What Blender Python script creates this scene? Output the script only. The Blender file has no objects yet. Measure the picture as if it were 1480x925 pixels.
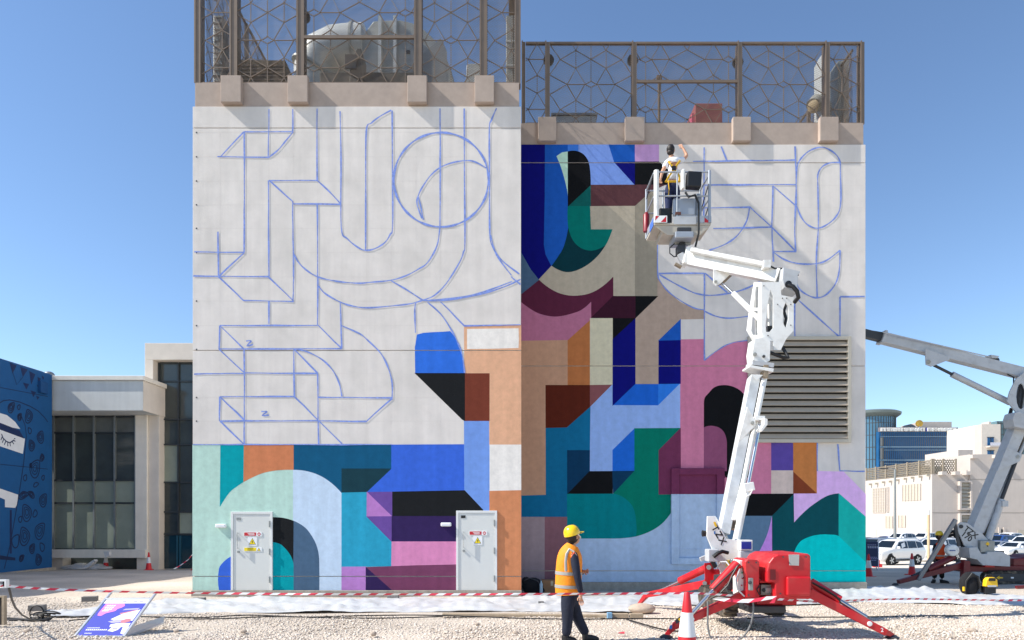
import bpy, bmesh, math, random
import numpy as np
from mathutils import Vector, Matrix
from mathutils.geometry import tessellate_polygon

random.seed(7)
rng = np.random.default_rng(7)
S = bpy.context.scene
COL = S.collection

# ------------------------------------------------------------------ camera, sky, sun, exposure
F = 1480 * 24 / 36.0          # focal length in photo pixels
CX, HY, ZC = 740.0, 748.0, 1.95
cam = bpy.data.cameras.new("camera")
cam.lens = 24; cam.sensor_width = 36; cam.sensor_fit = 'HORIZONTAL'
cam.shift_y = (HY - 462.5) / 1480
cam.clip_start = 0.1; cam.clip_end = 6000
cam_o = bpy.data.objects.new("camera", cam)
cam_o.location = (0, 0, ZC); cam_o.rotation_euler = (math.pi / 2, 0, 0)
COL.objects.link(cam_o); S.camera = cam_o

SUN = Vector((-5.5, -1.0, 5.1)).normalized()      # towards the sun
EL = math.asin(SUN.z); AZ = math.atan2(SUN.x, SUN.y)
w = bpy.data.worlds.new("World"); S.world = w; w.use_nodes = True
nt = w.node_tree
sky = nt.nodes.new('ShaderNodeTexSky'); sky.sky_type = 'NISHITA'; sky.sun_disc = False
sky.sun_elevation = EL; sky.sun_rotation = AZ
sky.altitude = 0; sky.air_density = 0.95; sky.dust_density = 0.0; sky.ozone_density = 1.2
tint = nt.nodes.new('ShaderNodeMix'); tint.data_type = 'RGBA'; tint.blend_type = 'MULTIPLY'; tint.inputs['Factor'].default_value = 1
tint.inputs['B'].default_value = (0.88, 0.97, 1.06, 1)      # white balance of the clear sky
nt.links.new(sky.outputs[0], tint.inputs['A']); nt.links.new(tint.outputs['Result'], nt.nodes['Background'].inputs[0])
nt.nodes['Background'].inputs[1].default_value = 0.13
sl = bpy.data.lights.new("sun", 'SUN'); sl.energy = 5.0; sl.angle = math.radians(0.53); sl.color = (1.0, 0.955, 0.88)
so = bpy.data.objects.new("sun", sl); COL.objects.link(so)
so.rotation_euler = SUN.to_track_quat('Z', 'Y').to_euler(); so.location = (-60, -20, 60)
S.view_settings.view_transform = 'Standard'; S.view_settings.look = 'None'
S.view_settings.exposure = 0.52; S.view_settings.gamma = 1.0
try: S.view_settings.use_curve_mapping = False
except Exception: pass
S.cycles.max_bounces = 6; S.cycles.transparent_max_bounces = 24

# ------------------------------------------------------------------ helpers
def lin(c): return tuple(((x / 255) / 12.92 if x / 255 <= 0.04045 else ((x / 255 + 0.055) / 1.055) ** 2.4) for x in c)
def P(px, py, Y): return Vector(((px - CX) * Y / F, Y, ZC + (HY - py) * Y / F))
_gy = [(-200, 0), (11, 0), (19.4, -.3), (24, -.4), (33, -.7), (51, -1.6), (80, -2.0), (150, -2.2), (5000, -3)]
def gy(Y):
    for (a, za), (b, zb) in zip(_gy, _gy[1:]):
        if Y <= b: return za + (zb - za) * (Y - a) / (b - a)
    return -3
def GY(py):
    a, b = 3.0, 2000.0
    for _ in range(60):
        m = (a + b) / 2
        if HY + (ZC - gy(m)) * F / m > py: a = m
        else: b = m
    return a
def GP(px, py):
    Y = GY(py); return Vector(((px - CX) * Y / F, Y, gy(Y)))

WO = {}        # world offset of every object's origin while building
class MB:
    def __init__(s): s.v = []; s.f = []; s.mi = []; s.mats = []
    def sl(s, m):
        if m not in s.mats: s.mats.append(m)
        return s.mats.index(m)
    def add(s, vs, fs, m):
        o = len(s.v); k = s.sl(m)
        s.v += [tuple(v) for v in vs]
        for f in fs: s.f.append(tuple(o + i for i in f)); s.mi.append(k)
        return s
    def box(s, a, b, m):           # opposite corners
        x0, x1 = sorted((a[0], b[0])); y0, y1 = sorted((a[1], b[1])); z0, z1 = sorted((a[2], b[2]))
        vs = [(x0,y0,z0),(x1,y0,z0),(x1,y1,z0),(x0,y1,z0),(x0,y0,z1),(x1,y0,z1),(x1,y1,z1),(x0,y1,z1)]
        return s.add(vs, [(3,2,1,0),(4,5,6,7),(0,1,5,4),(1,2,6,5),(2,3,7,6),(3,0,4,7)], m)
    def cbox(s, c, d, m, R=None):  # centre, full size, optional rotation matrix
        hx, hy, hz = d[0]/2, d[1]/2, d[2]/2
        vs = [Vector(q) for q in [(-hx,-hy,-hz),(hx,-hy,-hz),(hx,hy,-hz),(-hx,hy,-hz),(-hx,-hy,hz),(hx,-hy,hz),(hx,hy,hz),(-hx,hy,hz)]]
        if R is not None: vs = [R @ v for v in vs]
        c = Vector(c)
        return s.add([v + c for v in vs], [(3,2,1,0),(4,5,6,7),(0,1,5,4),(1,2,6,5),(2,3,7,6),(3,0,4,7)], m)
    def beam(s, p0, p1, wd, ht, m, up=(0,0,1), w1=None, h1=None):
        p0 = Vector(p0); p1 = Vector(p1); d = (p1 - p0).normalized()
        sx = d.cross(Vector(up)); 
        if sx.length < 1e-4: sx = d.cross(Vector((0,1,0)))
        sx.normalize(); sz = sx.cross(d).normalized()
        w1 = wd if w1 is None else w1; h1 = ht if h1 is None else h1
        vs = []
        for p, ww, hh in ((p0, wd, ht), (p1, w1, h1)):
            for a, b in ((-1,-1),(1,-1),(1,1),(-1,1)): vs.append(p + sx*(a*ww/2) + sz*(b*hh/2))
        return s.add(vs, [(3,2,1,0),(4,5,6,7),(0,1,5,4),(1,2,6,5),(2,3,7,6),(3,0,4,7)], m)
    def tube(s, pts, r, m, n=8, cap=True, close=False, flat=1.0, hint=None):
        pts = [Vector(p) for p in pts]; N = len(pts)
        rs = r if isinstance(r, (list, tuple)) else [r]*N
        ts = []
        for i in range(N):
            if close: t = pts[(i+1) % N] - pts[i-1]
            else: t = pts[min(i+1, N-1)] - pts[max(i-1, 0)]
            ts.append(t.normalized() if t.length > 1e-9 else Vector((0,0,1)))
        h = Vector(hint) if hint else (Vector((0,0,1)) if abs(ts[0].z) < .9 else Vector((0,1,0)))
        nrm = (h - ts[0]*h.dot(ts[0])).normalized()
        vs = []
        for i in range(N):
            nrm = nrm - ts[i]*nrm.dot(ts[i])
            nrm = nrm.normalized() if nrm.length > 1e-9 else ts[i].orthogonal().normalized()
            b = ts[i].cross(nrm)
            for k in range(n):
                a = 2*math.pi*k/n
                rr = rs[i]
                ra, rb = (rr if isinstance(rr, (list, tuple)) else (rr, rr*flat))
                vs.append(pts[i] + nrm*(math.cos(a)*ra) + b*(math.sin(a)*rb))
        fs = []
        for i in range(N if close else N-1):
            j = (i+1) % N
            for k in range(n):
                fs.append((i*n+k, i*n+(k+1) % n, j*n+(k+1) % n, j*n+k))
        if cap and not close:
            fs.append(tuple(range(n-1, -1, -1))); fs.append(tuple((N-1)*n+k for k in range(n)))
        return s.add(vs, fs, m)
    def cyl(s, p0, p1, r, m, n=12, r1=None): return s.tube([p0, p1], [r, r if r1 is None else r1], m, n)
    def lathe(s, c, prof, m, n=20, axis=(0,0,1)):
        ax = Vector(axis).normalized(); u = ax.orthogonal().normalized(); v = ax.cross(u); c = Vector(c)
        vs = []
        for r, z in prof:
            for k in range(n):
                a = 2*math.pi*k/n; vs.append(c + ax*z + u*(r*math.cos(a)) + v*(r*math.sin(a)))
        fs = []
        for i in range(len(prof)-1):
            for k in range(n): fs.append((i*n+k, i*n+(k+1) % n, (i+1)*n+(k+1) % n, (i+1)*n+k))
        fs.append(tuple(range(n-1, -1, -1))); fs.append(tuple((len(prof)-1)*n+k for k in range(n)))
        return s.add(vs, fs, m)
    def poly(s, loop3, m, holes=()):    # flat polygon with holes
        loops = [[Vector(p) for p in loop3]] + [[Vector(p) for p in h] for h in holes]
        tr = tessellate_polygon(loops); vs = [p for l in loops for p in l]
        return s.add(vs, [tuple(t) for t in tr], m)
    def plate(s, loop, ext, m, holes=()):   # polygon extruded by vector ext
        ext = Vector(ext); h = ext/2
        loops = [[Vector(p) for p in loop]] + [[Vector(p) for p in hh] for hh in holes]
        tr = tessellate_polygon(loops); vs = [p for l in loops for p in l]; n = len(vs)
        fs = [tuple(t) for t in tr] + [tuple(n+i for i in reversed(t)) for t in tr]
        o = 0
        for l in loops:
            k = len(l)
            for i in range(k):
                a, b = o+i, o+(i+1) % k; fs.append((a, b, n+b, n+a))
            o += k
        return s.add([p - h for p in vs] + [p + h for p in vs], fs, m)
    def sphere(s, c, r, m, nu=12, nv=8, R=None):
        c = Vector(c); r = r if isinstance(r, (tuple, list)) else (r, r, r)
        vs = [c + (R @ Vector((0,0,r[2])) if R else Vector((0,0,r[2])))]
        for j in range(1, nv):
            t = math.pi*j/nv
            for i in range(nu):
                a = 2*math.pi*i/nu; q = Vector((r[0]*math.sin(t)*math.cos(a), r[1]*math.sin(t)*math.sin(a), r[2]*math.cos(t)))
                vs.append(c + (R @ q if R else q))
        q = Vector((0,0,-r[2])); vs.append(c + (R @ q if R else q))
        fs = [(0, 1+i, 1+(i+1) % nu) for i in range(nu)]
        for j in range(nv-2):
            for i in range(nu):
                a = 1+j*nu; b = a+nu; fs.append((a+i, b+i, b+(i+1) % nu, a+(i+1) % nu))
        l = len(vs)-1; a = 1+(nv-2)*nu
        fs += [(l, a+(i+1) % nu, a+i) for i in range(nu)]
        return s.add(vs, fs, m)
    def build(s, name, parent=None, smooth=False, bevel=0, loc=None, seg=2, kind=None, fix=True, sub=0):
        off = Vector(loc) if loc is not None else (WO[parent] if parent is not None else Vector((0,0,0)))
        me = bpy.data.meshes.new(name)
        me.from_pydata([tuple(Vector(v) - off) for v in s.v], [], s.f)
        for m in s.mats: me.materials.append(m)
        me.polygons.foreach_set('material_index', s.mi)
        if fix:
            bm = bmesh.new(); bm.from_mesh(me); bmesh.ops.recalc_face_normals(bm, faces=bm.faces[:]); bm.to_mesh(me); bm.free()
        if smooth:
            me.polygons.foreach_set('use_smooth', [True]*len(me.polygons))
            try: me.set_sharp_from_angle(angle=math.radians(38))
            except Exception: pass
        me.update()
        o = bpy.data.objects.new(name, me); COL.objects.link(o)
        if parent is not None: o.parent = parent; o.location = off - WO[parent]
        else: o.location = off
        WO[o] = off
        if bevel:
            b = o.modifiers.new('bevel', 'BEVEL'); b.width = bevel; b.segments = seg; b.limit_method = 'ANGLE'; b.angle_limit = math.radians(40)
        if sub:
            b = o.modifiers.new('sub', 'SUBSURF'); b.levels = sub; b.render_levels = sub
        if kind: o['kind'] = kind
        return o

def tag(o, label=None, cat=None, group=None, kind=None):
    if label: o['label'] = label
    if cat: o['category'] = cat
    if group: o['group'] = group
    if kind: o['kind'] = kind
    return o
def thing(name, label, cat, loc=(0,0,0), group=None):
    o = bpy.data.objects.new(name, None); o.empty_display_size = .2; COL.objects.link(o); o.location = loc
    WO[o] = Vector(loc)
    return tag(o, label, cat, group)
def kids(o): return [c for c in bpy.data.objects if c.parent == o]
def dup(root, loc, rotz=None, label=None, group=None, scale=None, swap=None):
    def cp(o, par):
        c = o.copy(); COL.objects.link(c)
        if par is not None: c.parent = par
        for k in CH.get(o, []): cp(k, c)
        return c
    CH = {}
    for o in bpy.data.objects:
        if o.parent: CH.setdefault(o.parent, []).append(o)
    c = cp(root, None); c.location = loc
    if rotz is not None: c.rotation_euler = (0, 0, rotz)
    if label: c['label'] = label
    if group: c['group'] = group
    if scale: c.scale = scale
    if swap:
        def sw(o):
            if o.type == 'MESH':
                for i, sl_ in enumerate(o.material_slots):
                    if sl_.material in swap: sl_.link = 'OBJECT'; sl_.material = swap[o.data.materials[i]]
            for k in [q for q in bpy.data.objects if q.parent == o]: sw(k)
        sw(c)
    return c
def skin(name, parent, pts, edges, mat, root=0, sub=2, sharp=None):
    """pts: list of (pos, r) in world; one continuous skinned mesh"""
    off = WO[parent]
    me = bpy.data.meshes.new(name)
    me.from_pydata([tuple(Vector(p) - off) for p, r in pts], edges, [])
    me.materials.append(mat)
    o = bpy.data.objects.new(name, me); COL.objects.link(o); o.parent = parent; WO[o] = off
    md = o.modifiers.new('skin', 'SKIN'); md.use_smooth_shade = True; md.branch_smoothing = .4
    for i, (p, r) in enumerate(pts):
        d = me.skin_vertices[0].data[i]
        d.radius = r if isinstance(r, (tuple, list)) else (r, r)
        d.use_root = (i == root)
    sb = o.modifiers.new('sub', 'SUBSURF'); sb.levels = sub; sb.render_levels = sub
    return o
_tc = {}
def text_mesh(txt, bold=False):
    """flat letters as (verts2d, faces), about one unit high"""
    if txt in _tc: return _tc[txt]
    cu = bpy.data.curves.new('txt', 'FONT'); cu.body = txt; cu.size = 1.0; cu.align_x = 'CENTER'; cu.align_y = 'CENTER'
    cu.resolution_u = 3
    if bold: cu.offset = .025
    ob = bpy.data.objects.new('txt', cu); COL.objects.link(ob)
    dg = bpy.context.evaluated_depsgraph_get(); dg.update()
    me = bpy.data.meshes.new_from_object(ob.evaluated_get(dg))
    r = ([(v.co.x, v.co.y) for v in me.vertices], [tuple(p.vertices) for p in me.polygons])
    bpy.data.objects.remove(ob); bpy.data.curves.remove(cu); bpy.data.meshes.remove(me)
    _tc[txt] = r
    return r
def put_text(mb, txt, c, ux, uy, size, m, bold=False):
    vs, fs = text_mesh(txt, bold); c = Vector(c); ux = Vector(ux).normalized(); uy = Vector(uy).normalized()
    mb.add([c + ux*(x*size) + uy*(y*size) for x, y in vs], fs, m)

# ------------------------------------------------------------------ materials
MATS = {}
def M(name, col, rough=.6, metal=0.0, var=.12, scale=3.0, bump=0.0, bscale=60.0, k=1.0, spec=.5, detail=5, streak=0.0, dirt=None, trans=0, coat=0):
    if name in MATS: return MATS[name]
    m = bpy.data.materials.new(name); m.use_nodes = True; n = m.node_tree; b = n.nodes['Principled BSDF']
    c = [min(.9, x*k) for x in lin(col)]
    b.inputs['Roughness'].default_value = rough; b.inputs['Metallic'].default_value = metal
    b.inputs['Specular IOR Level'].default_value = spec
    if coat: b.inputs['Coat Weight'].default_value = coat; b.inputs['Coat Roughness'].default_value = .08
    tc = n.nodes.new('ShaderNodeTexCoord')
    out = None
    if var > 0:
        nz = n.nodes.new('ShaderNodeTexNoise'); nz.inputs['Scale'].default_value = scale; nz.inputs['Detail'].default_value = detail
        nz.inputs['Roughness'].default_value = .65
        n.links.new(tc.outputs['Object'], nz.inputs['Vector'])
        r = n.nodes.new('ShaderNodeMapRange'); r.inputs[1].default_value = .3; r.inputs[2].default_value = .7
        r.inputs[3].default_value = 1-var; r.inputs[4].default_value = 1+var*.7
        n.links.new(nz.outputs['Fac'], r.inputs[0])
        mx = n.nodes.new('ShaderNodeVectorMath'); mx.operation = 'SCALE'; mx.inputs[0].default_value = c
        n.links.new(r.outputs[0], mx.inputs['Scale']); out = mx.outputs[0]
        if streak > 0:      # vertical run-down streaks
            mp = n.nodes.new('ShaderNodeMapping'); mp.inputs['Scale'].default_value = (2.6, 2.6, .22)
            n.links.new(tc.outputs['Object'], mp.inputs[0])
            n2 = n.nodes.new('ShaderNodeTexNoise'); n2.inputs['Scale'].default_value = 1.5; n2.inputs['Detail'].default_value = 6
            n.links.new(mp.outputs[0], n2.inputs['Vector'])
            r2 = n.nodes.new('ShaderNodeMapRange'); r2.inputs[1].default_value = .38; r2.inputs[2].default_value = .66
            r2.inputs[3].default_value = 1-streak; r2.inputs[4].default_value = 1
            n.links.new(n2.outputs['Fac'], r2.inputs[0])
            m2 = n.nodes.new('ShaderNodeVectorMath'); m2.operation = 'SCALE'
            n.links.new(out, m2.inputs[0]); n.links.new(r2.outputs[0], m2.inputs['Scale']); out = m2.outputs[0]
        if dirt:            # blotches of another colour
            n3 = n.nodes.new('ShaderNodeTexNoise'); n3.inputs['Scale'].default_value = dirt[1]; n3.inputs['Detail'].default_value = 7
            n.links.new(tc.outputs['Object'], n3.inputs['Vector'])
            r3 = n.nodes.new('ShaderNodeMapRange'); r3.inputs[1].default_value = .5; r3.inputs[2].default_value = .72
            r3.inputs[3].default_value = 0; r3.inputs[4].default_value = dirt[2]
            n.links.new(n3.outputs['Fac'], r3.inputs[0])
            m3 = n.nodes.new('ShaderNodeMix'); m3.data_type = 'RGBA'
            n.links.new(r3.outputs[0], m3.inputs['Factor']); n.links.new(out, m3.inputs['A'])
            m3.inputs['B'].default_value = (*lin(dirt[0]), 1); out = m3.outputs['Result']
        n.links.new(out, b.inputs['Base Color'])
    else: b.inputs['Base Color'].default_value = (*c, 1)
    if bump > 0:
        nb = n.nodes.new('ShaderNodeTexNoise'); nb.inputs['Scale'].default_value = bscale; nb.inputs['Detail'].default_value = 4
        n.links.new(tc.outputs['Object'], nb.inputs['Vector'])
        bp = n.nodes.new('ShaderNodeBump'); bp.inputs['Strength'].default_value = bump; bp.inputs['Distance'].default_value = .01
        n.links.new(nb.outputs['Fac'], bp.inputs['Height']); n.links.new(bp.outputs['Normal'], b.inputs['Normal'])
    MATS[name] = m
    return m

def perforated(name, col, pitch, hole):
    """sheet metal punched with staggered round holes (real openings in the sheet)"""
    m = bpy.data.materials.new(name); m.use_nodes = True; n = m.node_tree; b = n.nodes['Principled BSDF']; L = n.links
    b.inputs['Base Color'].default_value = (*lin(col), 1); b.inputs['Roughness'].default_value = .55; b.inputs['Metallic'].default_value = .3
    tc = n.nodes.new('ShaderNodeTexCoord'); sp = n.nodes.new('ShaderNodeSeparateXYZ'); L.new(tc.outputs['Object'], sp.inputs[0])
    def mt(op, a, bb=None):
        q = n.nodes.new('ShaderNodeMath'); q.operation = op
        for i, x in enumerate((a, bb)):
            if x is None: continue
            if isinstance(x, (int, float)): q.inputs[i].default_value = x
            else: L.new(x, q.inputs[i])
        return q.outputs[0]
    u = mt('DIVIDE', mt('ADD', sp.outputs[0], sp.outputs[1]), pitch)
    v = mt('DIVIDE', sp.outputs[2], pitch*1.732)
    ds = []
    for o in (0.0, .5):
        a = mt('SUBTRACT', mt('FRACT', mt('ADD', u, o)), .5)
        c = mt('MULTIPLY', mt('SUBTRACT', mt('FRACT', mt('ADD', v, o)), .5), 1.732)
        ds.append(mt('SQRT', mt('ADD', mt('MULTIPLY', a, a), mt('MULTIPLY', c, c))))
    fac = mt('LESS_THAN', mt('MINIMUM', ds[0], ds[1]), hole)
    tr = n.nodes.new('ShaderNodeBsdfTransparent'); mx = n.nodes.new('ShaderNodeMixShader')
    L.new(fac, mx.inputs[0]); L.new(b.outputs[0], mx.inputs[1]); L.new(tr.outputs[0], mx.inputs[2])
    L.new(mx.outputs[0], n.nodes['Material Output'].inputs['Surface'])
    return m

def glass(name, col, rough=.04, var=.0, k=1.0):
    m = M(name, col, rough=rough, var=.25, scale=.35, spec=.9, k=k)
    return m
WHITE = (222, 221, 222)
m_wallw = M('wall_white_plaster', (227, 219, 211), .85, var=.09, scale=1.4, bump=.5, bscale=45, streak=.08, detail=9, dirt=((196,190,182),.9,.5))
m_beige = M('parapet_beige', (174, 157, 144), .85, var=.10, scale=3, bump=.4, bscale=60)
m_conc = M('concrete', (160, 152, 140), .9, var=.25, scale=6, bump=.8, bscale=40)
m_joint = M('joint_shadow_grey', (120, 118, 116), .9, var=.1)
m_brown = M('bronze_painted_steel', (128, 111, 95), .5, .3, var=.1)
m_perf = perforated('perforated_bronze_sheet', (112, 98, 84), .040, .457)
m_sketch = M('blue_sketch_paint', (128, 150, 218), .85, var=.30, scale=9)
m_rubber = M('black_rubber', (24, 24, 25), .7, var=.2)
m_black = M('black_plastic', (22, 22, 24), .45, var=.15)
m_white = M('white_paint', (232, 231, 227), .35, var=.05, scale=4)
m_grey = M('grey_metal', (128, 130, 134), .4, .4, var=.1)
m_dgrey = M('dark_grey_metal', (62, 63, 66), .5, .3, var=.1)
m_steel = M('chrome_steel', (190, 192, 196), .18, .95, var=.04)
m_galv = M('galvanised_steel', (150, 152, 150), .45, .5, var=.18, scale=8)
# ------------------------------------------------------------------ the two painted blocks
YL, YR = 19.35, 21.34
YB = 38.4                       # back of both blocks
def clip_band(poly, z0, z1):
    def half(pl, keep, z):
        out = []
        for i, a in enumerate(pl):
            b = pl[(i+1) % len(pl)]
            ka, kb = keep(a[1]), keep(b[1])
            if ka: out.append(a)
            if ka != kb:
                t = (z - a[1]) / (b[1] - a[1]); out.append((a[0] + t*(b[0]-a[0]), z))
        return out
    p = half(poly, lambda q: q >= z0, z0)
    return half(p, lambda q: q <= z1, z1) if len(p) > 2 else []
def soft(pts):
    """rounds the curved runs of a painted outline, keeps its corners and long straight edges"""
    n = len(pts); V = [Vector(p) for p in pts]; sm = []
    for i in range(n):
        a = V[i]-V[i-1]; c = V[(i+1) % n]-V[i]
        t = math.degrees(a.angle(c, 0)) if a.length > 1e-6 and c.length > 1e-6 else 0
        sm.append(2.5 < t < 42 and max(a.length, c.length) < 60)
    sm = [sm[i] and (sm[i-1] or sm[(i+1) % n]) for i in range(n)]
    out = []
    for i in range(n):
        j = (i+1) % n; p, q = V[i], V[j]; out.append(tuple(p)); L = (q-p).length
        nb = min((p-V[i-1]).length if sm[i] else 1e9, (V[(j+1) % n]-q).length if sm[j] else 1e9)
        if (sm[i] or sm[j]) and L < 45 and L < 3*nb:
            d = (q-p)/L
            t0 = (V[j]-V[i-1]).normalized() if sm[i] else None; t1 = (V[(j+1) % n]-V[i]).normalized() if sm[j] else None
            if t0 is None: t0 = (2*d*d.dot(t1)-t1)
            if t1 is None: t1 = (2*d*d.dot(t0)-t0)
            for k in (1,2,3):
                u = k/4; h1 = 2*u**3-3*u**2+1; h2 = u**3-2*u**2+u; h3 = -2*u**3+3*u**2; h4 = u**3-u**2
                out.append(tuple(p*h1 + t0*(L*h2) + q*h3 + t1*(L*h4)))
    return out
def grow(pts, d=.45):
    """paint laps a hair over its neighbour so no bare plaster shows between fields"""
    V = []
    for p in pts:
        if not V or math.hypot(p[0]-V[-1][0], p[1]-V[-1][1]) > .05: V.append(p)
    if math.hypot(V[0][0]-V[-1][0], V[0][1]-V[-1][1]) < .05: V.pop()
    n = len(V); ar = sum(V[i][0]*V[(i+1) % n][1]-V[(i+1) % n][0]*V[i][1] for i in range(n)); sg = 1 if ar > 0 else -1
    out = []
    for i in range(n):
        a, b, c_ = Vector(V[i-1]), Vector(V[i]), Vector(V[(i+1) % n]); u = (b-a).normalized(); v = (c_-b).normalized()
        n1 = Vector((u.y, -u.x))*sg; n2 = Vector((v.y, -v.x))*sg; m = n1+n2
        if m.length < .3: out.append(V[i]); continue
        m.normalize(); out.append(tuple(b+m*min(d/max(.35, m.dot(n1)), d*2.2)))
    return out
class Mural:
    def __init__(s, Y, joints, ytop, ybot, k):
        s.Y = Y; s.k = k; s.mb = MB(); s.sk = MB(); s.n = 0
        zs = [ZC + (HY - y)*Y/F for y in joints]; g = .011
        zt = ZC + (HY - ytop)*Y/F; zb = ZC + (HY - ybot)*Y/F
        ed = [zt] + [q for z in zs for q in (z + g, z - g)] + [zb]
        s.bands = [(ed[i+1], ed[i]) for i in range(0, len(ed), 2)]
    def q(s, p): return ((p[0]-CX)*s.Y/F, ZC + (HY-p[1])*s.Y/F)
    def paint(s, col, pts, layer=0, k=None):
        nm = 'mural_%d_%d_%d' % col + ('' if k is None else '_b') + ('' if s.k == KL else '_r')
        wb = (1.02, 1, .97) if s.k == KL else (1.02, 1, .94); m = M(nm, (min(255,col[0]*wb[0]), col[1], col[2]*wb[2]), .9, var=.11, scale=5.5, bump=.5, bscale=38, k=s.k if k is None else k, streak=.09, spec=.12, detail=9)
        pl = [s.q(p) for p in grow(soft(pts))]; y = s.Y - .003 - .0012*layer - .00003*s.n; s.n = (s.n + 1) % 30
        for z0, z1 in s.bands:
            c = clip_band(pl, z0, z1)
            if len(c) > 2: s.mb.poly([(a, y, b) for a, b in c], m)
    def stroke(s, pts, wpx=1.9):
        pl = [s.q(p) for p in pts]
        # resample, with a slightly unsteady hand
        if len(pl) > 2:
            r = []
            for i in range(len(pl)-1):
                p0 = pl[max(i-1,0)]; p1 = pl[i]; p2 = pl[i+1]; p3 = pl[min(i+2,len(pl)-1)]
                sharp = False
                for k in range(5):
                    t = k/5
                    r.append(tuple(.5*((2*p1[j]) + (p2[j]-p0[j])*t + (2*p0[j]-5*p1[j]+4*p2[j]-p3[j])*t*t + (3*p1[j]-p0[j]-3*p2[j]+p3[j])*t**3) for j in (0,1)))
            r.append(pl[-1]); pl = r
        else:
            (a, b), (c, d) = pl; n = max(3, int(math.hypot(c-a, d-b)/.35))
            pl = [(a+(c-a)*i/n + random.uniform(-.006,.006), b+(d-b)*i/n + random.uniform(-.006,.006)) for i in range(n+1)]
        w0 = wpx*s.Y/F/2; L = []; R = []; y = s.Y - .0085 - random.random()*.0012
        ph = random.random()*6
        for i, (a, b) in enumerate(pl):
            c = pl[min(i+1, len(pl)-1)]; d = pl[max(i-1, 0)]
            dx, dz = c[0]-d[0], c[1]-d[1]; l = math.hypot(dx, dz) or 1
            ww = w0*(1 + .28*math.sin(ph + i*.9) + random.uniform(-.12,.12))
            L.append((a - dz/l*ww, y, b + dx/l*ww)); R.append((a + dz/l*ww, y, b - dx/l*ww))
        n = len(L)
        s.sk.add(L + R, [(i, i+1, n+i+1, n+i) for i in range(n-1)], m_sketch)
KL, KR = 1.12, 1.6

def block(name, label, Y, x0, x1, ytop, ypar, ybot, joints, piers, px_in):
    X0, X1 = (x0-CX)*Y/F, (x1-CX)*Y/F
    zt = ZC + (HY-ytop)*Y/F; zp = ZC + (HY-ypar)*Y/F; zb = ZC + (HY-ybot)*Y/F
    t = thing(name, label, 'building', (X0, Y, gy(Y)))
    b = MB(); b.box((X0+.002, Y+.05, zb-.6), (X1-.002, YB, zt-.004), m_wallw); b.build('core_wall', t)
    zs = [ZC + (HY-y)*Y/F for y in joints]; g = .011
    ed = [zt] + [q for z in zs for q in (z+g, z-g)] + [zb]
    for i in range(0, len(ed), 2):
        b = MB(); b.box((X0, Y, ed[i+1]), (X1, Y+.05, ed[i]), m_wallw); b.build('wall_panel', t, bevel=.006)
    # plinth
    b = MB(); b.box((X0-.02, Y-.07, gy(Y)-.5), (X1+.02, Y+.049, zb-.004), m_conc); b.build('plinth', t, bevel=.015)
    # parapet ring and roof slab
    a, c = X0+.05, X1-.05; h = .28
    b = MB()
    b.box((a, Y+.03, zt), (c, Y+.03+h, zp), m_beige); b.box((a, Y+.03+h, zt), (a+h, YB-.05, zp), m_beige)
    b.box((c-h, Y+.03+h, zt), (c, YB-.05, zp), m_beige); b.box((a+h, YB-.05-h, zt), (c-h, YB-.05, zp), m_beige)
    b.build('parapet', t, bevel=.008)
    b = MB(); b.box((a+h, Y+.03+h, zt-.002), (c-h, YB-.05-h, zt+.12), m_conc); b.build('roof_slab', t)
    dp = .17
    for p0, p1 in piers:
        b = MB(); xa, xb = (p0-CX)*(Y-dp)/F, (p1-CX)*(Y-dp)/F
        b.box((xa, Y+.03-dp, zt+.05), (xb, Y+.031, zp+.10), m_beige); b.build('pier', t, bevel=.012)
    return t, X0, X1, zt, zp, zb

tall, LX0, LX1, Lzt, Lzp, Lzb = block('mural_building', 'tall white block with blue sketched lettering and two grey metal doors in its painted base', YL, 278.5, 753, 154, 118.5, 853,
    (185, 506.5, 833), ((318,347.5),(415,444),(588.5,616.5),(686,714)), None)
low, RX0, RX1, Rzt, Rzp, Rzb = block('mural_building', 'lower set-back block almost covered in coloured mural with a big louvre vent', YR, 750, 1251, 209, 177, 841,
    (235.3, 529, 825), ((778,804),(904,932),(1060,1086),(1186,1213)), None)

A = Mural(YL, (185, 506.5, 833), 154, 853, KL)
MINT=(178,211,203); TEAL=(0,152,166); ORG=(196,124,88); NAVT=(18,84,122); DTEAL=(24,58,70); PALE=(188,209,233); SLATE=(72,98,126); BLK=(28,30,33)
BLUE=(56,100,208); CYAN=(44,154,190); LIL=(176,126,196); LBLUE=(112,150,222); PUR=(104,76,152); DPUR=(50,36,84); PINK=(208,134,180); PLUM=(116,64,96)
PEACH=(214,168,138); BRWN=(112,56,43); OBRN=(198,132,94); BLU2=(48,108,214); LIL2=(176,122,192)
A.paint(MINT, [(278.6,643),(424,643),(424,853),(278.6,853)])
A.paint(TEAL, [(319,643),(353,643),(352.4,696),(342,703),(332,711),(318,732)],1)
A.paint(ORG, [(353,643),(424,643),(424,678.6),(405,679),(390,681),(378,684),(364,690),(352.4,696)],1)
A.paint(BLUE,[(317,853),(317,822),(325,811),(335,804),(345,800),(345,853)],1)
A.paint(PALE,[(424,678.6),(445.7,681),(464.6,688),(480.8,699),(494,712.4),(494,853),(424,853)])
A.paint(NAVT,[(424,643),(566,643),(566,677.5),(494,677.5),(494,712.4),(480.8,699),(464.6,688),(445.7,681),(424,678.6)])
A.paint(DTEAL,[(494,677.5),(566,677.5),(530.5,711.5),(494,712.4)])
A.paint(SLATE,[(424,753),(434,758),(443,765),(451,776),(456.5,786.8),(460,800),(461,813.8),(461,853),(424,853)],1)
A.paint(BLK,[(385,748),(398,748),(410,749),(424,753),(424,816.5),(416,797.6),(405,786.8),(394.9,784),(385,783)],1)
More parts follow.
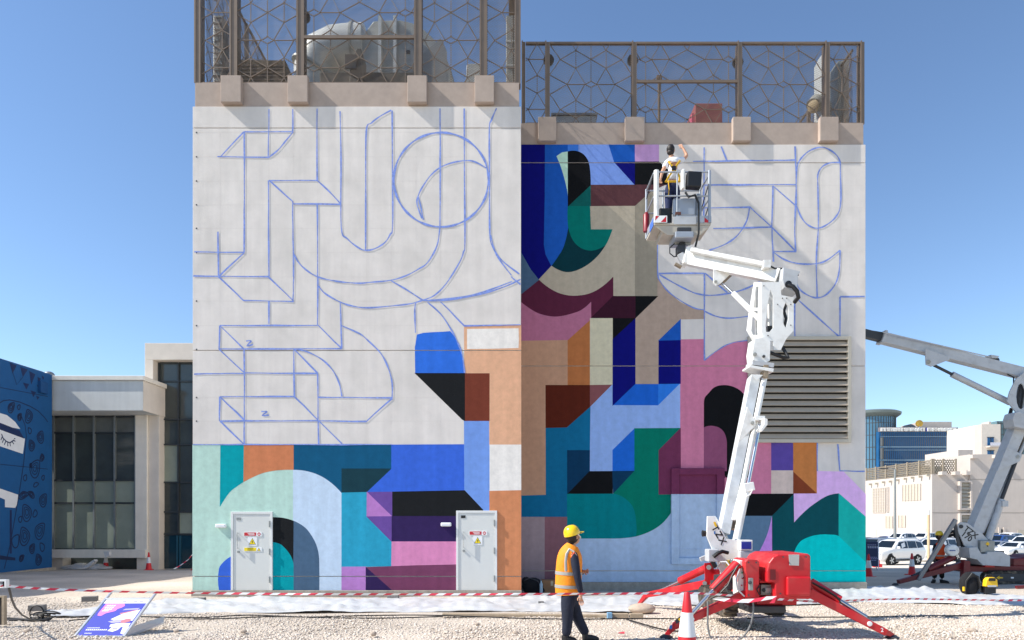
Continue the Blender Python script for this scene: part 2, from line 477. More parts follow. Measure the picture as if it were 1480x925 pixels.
A.paint(TEAL,[(385,783),(394.9,784),(405,786.8),(411,792),(416,797.6),(421,806),(424,816.5),(424,853),(385,853)],1)
A.paint(CYAN,[(494,712.4),(530.5,711.5),(530.5,747),(566.8,783.5),(566,818),(494,819.5)])
A.paint(LIL,[(494,819.5),(529,819.3),(529,853),(494,853)])
A.paint(BLUE,[(566,643),(671.5,642.5),(671.5,709),(566,711),(530.5,711.5),(566,678)])
A.paint(LBLUE,[(671,608),(707.5,608),(708,760),(720,760),(708,738),(698,738),(671.5,709)][:3]+[(700,760),(698,738),(671.5,709)])
A.paint(BLK,[(566.5,711),(671.5,709),(698,737),(698,746.3),(566.5,746.3)])
A.paint(PUR,[(530.5,711.5),(566.5,711.2),(566.5,746.5)])
A.paint(LIL2,[(530.5,711.5),(566.5,746.5),(530.3,746.7)])
A.paint(PUR,[(530.3,746.7),(566.5,746.5),(566.5,783)])
A.paint(DPUR,[(566.5,746.3),(670,746.3),(670,783),(566.5,783)])
A.paint(PINK,[(566.5,783),(670,783),(670,816.5),(566,818.5)])
A.paint(PLUM,[(530,820),(600,817.5),(670,816),(670,853),(566,853)])
A.paint(DPUR,[(529,820),(566,853),(529,853)])
A.paint(OBRN,[(707.5,709),(752.9,708),(752.9,853),(700,853),(700,760),(707.8,740)])
A.paint(PEACH,[(671,471.5),(752.9,470),(752.9,643),(707.5,643),(707.2,540),(671.6,540)])
A.paint((226,224,222),[(675.5,476),(712,475.4),(749,475),(749.5,490),(749,502.5),(712,503.6),(675.5,504)],1)
A.paint((226,224,222),[(708,643),(752.9,643),(752.9,708),(708,709)])
A.paint(BRWN,[(671.6,540),(707.2,540),(707,608),(671.6,608)])
A.paint(BLU2,[(600.5,539.5),(600,503),(603,484),(612,481.6),(626,480.5),(640,480),(650.5,479),(661,494.6),(668,513.5),(671.6,539.7)])
A.paint(BLK,[(600,539.5),(671.6,539.7),(671.6,608),(668,606)])
st = A.stroke
for l in [
 [(353,190.5),(424,190.5)],[(353,190.5),(318.6,226.5)],[(314.6,226.5),(389,227.5)],[(424,190.5),(413,204),(402,217),(389,227.5)],[(353.2,190.5),(353.2,365)],
 [(389,158),(388,226)],[(423.2,158),(423.5,190.5)],[(458.4,157),(458.6,261)],[(491.6,161),(493,230),(493.3,328),(502,345),(518,358),(529,362),(542,359.5),(556,351),(564,339),(567.6,325.7),(567.4,240),(566.8,160)],
 [(528.5,362),(528.7,270),(529.5,190),(537,178),(550,168),(565.5,159.5)],[(388,261),(388.8,400)],[(389,261),(458.6,261)],[(458.6,261),(476,277),(493,295.4)],[(389,261),(423.5,292)],
 [(423.5,295),(493,295.4)],[(423,292),(424.6,400)],[(424.6,400),(423.5,435)],[(458.6,295.4),(459.2,400)],[(459.7,400),(459.2,470)],
 [(423.5,365),(432,380),(445,392),(459,400),(475,404.5),(497,408),(520,409.5),(537,408),(564,405.4),(586,399),(605,389),(618,379.7),(631.6,355.4),(636,328)],
 [(280.8,364.3),(353,365)],[(315.4,335),(316,398.6)],[(353,365),(316,400)],[(279.5,399),(389,400)],[(316,400),(352.4,434.6)],[(352.4,434.6),(424.6,435.7)],[(389,401),(424.6,435.7)],
 [(389,435),(389,468)],[(318,470.8),(459.7,470.3)],[(318,470.8),(316.8,504.6)],[(316.8,504.6),(494.3,504)],[(459.7,470.3),(494.3,504)],[(318,470.8),(352.4,504)],[(316.8,504.6),(353.2,539)],
 [(280.8,540.5),(353.2,539.7)],[(353.2,539.3),(459.7,539.7)],[(353.2,505.4),(353.2,642)],[(424.6,505.4),(425.4,573)],[(425.4,504.6),(459.2,539.7)],[(459.2,539.7),(460.5,642)],
 [(425.4,504.6),(443,508),(464.6,519),(480.8,535),(490.3,554),(494.3,573)],[(493.8,470.8),(520,482.4),(531.6,492),(550.5,511),(561.4,532.4),(566.8,554),(566.8,575.7)],
 [(318,573.5),(425.4,573)],[(318,573.5),(317.3,608.6)],[(317.3,608.6),(460.5,608)],[(318,573.5),(353,606.8)],[(318,608.6),(352.4,642)],[(425.4,573),(494.3,641.4)],
 [(460.5,574.3),(566.8,575)],[(460.5,608),(529,609.5)],[(566.8,575.7),(529,609.5)],[(492,436.5),(494.3,504)],
 [(460.5,413.5),(470,424.3),(491.6,436.5),(510,442.5),(531.6,445),(569.5,442),(594,439),(611,434),(628,427),(645,410),(664,379.7),(670,364),(672,350),(671.3,250),(671,157)],
 [(611,434),(631.6,435),(661,432),(699,424.3),(731.6,413.5),(752.4,404)],[(620,434),(661,430.5),(699,422),(740,407)],[(565.4,406),(588,419),(611,434)],[(618,437),(637,454),(653,478),(661,494),(668,513),(671.6,539)],
 [(637,436.5),(671.4,470.8)],[(671,470.8),(752.4,469.5)],[(601,437),(599.5,450),(600.5,481)],[(738.4,400),(752.4,411.4)],
 [(717.6,156.8),(710,174.3),(707.3,187.8),(707.6,260),(708,336.5),(712.7,358),(726,377),(750.5,396)],[(709,340),(718,369),(739,398)],[(636.2,156.8),(636.2,328)],
 [(356,493),(363,493),(357,500),(366,498)],[(378,595),(386,595),(379,600.5),(389,600)],
 [(610,316),(603,296),(604,285),(610,271.6),(623.5,252.7),(639.7,240.5),(661,233.8),(683,233),(703,243)],[(604,283),(608,298),(612,318)]]: st(l)
st([(637.8+68.6*math.cos(a), 260+68.2*math.sin(a)) for a in [i*math.pi/9 for i in range(19)]], 2.8)
st([(279,642.6),(566,642.6)], 1.6)
for y in (191.5,226.5,261.5,296,330,365,435,470.6,505,574.5,608.6): A.sk.lathe(P(284, y, YL-.004), [(.024,-.004),(.02,.003)], m_dgrey, 7, axis=(0,-1,0))
m_pencil = M('pencil_grid', (216,208,201), .9, var=.1)
def grid(mu, xs, ys, x0, x1, y0, y1, skip=()):
    w_ = .0028; y = mu.Y - .0025
    for x in xs:
        (a, z0), (_, z1) = mu.q((x, y1)), mu.q((x, y0)); mu.sk.add([(a-w_,y,z0),(a+w_,y,z0),(a+w_,y,z1),(a-w_,y,z1)], [(0,1,2,3)], m_pencil)
    for yy in ys:
        (a, z), (c_, _) = mu.q((x0, yy)), mu.q((x1, yy)); mu.sk.add([(a,y,z-w_),(c_,y,z-w_),(c_,y,z+w_),(a,y,z+w_)], [(0,1,2,3)], m_pencil)
grid(A, (318,353,388.5,424,459,494,530,565,601,636.5), (191,226.5,261.5,296,330,365,400,435,470.5,540,574.5,608.5), 281, 665, 192, 642)
A.mb.build('painted_mural', tall, fix=False); A.sk.build('sketch_lines', tall, fix=False, kind='stuff')

# ---- right block
B = Mural(YR, (235.3, 529, 825), 209, 841, KR)
c = lambda col, *pts, layer=0, k=None: B.paint(col, list(pts), layer, k)
NAVY=(8,10,98); RBLU=(22,74,160); BLK2=(14,15,18); RLB=(102,130,200); BEI=(152,144,134); BEI2=(126,120,112); TAU=(146,130,123); MAR=(74,30,52); DMAR=(46,18,34); TQ=(0,96,92)
DT=(6,44,54); SL2=(62,86,116); MAUV=(150,94,124); TANB=(158,124,106); OB2=(150,94,58); BE2=(172,168,152); DBR=(72,28,18); MBR=(110,68,74); LB2=(120,148,204); MB2=(24,86,182)
TBL=(12,88,130); DBL=(8,46,78); GRN=(0,98,86); TL2=(0,104,116); MA2=(92,42,72); PK2=(170,104,136); PB2=(140,160,192)
c(PB2,(820,747),(820,700),(1055,680),(1115,680),(1115,841),(820,841))
c(NAVY,(753,209),(788,209),(787.7,283),(786.4,357),(789,368),(797,385),(778.6,404.5),(767,390),(753,365))
c(RBLU,(788,209),(821,209),(821,219),(812.5,220.7),(804.8,226),(812.5,245.5),(819.4,271.7),(821.4,288),(821,332),(819,345),(815,357),(807,371),(797.4,384.7),(789,368),(786.4,354),(787.7,283))
c((160,192,182),(804.8,226),(812.5,220.7),(821,219.3),(821.2,287),(819.4,271.7),(812.5,245.5))
c(RLB,(821,209),(880,209),(888,234.5),(917.5,267.5),(821,268))
c((52,104,192),(821,209),(835.4,209),(835.4,219),(821,219.3))
c(BLK2,(821,219.3),(833,218.7),(843,223.4),(849.8,233),(852.5,247),(853.3,267.5),(821,298),layer=1)
c(RBLU,(880,209),(918,209),(918,234),(888,234.5)); c(NAVY,(888,234.5),(918,234),(918,267.5))
c((162,128,178),(918,209),(952,209),(952,234),(918,234)); c(BLK2,(918,234),(952,234),(968,248),(968,267),(918,267.5))
c((76,48,54),(853.4,267.5),(962,267),(945,274),(918.5,298),(853.4,298.4))
c((10,78,78),(853.4,267.5),(853.4,298.4),(821,298.4))
c(TQ,(821,298.4),(853.4,298.4),(854.5,331),(886,331),(881,344),(876,354.4),(863.5,361),(852.5,362.7),(838.7,358.5),(827.7,347.5),(822,332))
c(DT,(821.4,330),(827.7,347.5),(838.7,358.5),(852.5,362.7),(863.5,361),(876,354.4),(863.5,371),(847,384.7),(827.7,393),(814,393),(797.4,384.7),(807,371),(815,357))
c(BEI,(853.4,298.4),(918,298),(918,428.3),(886,428.3),(886,400.7),(866,417.8),(847,426),(822,427.5),(800,420.5),(778.6,404.5),(797.2,384.7),(814,393),(827.7,393),(847,384.7),(863.5,371),(876,354.4),(881,344),(886,331),(854.5,331))
c(BEI2,(918,298),(948,271),(950,340),(950.5,428.3),(918,428.3))
c(TAU,(950.5,398),(955,408),(960,414),(971,426),(982.7,436.7),(1000,444),(1018,448.5),(1018.5,460.5),(984,461.3),(952.3,491.5),(951.8,554.6),(918,554.6),(918,460),(950.5,428.3))
c(BLK2,(918,428.3),(950.5,428.3),(918,460))
c(MAR,(753,425),(778.6,404.5),(800,420.5),(822,427.5),(847,426),(866,417.8),(886,400.7),(886,428.3),(870,446),(854,460),(854,437),(841,448),(827.7,453.4),(805.6,458),(787,456),(772.6,450.7),(753,437))
c(DMAR,(886,428.3),(918,428.3),(918,460),(854,460))
c(SL2,(753,365),(767,390),(778.6,404.5),(753,425))
c(MAUV,(753,437),(772.6,450.7),(787,456),(805.6,458),(827.7,453.4),(841,448),(854,437),(854,463),(820.8,492),(753,493))
c(TANB,(753,493),(820.8,492),(820.8,556),(787.9,556),(788.3,714.7),(753,715.8)); c(OB2,(820.8,492),(853,463),(853,556),(820.8,556))
c(BE2,(853,460.3),(885.8,460.3),(885.6,555.5),(853,556)); c(BLK2,(886,460.3),(917.8,460.3),(886,490.7))
c(NAVY,(885.8,490.7),(918,461),(918,554.6),(885.6,585.8)); c(NAVY,(952.3,492),(983.5,491),(983.5,554.3),(952,554.6)); c(RBLU,(983.5,461.7),(983.5,491.2),(952.3,492))
c((22,82,178),(918,554.6),(951.8,554.6),(951.4,586.3),(885.6,586)); c((36,102,196),(951.8,554.6),(983.5,554.3),(951.4,586.3))
c(DBR,(787.9,556),(853,556),(853,588.5),(819.4,618.3),(788.3,619)); c(MBR,(853,556),(885,555.5),(853,588.5))
c(LB2,(885.6,555.5),(885.6,586),(951.3,586.3),(983.5,554.3),(983.5,619),(917,619.4),(885.6,650.6),(885.6,681),(852.2,681.5),(853,588.5))
c(MB2,(917.3,619.4),(917.3,680.8),(885.6,681),(885.6,650.6))
c(TBL,(788.3,619),(819.4,618.3),(853,588.5),(852.2,651),(820,651),(820,747.5),(753,747.5),(753,715.8),(788.3,714.7))
c(DBL,(820,651),(852.2,651),(852,681.5),(820,714)); c(BLK2,(852,681.4),(885.3,681.2),(885.3,714),(820.5,714)); c(DBL,(885.3,681.2),(917.3,680.8),(886.5,714))
c(GRN,(917.3,619.4),(983.5,619),(952.3,650.6),(952.3,714.5),(982.7,714.5),(973.8,733.7),(960,753),(943.5,765.5),(918.7,775),(919.3,758.6),(914.6,733.7),(902,720),(886.5,714),(917.3,680.8),layer=1)
c(TL2,(820,714.2),(886.5,714),(902,720),(914.6,733.7),(919.3,758.6),(918.7,775),(905,777),(888,777.9),(838.7,777.9),(820,774),layer=1)
c(MA2,(952.3,650.8),(983.5,619.2),(983.5,680.5),(1049,680.5),(1049.5,688.7),(1018,713.8),(952.3,714.4),layer=1)
c((132,118,128),(753,747.5),(787.7,747.5),(787.7,841),(753,841)); c((114,80,92),(787.7,747.5),(820,747.5),(820,841),(787.7,841))
c(PK2,(983.5,491),(1018,490.5),(1018,521),(1025,514.5),(1033.8,508.6),(1043,502.5),(1054,497),(1066,493.5),(1080.5,492),(1090,492),(1090,630),(1115,630),(1115,714.2),(1040,714.2),(1049.3,680.5),(983.5,680.5))
c(BLK2,(1017.7,640),(1017.7,583),(1019,575),(1023,570),(1033,560),(1046,557),(1060,559.5),(1072,567),(1080,580),(1082,600),(1082,690),(1050,690),layer=1)
c((118,66,98),(1017.7,618),(1023,616.3),(1030,616),(1040,619),(1047,627),(1050,640),(1050,680.5),(1017.7,680.5),layer=2)
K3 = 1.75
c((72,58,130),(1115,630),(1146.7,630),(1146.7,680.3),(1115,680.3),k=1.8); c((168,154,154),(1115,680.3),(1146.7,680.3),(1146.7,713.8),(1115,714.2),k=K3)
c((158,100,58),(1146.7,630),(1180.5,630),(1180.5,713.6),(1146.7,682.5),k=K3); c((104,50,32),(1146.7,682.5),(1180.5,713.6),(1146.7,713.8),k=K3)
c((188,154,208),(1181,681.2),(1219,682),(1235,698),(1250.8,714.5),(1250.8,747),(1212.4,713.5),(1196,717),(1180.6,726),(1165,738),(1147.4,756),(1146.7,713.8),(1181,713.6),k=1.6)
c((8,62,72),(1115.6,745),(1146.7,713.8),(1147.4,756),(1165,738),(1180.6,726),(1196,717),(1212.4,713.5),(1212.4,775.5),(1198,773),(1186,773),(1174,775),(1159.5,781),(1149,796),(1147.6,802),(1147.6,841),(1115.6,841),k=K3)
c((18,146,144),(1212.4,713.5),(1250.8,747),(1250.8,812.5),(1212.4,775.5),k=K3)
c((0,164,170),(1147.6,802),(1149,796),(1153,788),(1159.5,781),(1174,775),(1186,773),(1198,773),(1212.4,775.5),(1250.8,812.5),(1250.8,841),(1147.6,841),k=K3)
c(BLK2,(1040,714.2),(1146.7,713.8),(1115.6,745),(1115.6,746),(1040,746),layer=1)
c((76,102,132),(1040,746),(1115.6,746),(1110,770),(1100,793),(1091,806),(1080,818),(1060,830),(1040,830),layer=1)
c((168,118,198),(1115.6,746),(1115.6,841),(1060,841),(1060,830),(1080,818),(1091,806),(1100,793),(1110,770),layer=1)
st = B.stroke
for l in [
 [(1017.7,213),(1017,315)],[(1042.5,211.7),(1051,233.6)],[(1001.7,233.6),(1150,231.5)],[(1017.7,267.7),(1150,267)],[(1016,300.7),(1083.4,299.8)],[(1031,330.5),(1115.5,328.4)],
 [(1083.4,299),(1115.5,328.4)],[(1115.5,328.4),(1150.5,363.5)],[(1083.4,299),(1079,319.7),(1066,340),(1048.4,353),(1025,362)],[(1117,268.6),(1115.5,328.4)],[(1115.5,328.4),(1117.5,378)],[(1117,268.6),(1149,296.3)],
 [(1149,211.7),(1150.5,273),(1148.5,331),(1150,363.5)],[(1118.4,363.5),(1150.5,363.5)],
 [(1150.5,296),(1150.8,260),(1152,240.9),(1157.8,229),(1171,217.5),(1188.5,213),(1204.5,220.4),(1213.3,232),(1214.5,250),(1214.7,296),(1207.5,314),(1194,325.5),(1181,330),(1168,325.5),(1157.8,314),(1150.5,296)],
 [(1181,430.6),(1179.7,375),(1182.6,328),(1182,273),(1182,252.5),(1188.5,241),(1200,235.6),(1213.3,235)],
 [(1118.4,365),(1133,375),(1153.5,381),(1176.8,381.5),(1194.3,376.6),(1214,362)],[(1214,362),(1213,389.7),(1207.5,410),(1194,426),(1181,430.6),(1168,427),(1155,417.5),(1149,401.4)],
 [(1213.9,429),(1249.8,428.5)],[(1213.9,429),(1213.9,486)],[(1153.5,433.5),(1194,470),(1212,486)],[(1148.5,433),(1148.5,486)],
 [(952,395.5),(1018,395)],[(1018,395),(1018,521)],[(953,397),(972,408),(990,417.5),(1007.5,424.7),(1028,427),(1054,424),(1077.6,417.5),(1098,407)],[(1017.7,449.6),(1034,457),(1054,460),(1083.4,457)],
 [(1019,395),(1051,423)],[(1211,642),(1213.3,680)],[(1213.3,680.5),(1249.8,681.4)],[(1181,640),(1181,681)]]: st(l)
st([(950.5,340),(950.5,393),(955,408),(971,426),(1000,444),(1018,448)],1.6)
st([(1018,521),(1033.8,508.6),(1054,497),(1080.5,492)],1.4)
B.mb.build('painted_mural', low, fix=False); grid(B, (1018,1050,1084,1117,1150,1182,1214), (267.7,300,332,364,396,428.5), 1000, 1247, 237, 486)
B.sk.build('sketch_lines', low, fix=False, kind='stuff')

# ---- doors in the tall block, with signs and handles
m_door = M('door_grey_paint', (214,214,208), .5, var=.03, scale=2); m_frame = M('door_frame_grey', (224,224,220), .5, var=.03)
m_red = M('sign_red', (196,34,44), .5, var=0); m_yel = M('sign_yellow', (245,214,30), .5, var=0); m_sw = M('sign_white', (238,238,236), .5, var=0); m_sb = M('sign_black', (20,20,20), .5, var=0)
def door(x0, x1, y0, y1, yellow_strip, label):
    Y = YL; q = lambda x, y, d=0: Vector(((x-CX)*Y/F, Y-d, ZC+(HY-y)*Y/F))
    b = MB(); a = q(x0,y0); d = q(x1,y1)
    b.box((a.x+.07, Y-.03, d.z), (d.x-.07, Y-.0005, a.z-.07), m_door); leaf = b.build('door', tall, bevel=.004); leaf['label'] = label
    b = MB()
    b.box((a.x, Y-.045, d.z), (a.x+.066, Y-.0002, a.z), m_frame); b.box((d.x-.066, Y-.045, d.z), (d.x, Y-.0002, a.z), m_frame)
    b.box((a.x+.066, Y-.045, a.z-.066), (d.x-.066, Y-.0002, a.z), m_frame); b.build('door_frame', leaf, bevel=.004)
    b = MB(); h0 = q(x0+10.5, y0+31, .03); h1 = q(x0+10.5, y0+52.5, .03)
    for h in (h0, h1): b.beam(h, h - Vector((0,.08,0)), .014, .014, m_steel)
    b.box((h0.x-.006, Y-.116, h1.z-.02), (h0.x+.006, Y-.09, h0.z+.02), m_steel); b.build('handle', leaf)
    b = MB(); k = q(x0+11, y0+58, .03); b.cyl(k, k-Vector((0,.03,0)), .035, m_galv); b.build('lock', leaf, smooth=True)
    for yy in (18, 58, 98): b = MB(); h = q(x1-4, y0+yy, .045); b.box((h.x-.012, h.y-.03, h.z-.09), (h.x+.014, h.y, h.z+.09), m_galv); b.build('hinge', leaf)
    # signs
    s0 = q(x0+19, y0+29.5, .031); z = s0.z; x = s0.x
    b = MB(); Yp = s0.y
    b.box((x-.0, Yp-.012, z-.115), (x+.50, Yp, z), m_sw); b.box((x+.006, Yp-.0135, z-.105), (x+.345, Yp-.012, z-.01), m_red)
    for r0, r1, zz in ((.10,.29,.035),(.12,.31,.058),(.14,.28,.08)): b.box((x+r0, Yp-.0145, z-zz-.006), (x+r1, Yp-.0135, z-zz+.005), m_sw)
    b.lathe((x+.425, Yp-.012, z-.057), [(.047,0),(.047,.002)], m_red, 16, axis=(0,-1,0)); b.box((x+.395, Yp-.0155, z-.07), (x+.455, Yp-.014, z-.045), m_sw)
    b.build('warning_sign', leaf)
    b = MB(); tx = x+.235; tz = z-.255
    b.box((tx-.13, Yp-.009, tz-.13), (tx+.13, Yp, tz+.115), m_sw)
    b.plate([(tx-.10,Yp-.0095,tz-.095),(tx+.10,Yp-.0095,tz-.095),(tx,Yp-.0095,tz+.085)], (0,.003,0), m_sb)
    b.plate([(tx-.083,Yp-.0125,tz-.085),(tx+.083,Yp-.0125,tz-.085),(tx,Yp-.0125,tz+.064)], (0,.002,0), m_yel)
    b.plate([(tx+.018,Yp-.0145,tz+.03),(tx-.022,Yp-.0145,tz-.022),(tx-.002,Yp-.0145,tz-.022),(tx-.016,Yp-.0145,tz-.075),(tx+.026,Yp-.0145,tz-.012),(tx+.005,Yp-.0145,tz-.012)], (0,.0015,0), m_sb)
    b.build('voltage_sign', leaf)
    if yellow_strip:
        b = MB(); z2 = z-.43
        b.box((x+.0, Yp-.009, z2-.115), (x+.50, Yp, z2), m_sw); b.box((x+.006, Yp-.011, z2-.105), (x+.345, Yp-.009, z2-.01), m_yel)
        for r0, r1, zz in ((.10,.27,.04),(.13,.31,.075)): b.box((x+r0, Yp-.0125, z2-zz-.007), (x+r1, Yp-.011, z2-zz+.004), M('sign_brown', (120,96,20), .6, var=0))
        b.plate([(x+.37,Yp-.0105,z2-.10),(x+.47,Yp-.0105,z2-.10),(x+.42,Yp-.0105,z2-.012)], (0,.002,0), m_sb)
        b.plate([(x+.383,Yp-.0125,z2-.093),(x+.457,Yp-.0125,z2-.093),(x+.42,Yp-.0125,z2-.03)], (0,.0015,0), m_yel)
        b.build('caution_sign', leaf)
    b = MB(); n0 = q(x0+8, y0+8.5, .031) if yellow_strip else q(x0+7, y0+7, .031)
    b.box((n0.x, n0.y-.008, n0.z-.075), (n0.x+.125, n0.y, n0.z), m_galv if yellow_strip else m_sb); b.build('number_plate', leaf)
    if not yellow_strip:   # plate swung on a stay
        pass
door(334.5, 394.5, 739.5, 852.8, True, 'grey metal door with yellow caution strip, beside the mint arch')
door(659.5, 718.5, 738, 852.8, False, 'grey metal door beside the orange corner strip')
m_lamp = M('lamp_white', (232,232,232), .4, var=.03)
for (x, y) in ((320.5, 760), (645, 758)):
    a = P(x, y, YL); b = MB(); b.box((a.x-.15, YL-.11, a.z-.055), (a.x+.15, YL-.0005, a.z+.055), m_lamp)
    b.build('wall_lamp', tall, bevel=.03)
# ---- louvre vent of the low block
m_louv = M('louvre_beige_grey', (190,175,155), .5, .1, var=.07); m_louvf = M('louvre_frame_beige', (188,180,164), .5, .1, var=.06)
Y = YR; a = P(1080, 487, Y); d = P(1228.5, 640, Y); fw = .11
b = MB(); yo = Y-.10
b.box((a.x, yo, d.z), (a.x+fw, Y-.001, a.z), m_louvf); b.box((d.x-fw, yo, d.z), (d.x, Y-.001, a.z), m_louvf)
b.box((a.x+fw, yo, a.z-fw), (d.x-fw, Y-.001, a.z), m_louvf); b.box((a.x+fw, yo, d.z), (d.x-fw, Y-.001, d.z+fw), m_louvf)
vent = b.build('louvre_vent', low, bevel=.008)
b = MB(); b.box((a.x+fw, Y-.006, d.z+fw), (d.x-fw, Y-.0016, a.z-fw), M('vent_dark', (36,34,32), .9, var=0)); b.build('vent_backing', vent)
n = 15; z0, z1 = d.z+fw, a.z-fw
for i in range(n):
    z = z0 + (z1-z0)*(i+.12)/n; hh = (z1-z0)/n
    b = MB(); b.beam((a.x+fw+.003, yo+.055, z+hh*.40), (d.x-fw-.003, yo+.055, z+hh*.40), .006, hh*1.02, m_louv, up=(0,.55,.83))
    b.box((a.x+fw+.003, yo+.012, z-.012), (d.x-fw-.003, yo+.030, z+.006), m_louvf)
    b.build('louvre_slat', vent)
# ---- blocked doorway, painted over with the mural
pm = MATS['mural_140_160_192_r']; mm = MATS['mural_92_42_72_r']
a = P(969.5, 677, Y); d = P(1046, 815.5, Y); zc = ZC + (HY-714.2)*Y/F; f2 = .24
b = MB()
for z0, z1, m in ((d.z, zc, pm), (zc, a.z, mm)):
    b.box((a.x, Y-.10, z0), (a.x+f2, Y-.007, z1), m); b.box((d.x-f2, Y-.10, z0), (d.x, Y-.007, z1), m)
b.box((a.x+f2, Y-.10, a.z-.20), (d.x-f2, Y-.007, a.z), mm); b.box((a.x+f2, Y-.10, d.z), (d.x-f2, Y-.007, d.z+.2), pm)
bd = b.build('blocked_doorway', low, bevel=.01)
b = MB(); e = P(980, 803, Y)
b.box((a.x+f2, Y-.03, d.z+.2), (d.x-f2, Y-.0075, zc-.002), pm); b.box((a.x+f2, Y-.03, zc+.002), (d.x-f2, Y-.0075, a.z-.2), mm)
b.box((a.x+f2, Y-.045, d.z+.46), (d.x-f2, Y-.031, d.z+.48), pm); b.build('door_panel', bd)
# ------------------------------------------------------------------ rooftop screens with a star lattice
_Z4 = [((575,70),(430,155)),((575,70),(647,200)),((720,70),(647,200)),((720,70),(770,95)),((647,200),(520,275)),((647,200),(770,272)),((647,200),(647,345)),
 ((435,148),(520,275)),((520,275),(435,400)),((520,275),(647,345)),((647,345),(770,272)),((647,345),(578,477)),((647,345),(725,477)),((435,400),(578,477)),((578,477),(725,477)),
 ((725,477),(770,450)),((578,477),(575,70+407))]
TW, TH = 675/5.608*YR/F, 407/5.608*YR/F
def tile_segs():
    out = []
    for (a, b) in _Z4:
        p = ((a[0]-770)/675*TW, (477-a[1])/407*TH); q = ((b[0]-770)/675*TW, (477-b[1])/407*TH)
        out.append((p, q)); out.append(((-p[0], p[1]), (-q[0], q[1])))
    h = lambda y: (477-y)/407*TH
    out.append(((0, h(95)), (0, h(450))))
    return out
TS = tile_segs()
def clip_seg(p, q, x0, x1, z0, z1):
    t0, t1 = 0.0, 1.0; dx, dz = q[0]-p[0], q[1]-p[1]
    for pp, qq in ((-dx, p[0]-x0), (dx, x1-p[0]), (-dz, p[1]-z0), (dz, z1-p[1])):
        if abs(pp) < 1e-12:
            if qq < 0: return None
        else:
            r = qq/pp
            if pp < 0: t0 = max(t0, r)
            else: t1 = min(t1, r)
    if t1 - t0 < 1e-3: return None
    return (p[0]+dx*t0, p[1]+dz*t0), (p[0]+dx*t1, p[1]+dz*t1)
def screen(name_label, xs, Y, zb, zt, shifts, rails, pw, xend, cap):
    t = thing('rooftop_screen', name_label, 'metal screen', (xs[0], Y, zb))
    n = len(xs)
    for i, x in enumerate(xs):
        b = MB(); ww = pw*(1 if 0 < i < n-1 else .8)
        b.box((x-ww/2, Y-.02, zb-.02), (x+ww/2, Y+.26, zt), m_brown); b.box((x-ww/2-.015, Y-.035, zb), (x-ww/2+.03, Y-.0205, zt+.03), m_brown)
        b.build('post', t)
    for i in range(n-1):
        x0 = xs[i]+pw/2; x1 = xs[i+1]-pw/2
        b = MB(); b.box((x0, Y+.035, zb+.03), (x1, Y+.043, zt-.05), m_perf); b.add([(x0,Y+.039,zb+.03),(x1,Y+.039,zb+.03),(x1,Y+.039,zt-.05),(x0,Y+.039,zt-.05)],[(0,1,2,3)],m_perf); b.build('perforated_sheet', t)
        b = MB(); cxm = (x0+x1)/2 + shifts[i]*TW; r = .010
        for k in range(-3, 4):
            for l in range(-1, 4):
                for p, q in TS:
                    s_ = clip_seg((p[0]+cxm+k*TW, p[1]+zb-.33+l*TH+(TH*.5 if shifts[i] else 0)), (q[0]+cxm+k*TW, q[1]+zb-.33+l*TH+(TH*.5 if shifts[i] else 0)), x0, x1, zb+.03, zt-.05)
                    if s_: b.beam((s_[0][0], Y+.018, s_[0][1]), (s_[1][0], Y+.018, s_[1][1]), 2*r, 2*r, m_brown, up=(0,1,0))
        b.build('star_lattice', t, kind='stuff')
        b = MB(); b.box((x0, Y-.012, zb-.01), (x1, Y+.05, zb+.03), m_brown); b.build('bottom_rail', t)
        b = MB(); b.box((x0, Y-.012, zt-.05), (x1, Y+.09, zt+.012), m_brown); b.build('top_rail', t)
        if rails[i] is not None:
            b = MB(); b.box((x0, Y-.03, rails[i]-.04), (x1, Y+.03, rails[i]+.04), m_brown); b.build('middle_rail', t)
    # returns along both sides
    for X in xend:
        y0, y1 = Y+.27, YB-.25; m = int((y1-y0)/2.9); ys = [y0+(y1-y0)*i/m for i in range(m+1)]
        for y in ys[1:]:
            b = MB(); b.box((X-.05, y-.07, zb-.02), (X+.05, y+.07, zt), m_brown); b.build('post', t)
        for ya, yb_ in zip(ys, ys[1:]):
            b = MB(); b.box((X-.003, ya+.07, zb+.03), (X+.003, yb_-.07, zt-.05), m_perf); b.build('perforated_sheet', t)
            b = MB()
            for k in range(-1, 2):
                for l in range(-1, 4):
                    for p, q in TS:
                        s_ = clip_seg((p[0]+k*TW+(ya+yb_)/2, p[1]+zb+l*TH), (q[0]+k*TW+(ya+yb_)/2, q[1]+zb+l*TH), ya+.07, yb_-.07, zb+.03, zt-.05)
                        if s_: b.beam((X-.018, s_[0][0], s_[0][1]), (X-.018, s_[1][0], s_[1][1]), .016, .016, m_brown)
            b.box((X-.03, ya+.07, zt-.05), (X+.03, yb_-.07, zt+.012), m_brown); b.box((X-.03, ya+.07, zb-.01), (X+.03, yb_-.07, zb+.028), m_brown)
            b.build('star_lattice', t, kind='stuff')
    return t
xpx = lambda l, Y: [(q-CX)*Y/F for q in l]
ys_ = YL+.08
scr = screen('tall perforated bronze screen with star lattice on the taller block, topmost in the scene', xpx((286,338,434.5,604.5,699,748.5), ys_), ys_, Lzp+.012, Lzp+4.1,
       (.25,0,.5,0,.3), (None,None,ZC+(HY-54)*ys_/F,None,None), .20, (LX0+.2, LX1-.2), None)
ys2 = YR+.08
b = MB(); b.box((LX1-.36, ys_+.28, Lzp+3.86), (LX1-.04, YB-.3, Lzp+4.2), m_brown); b.build('added_shadow_beam', scr, bevel=.01)  # unseen beam added above the view to cast the diagonal shadow band
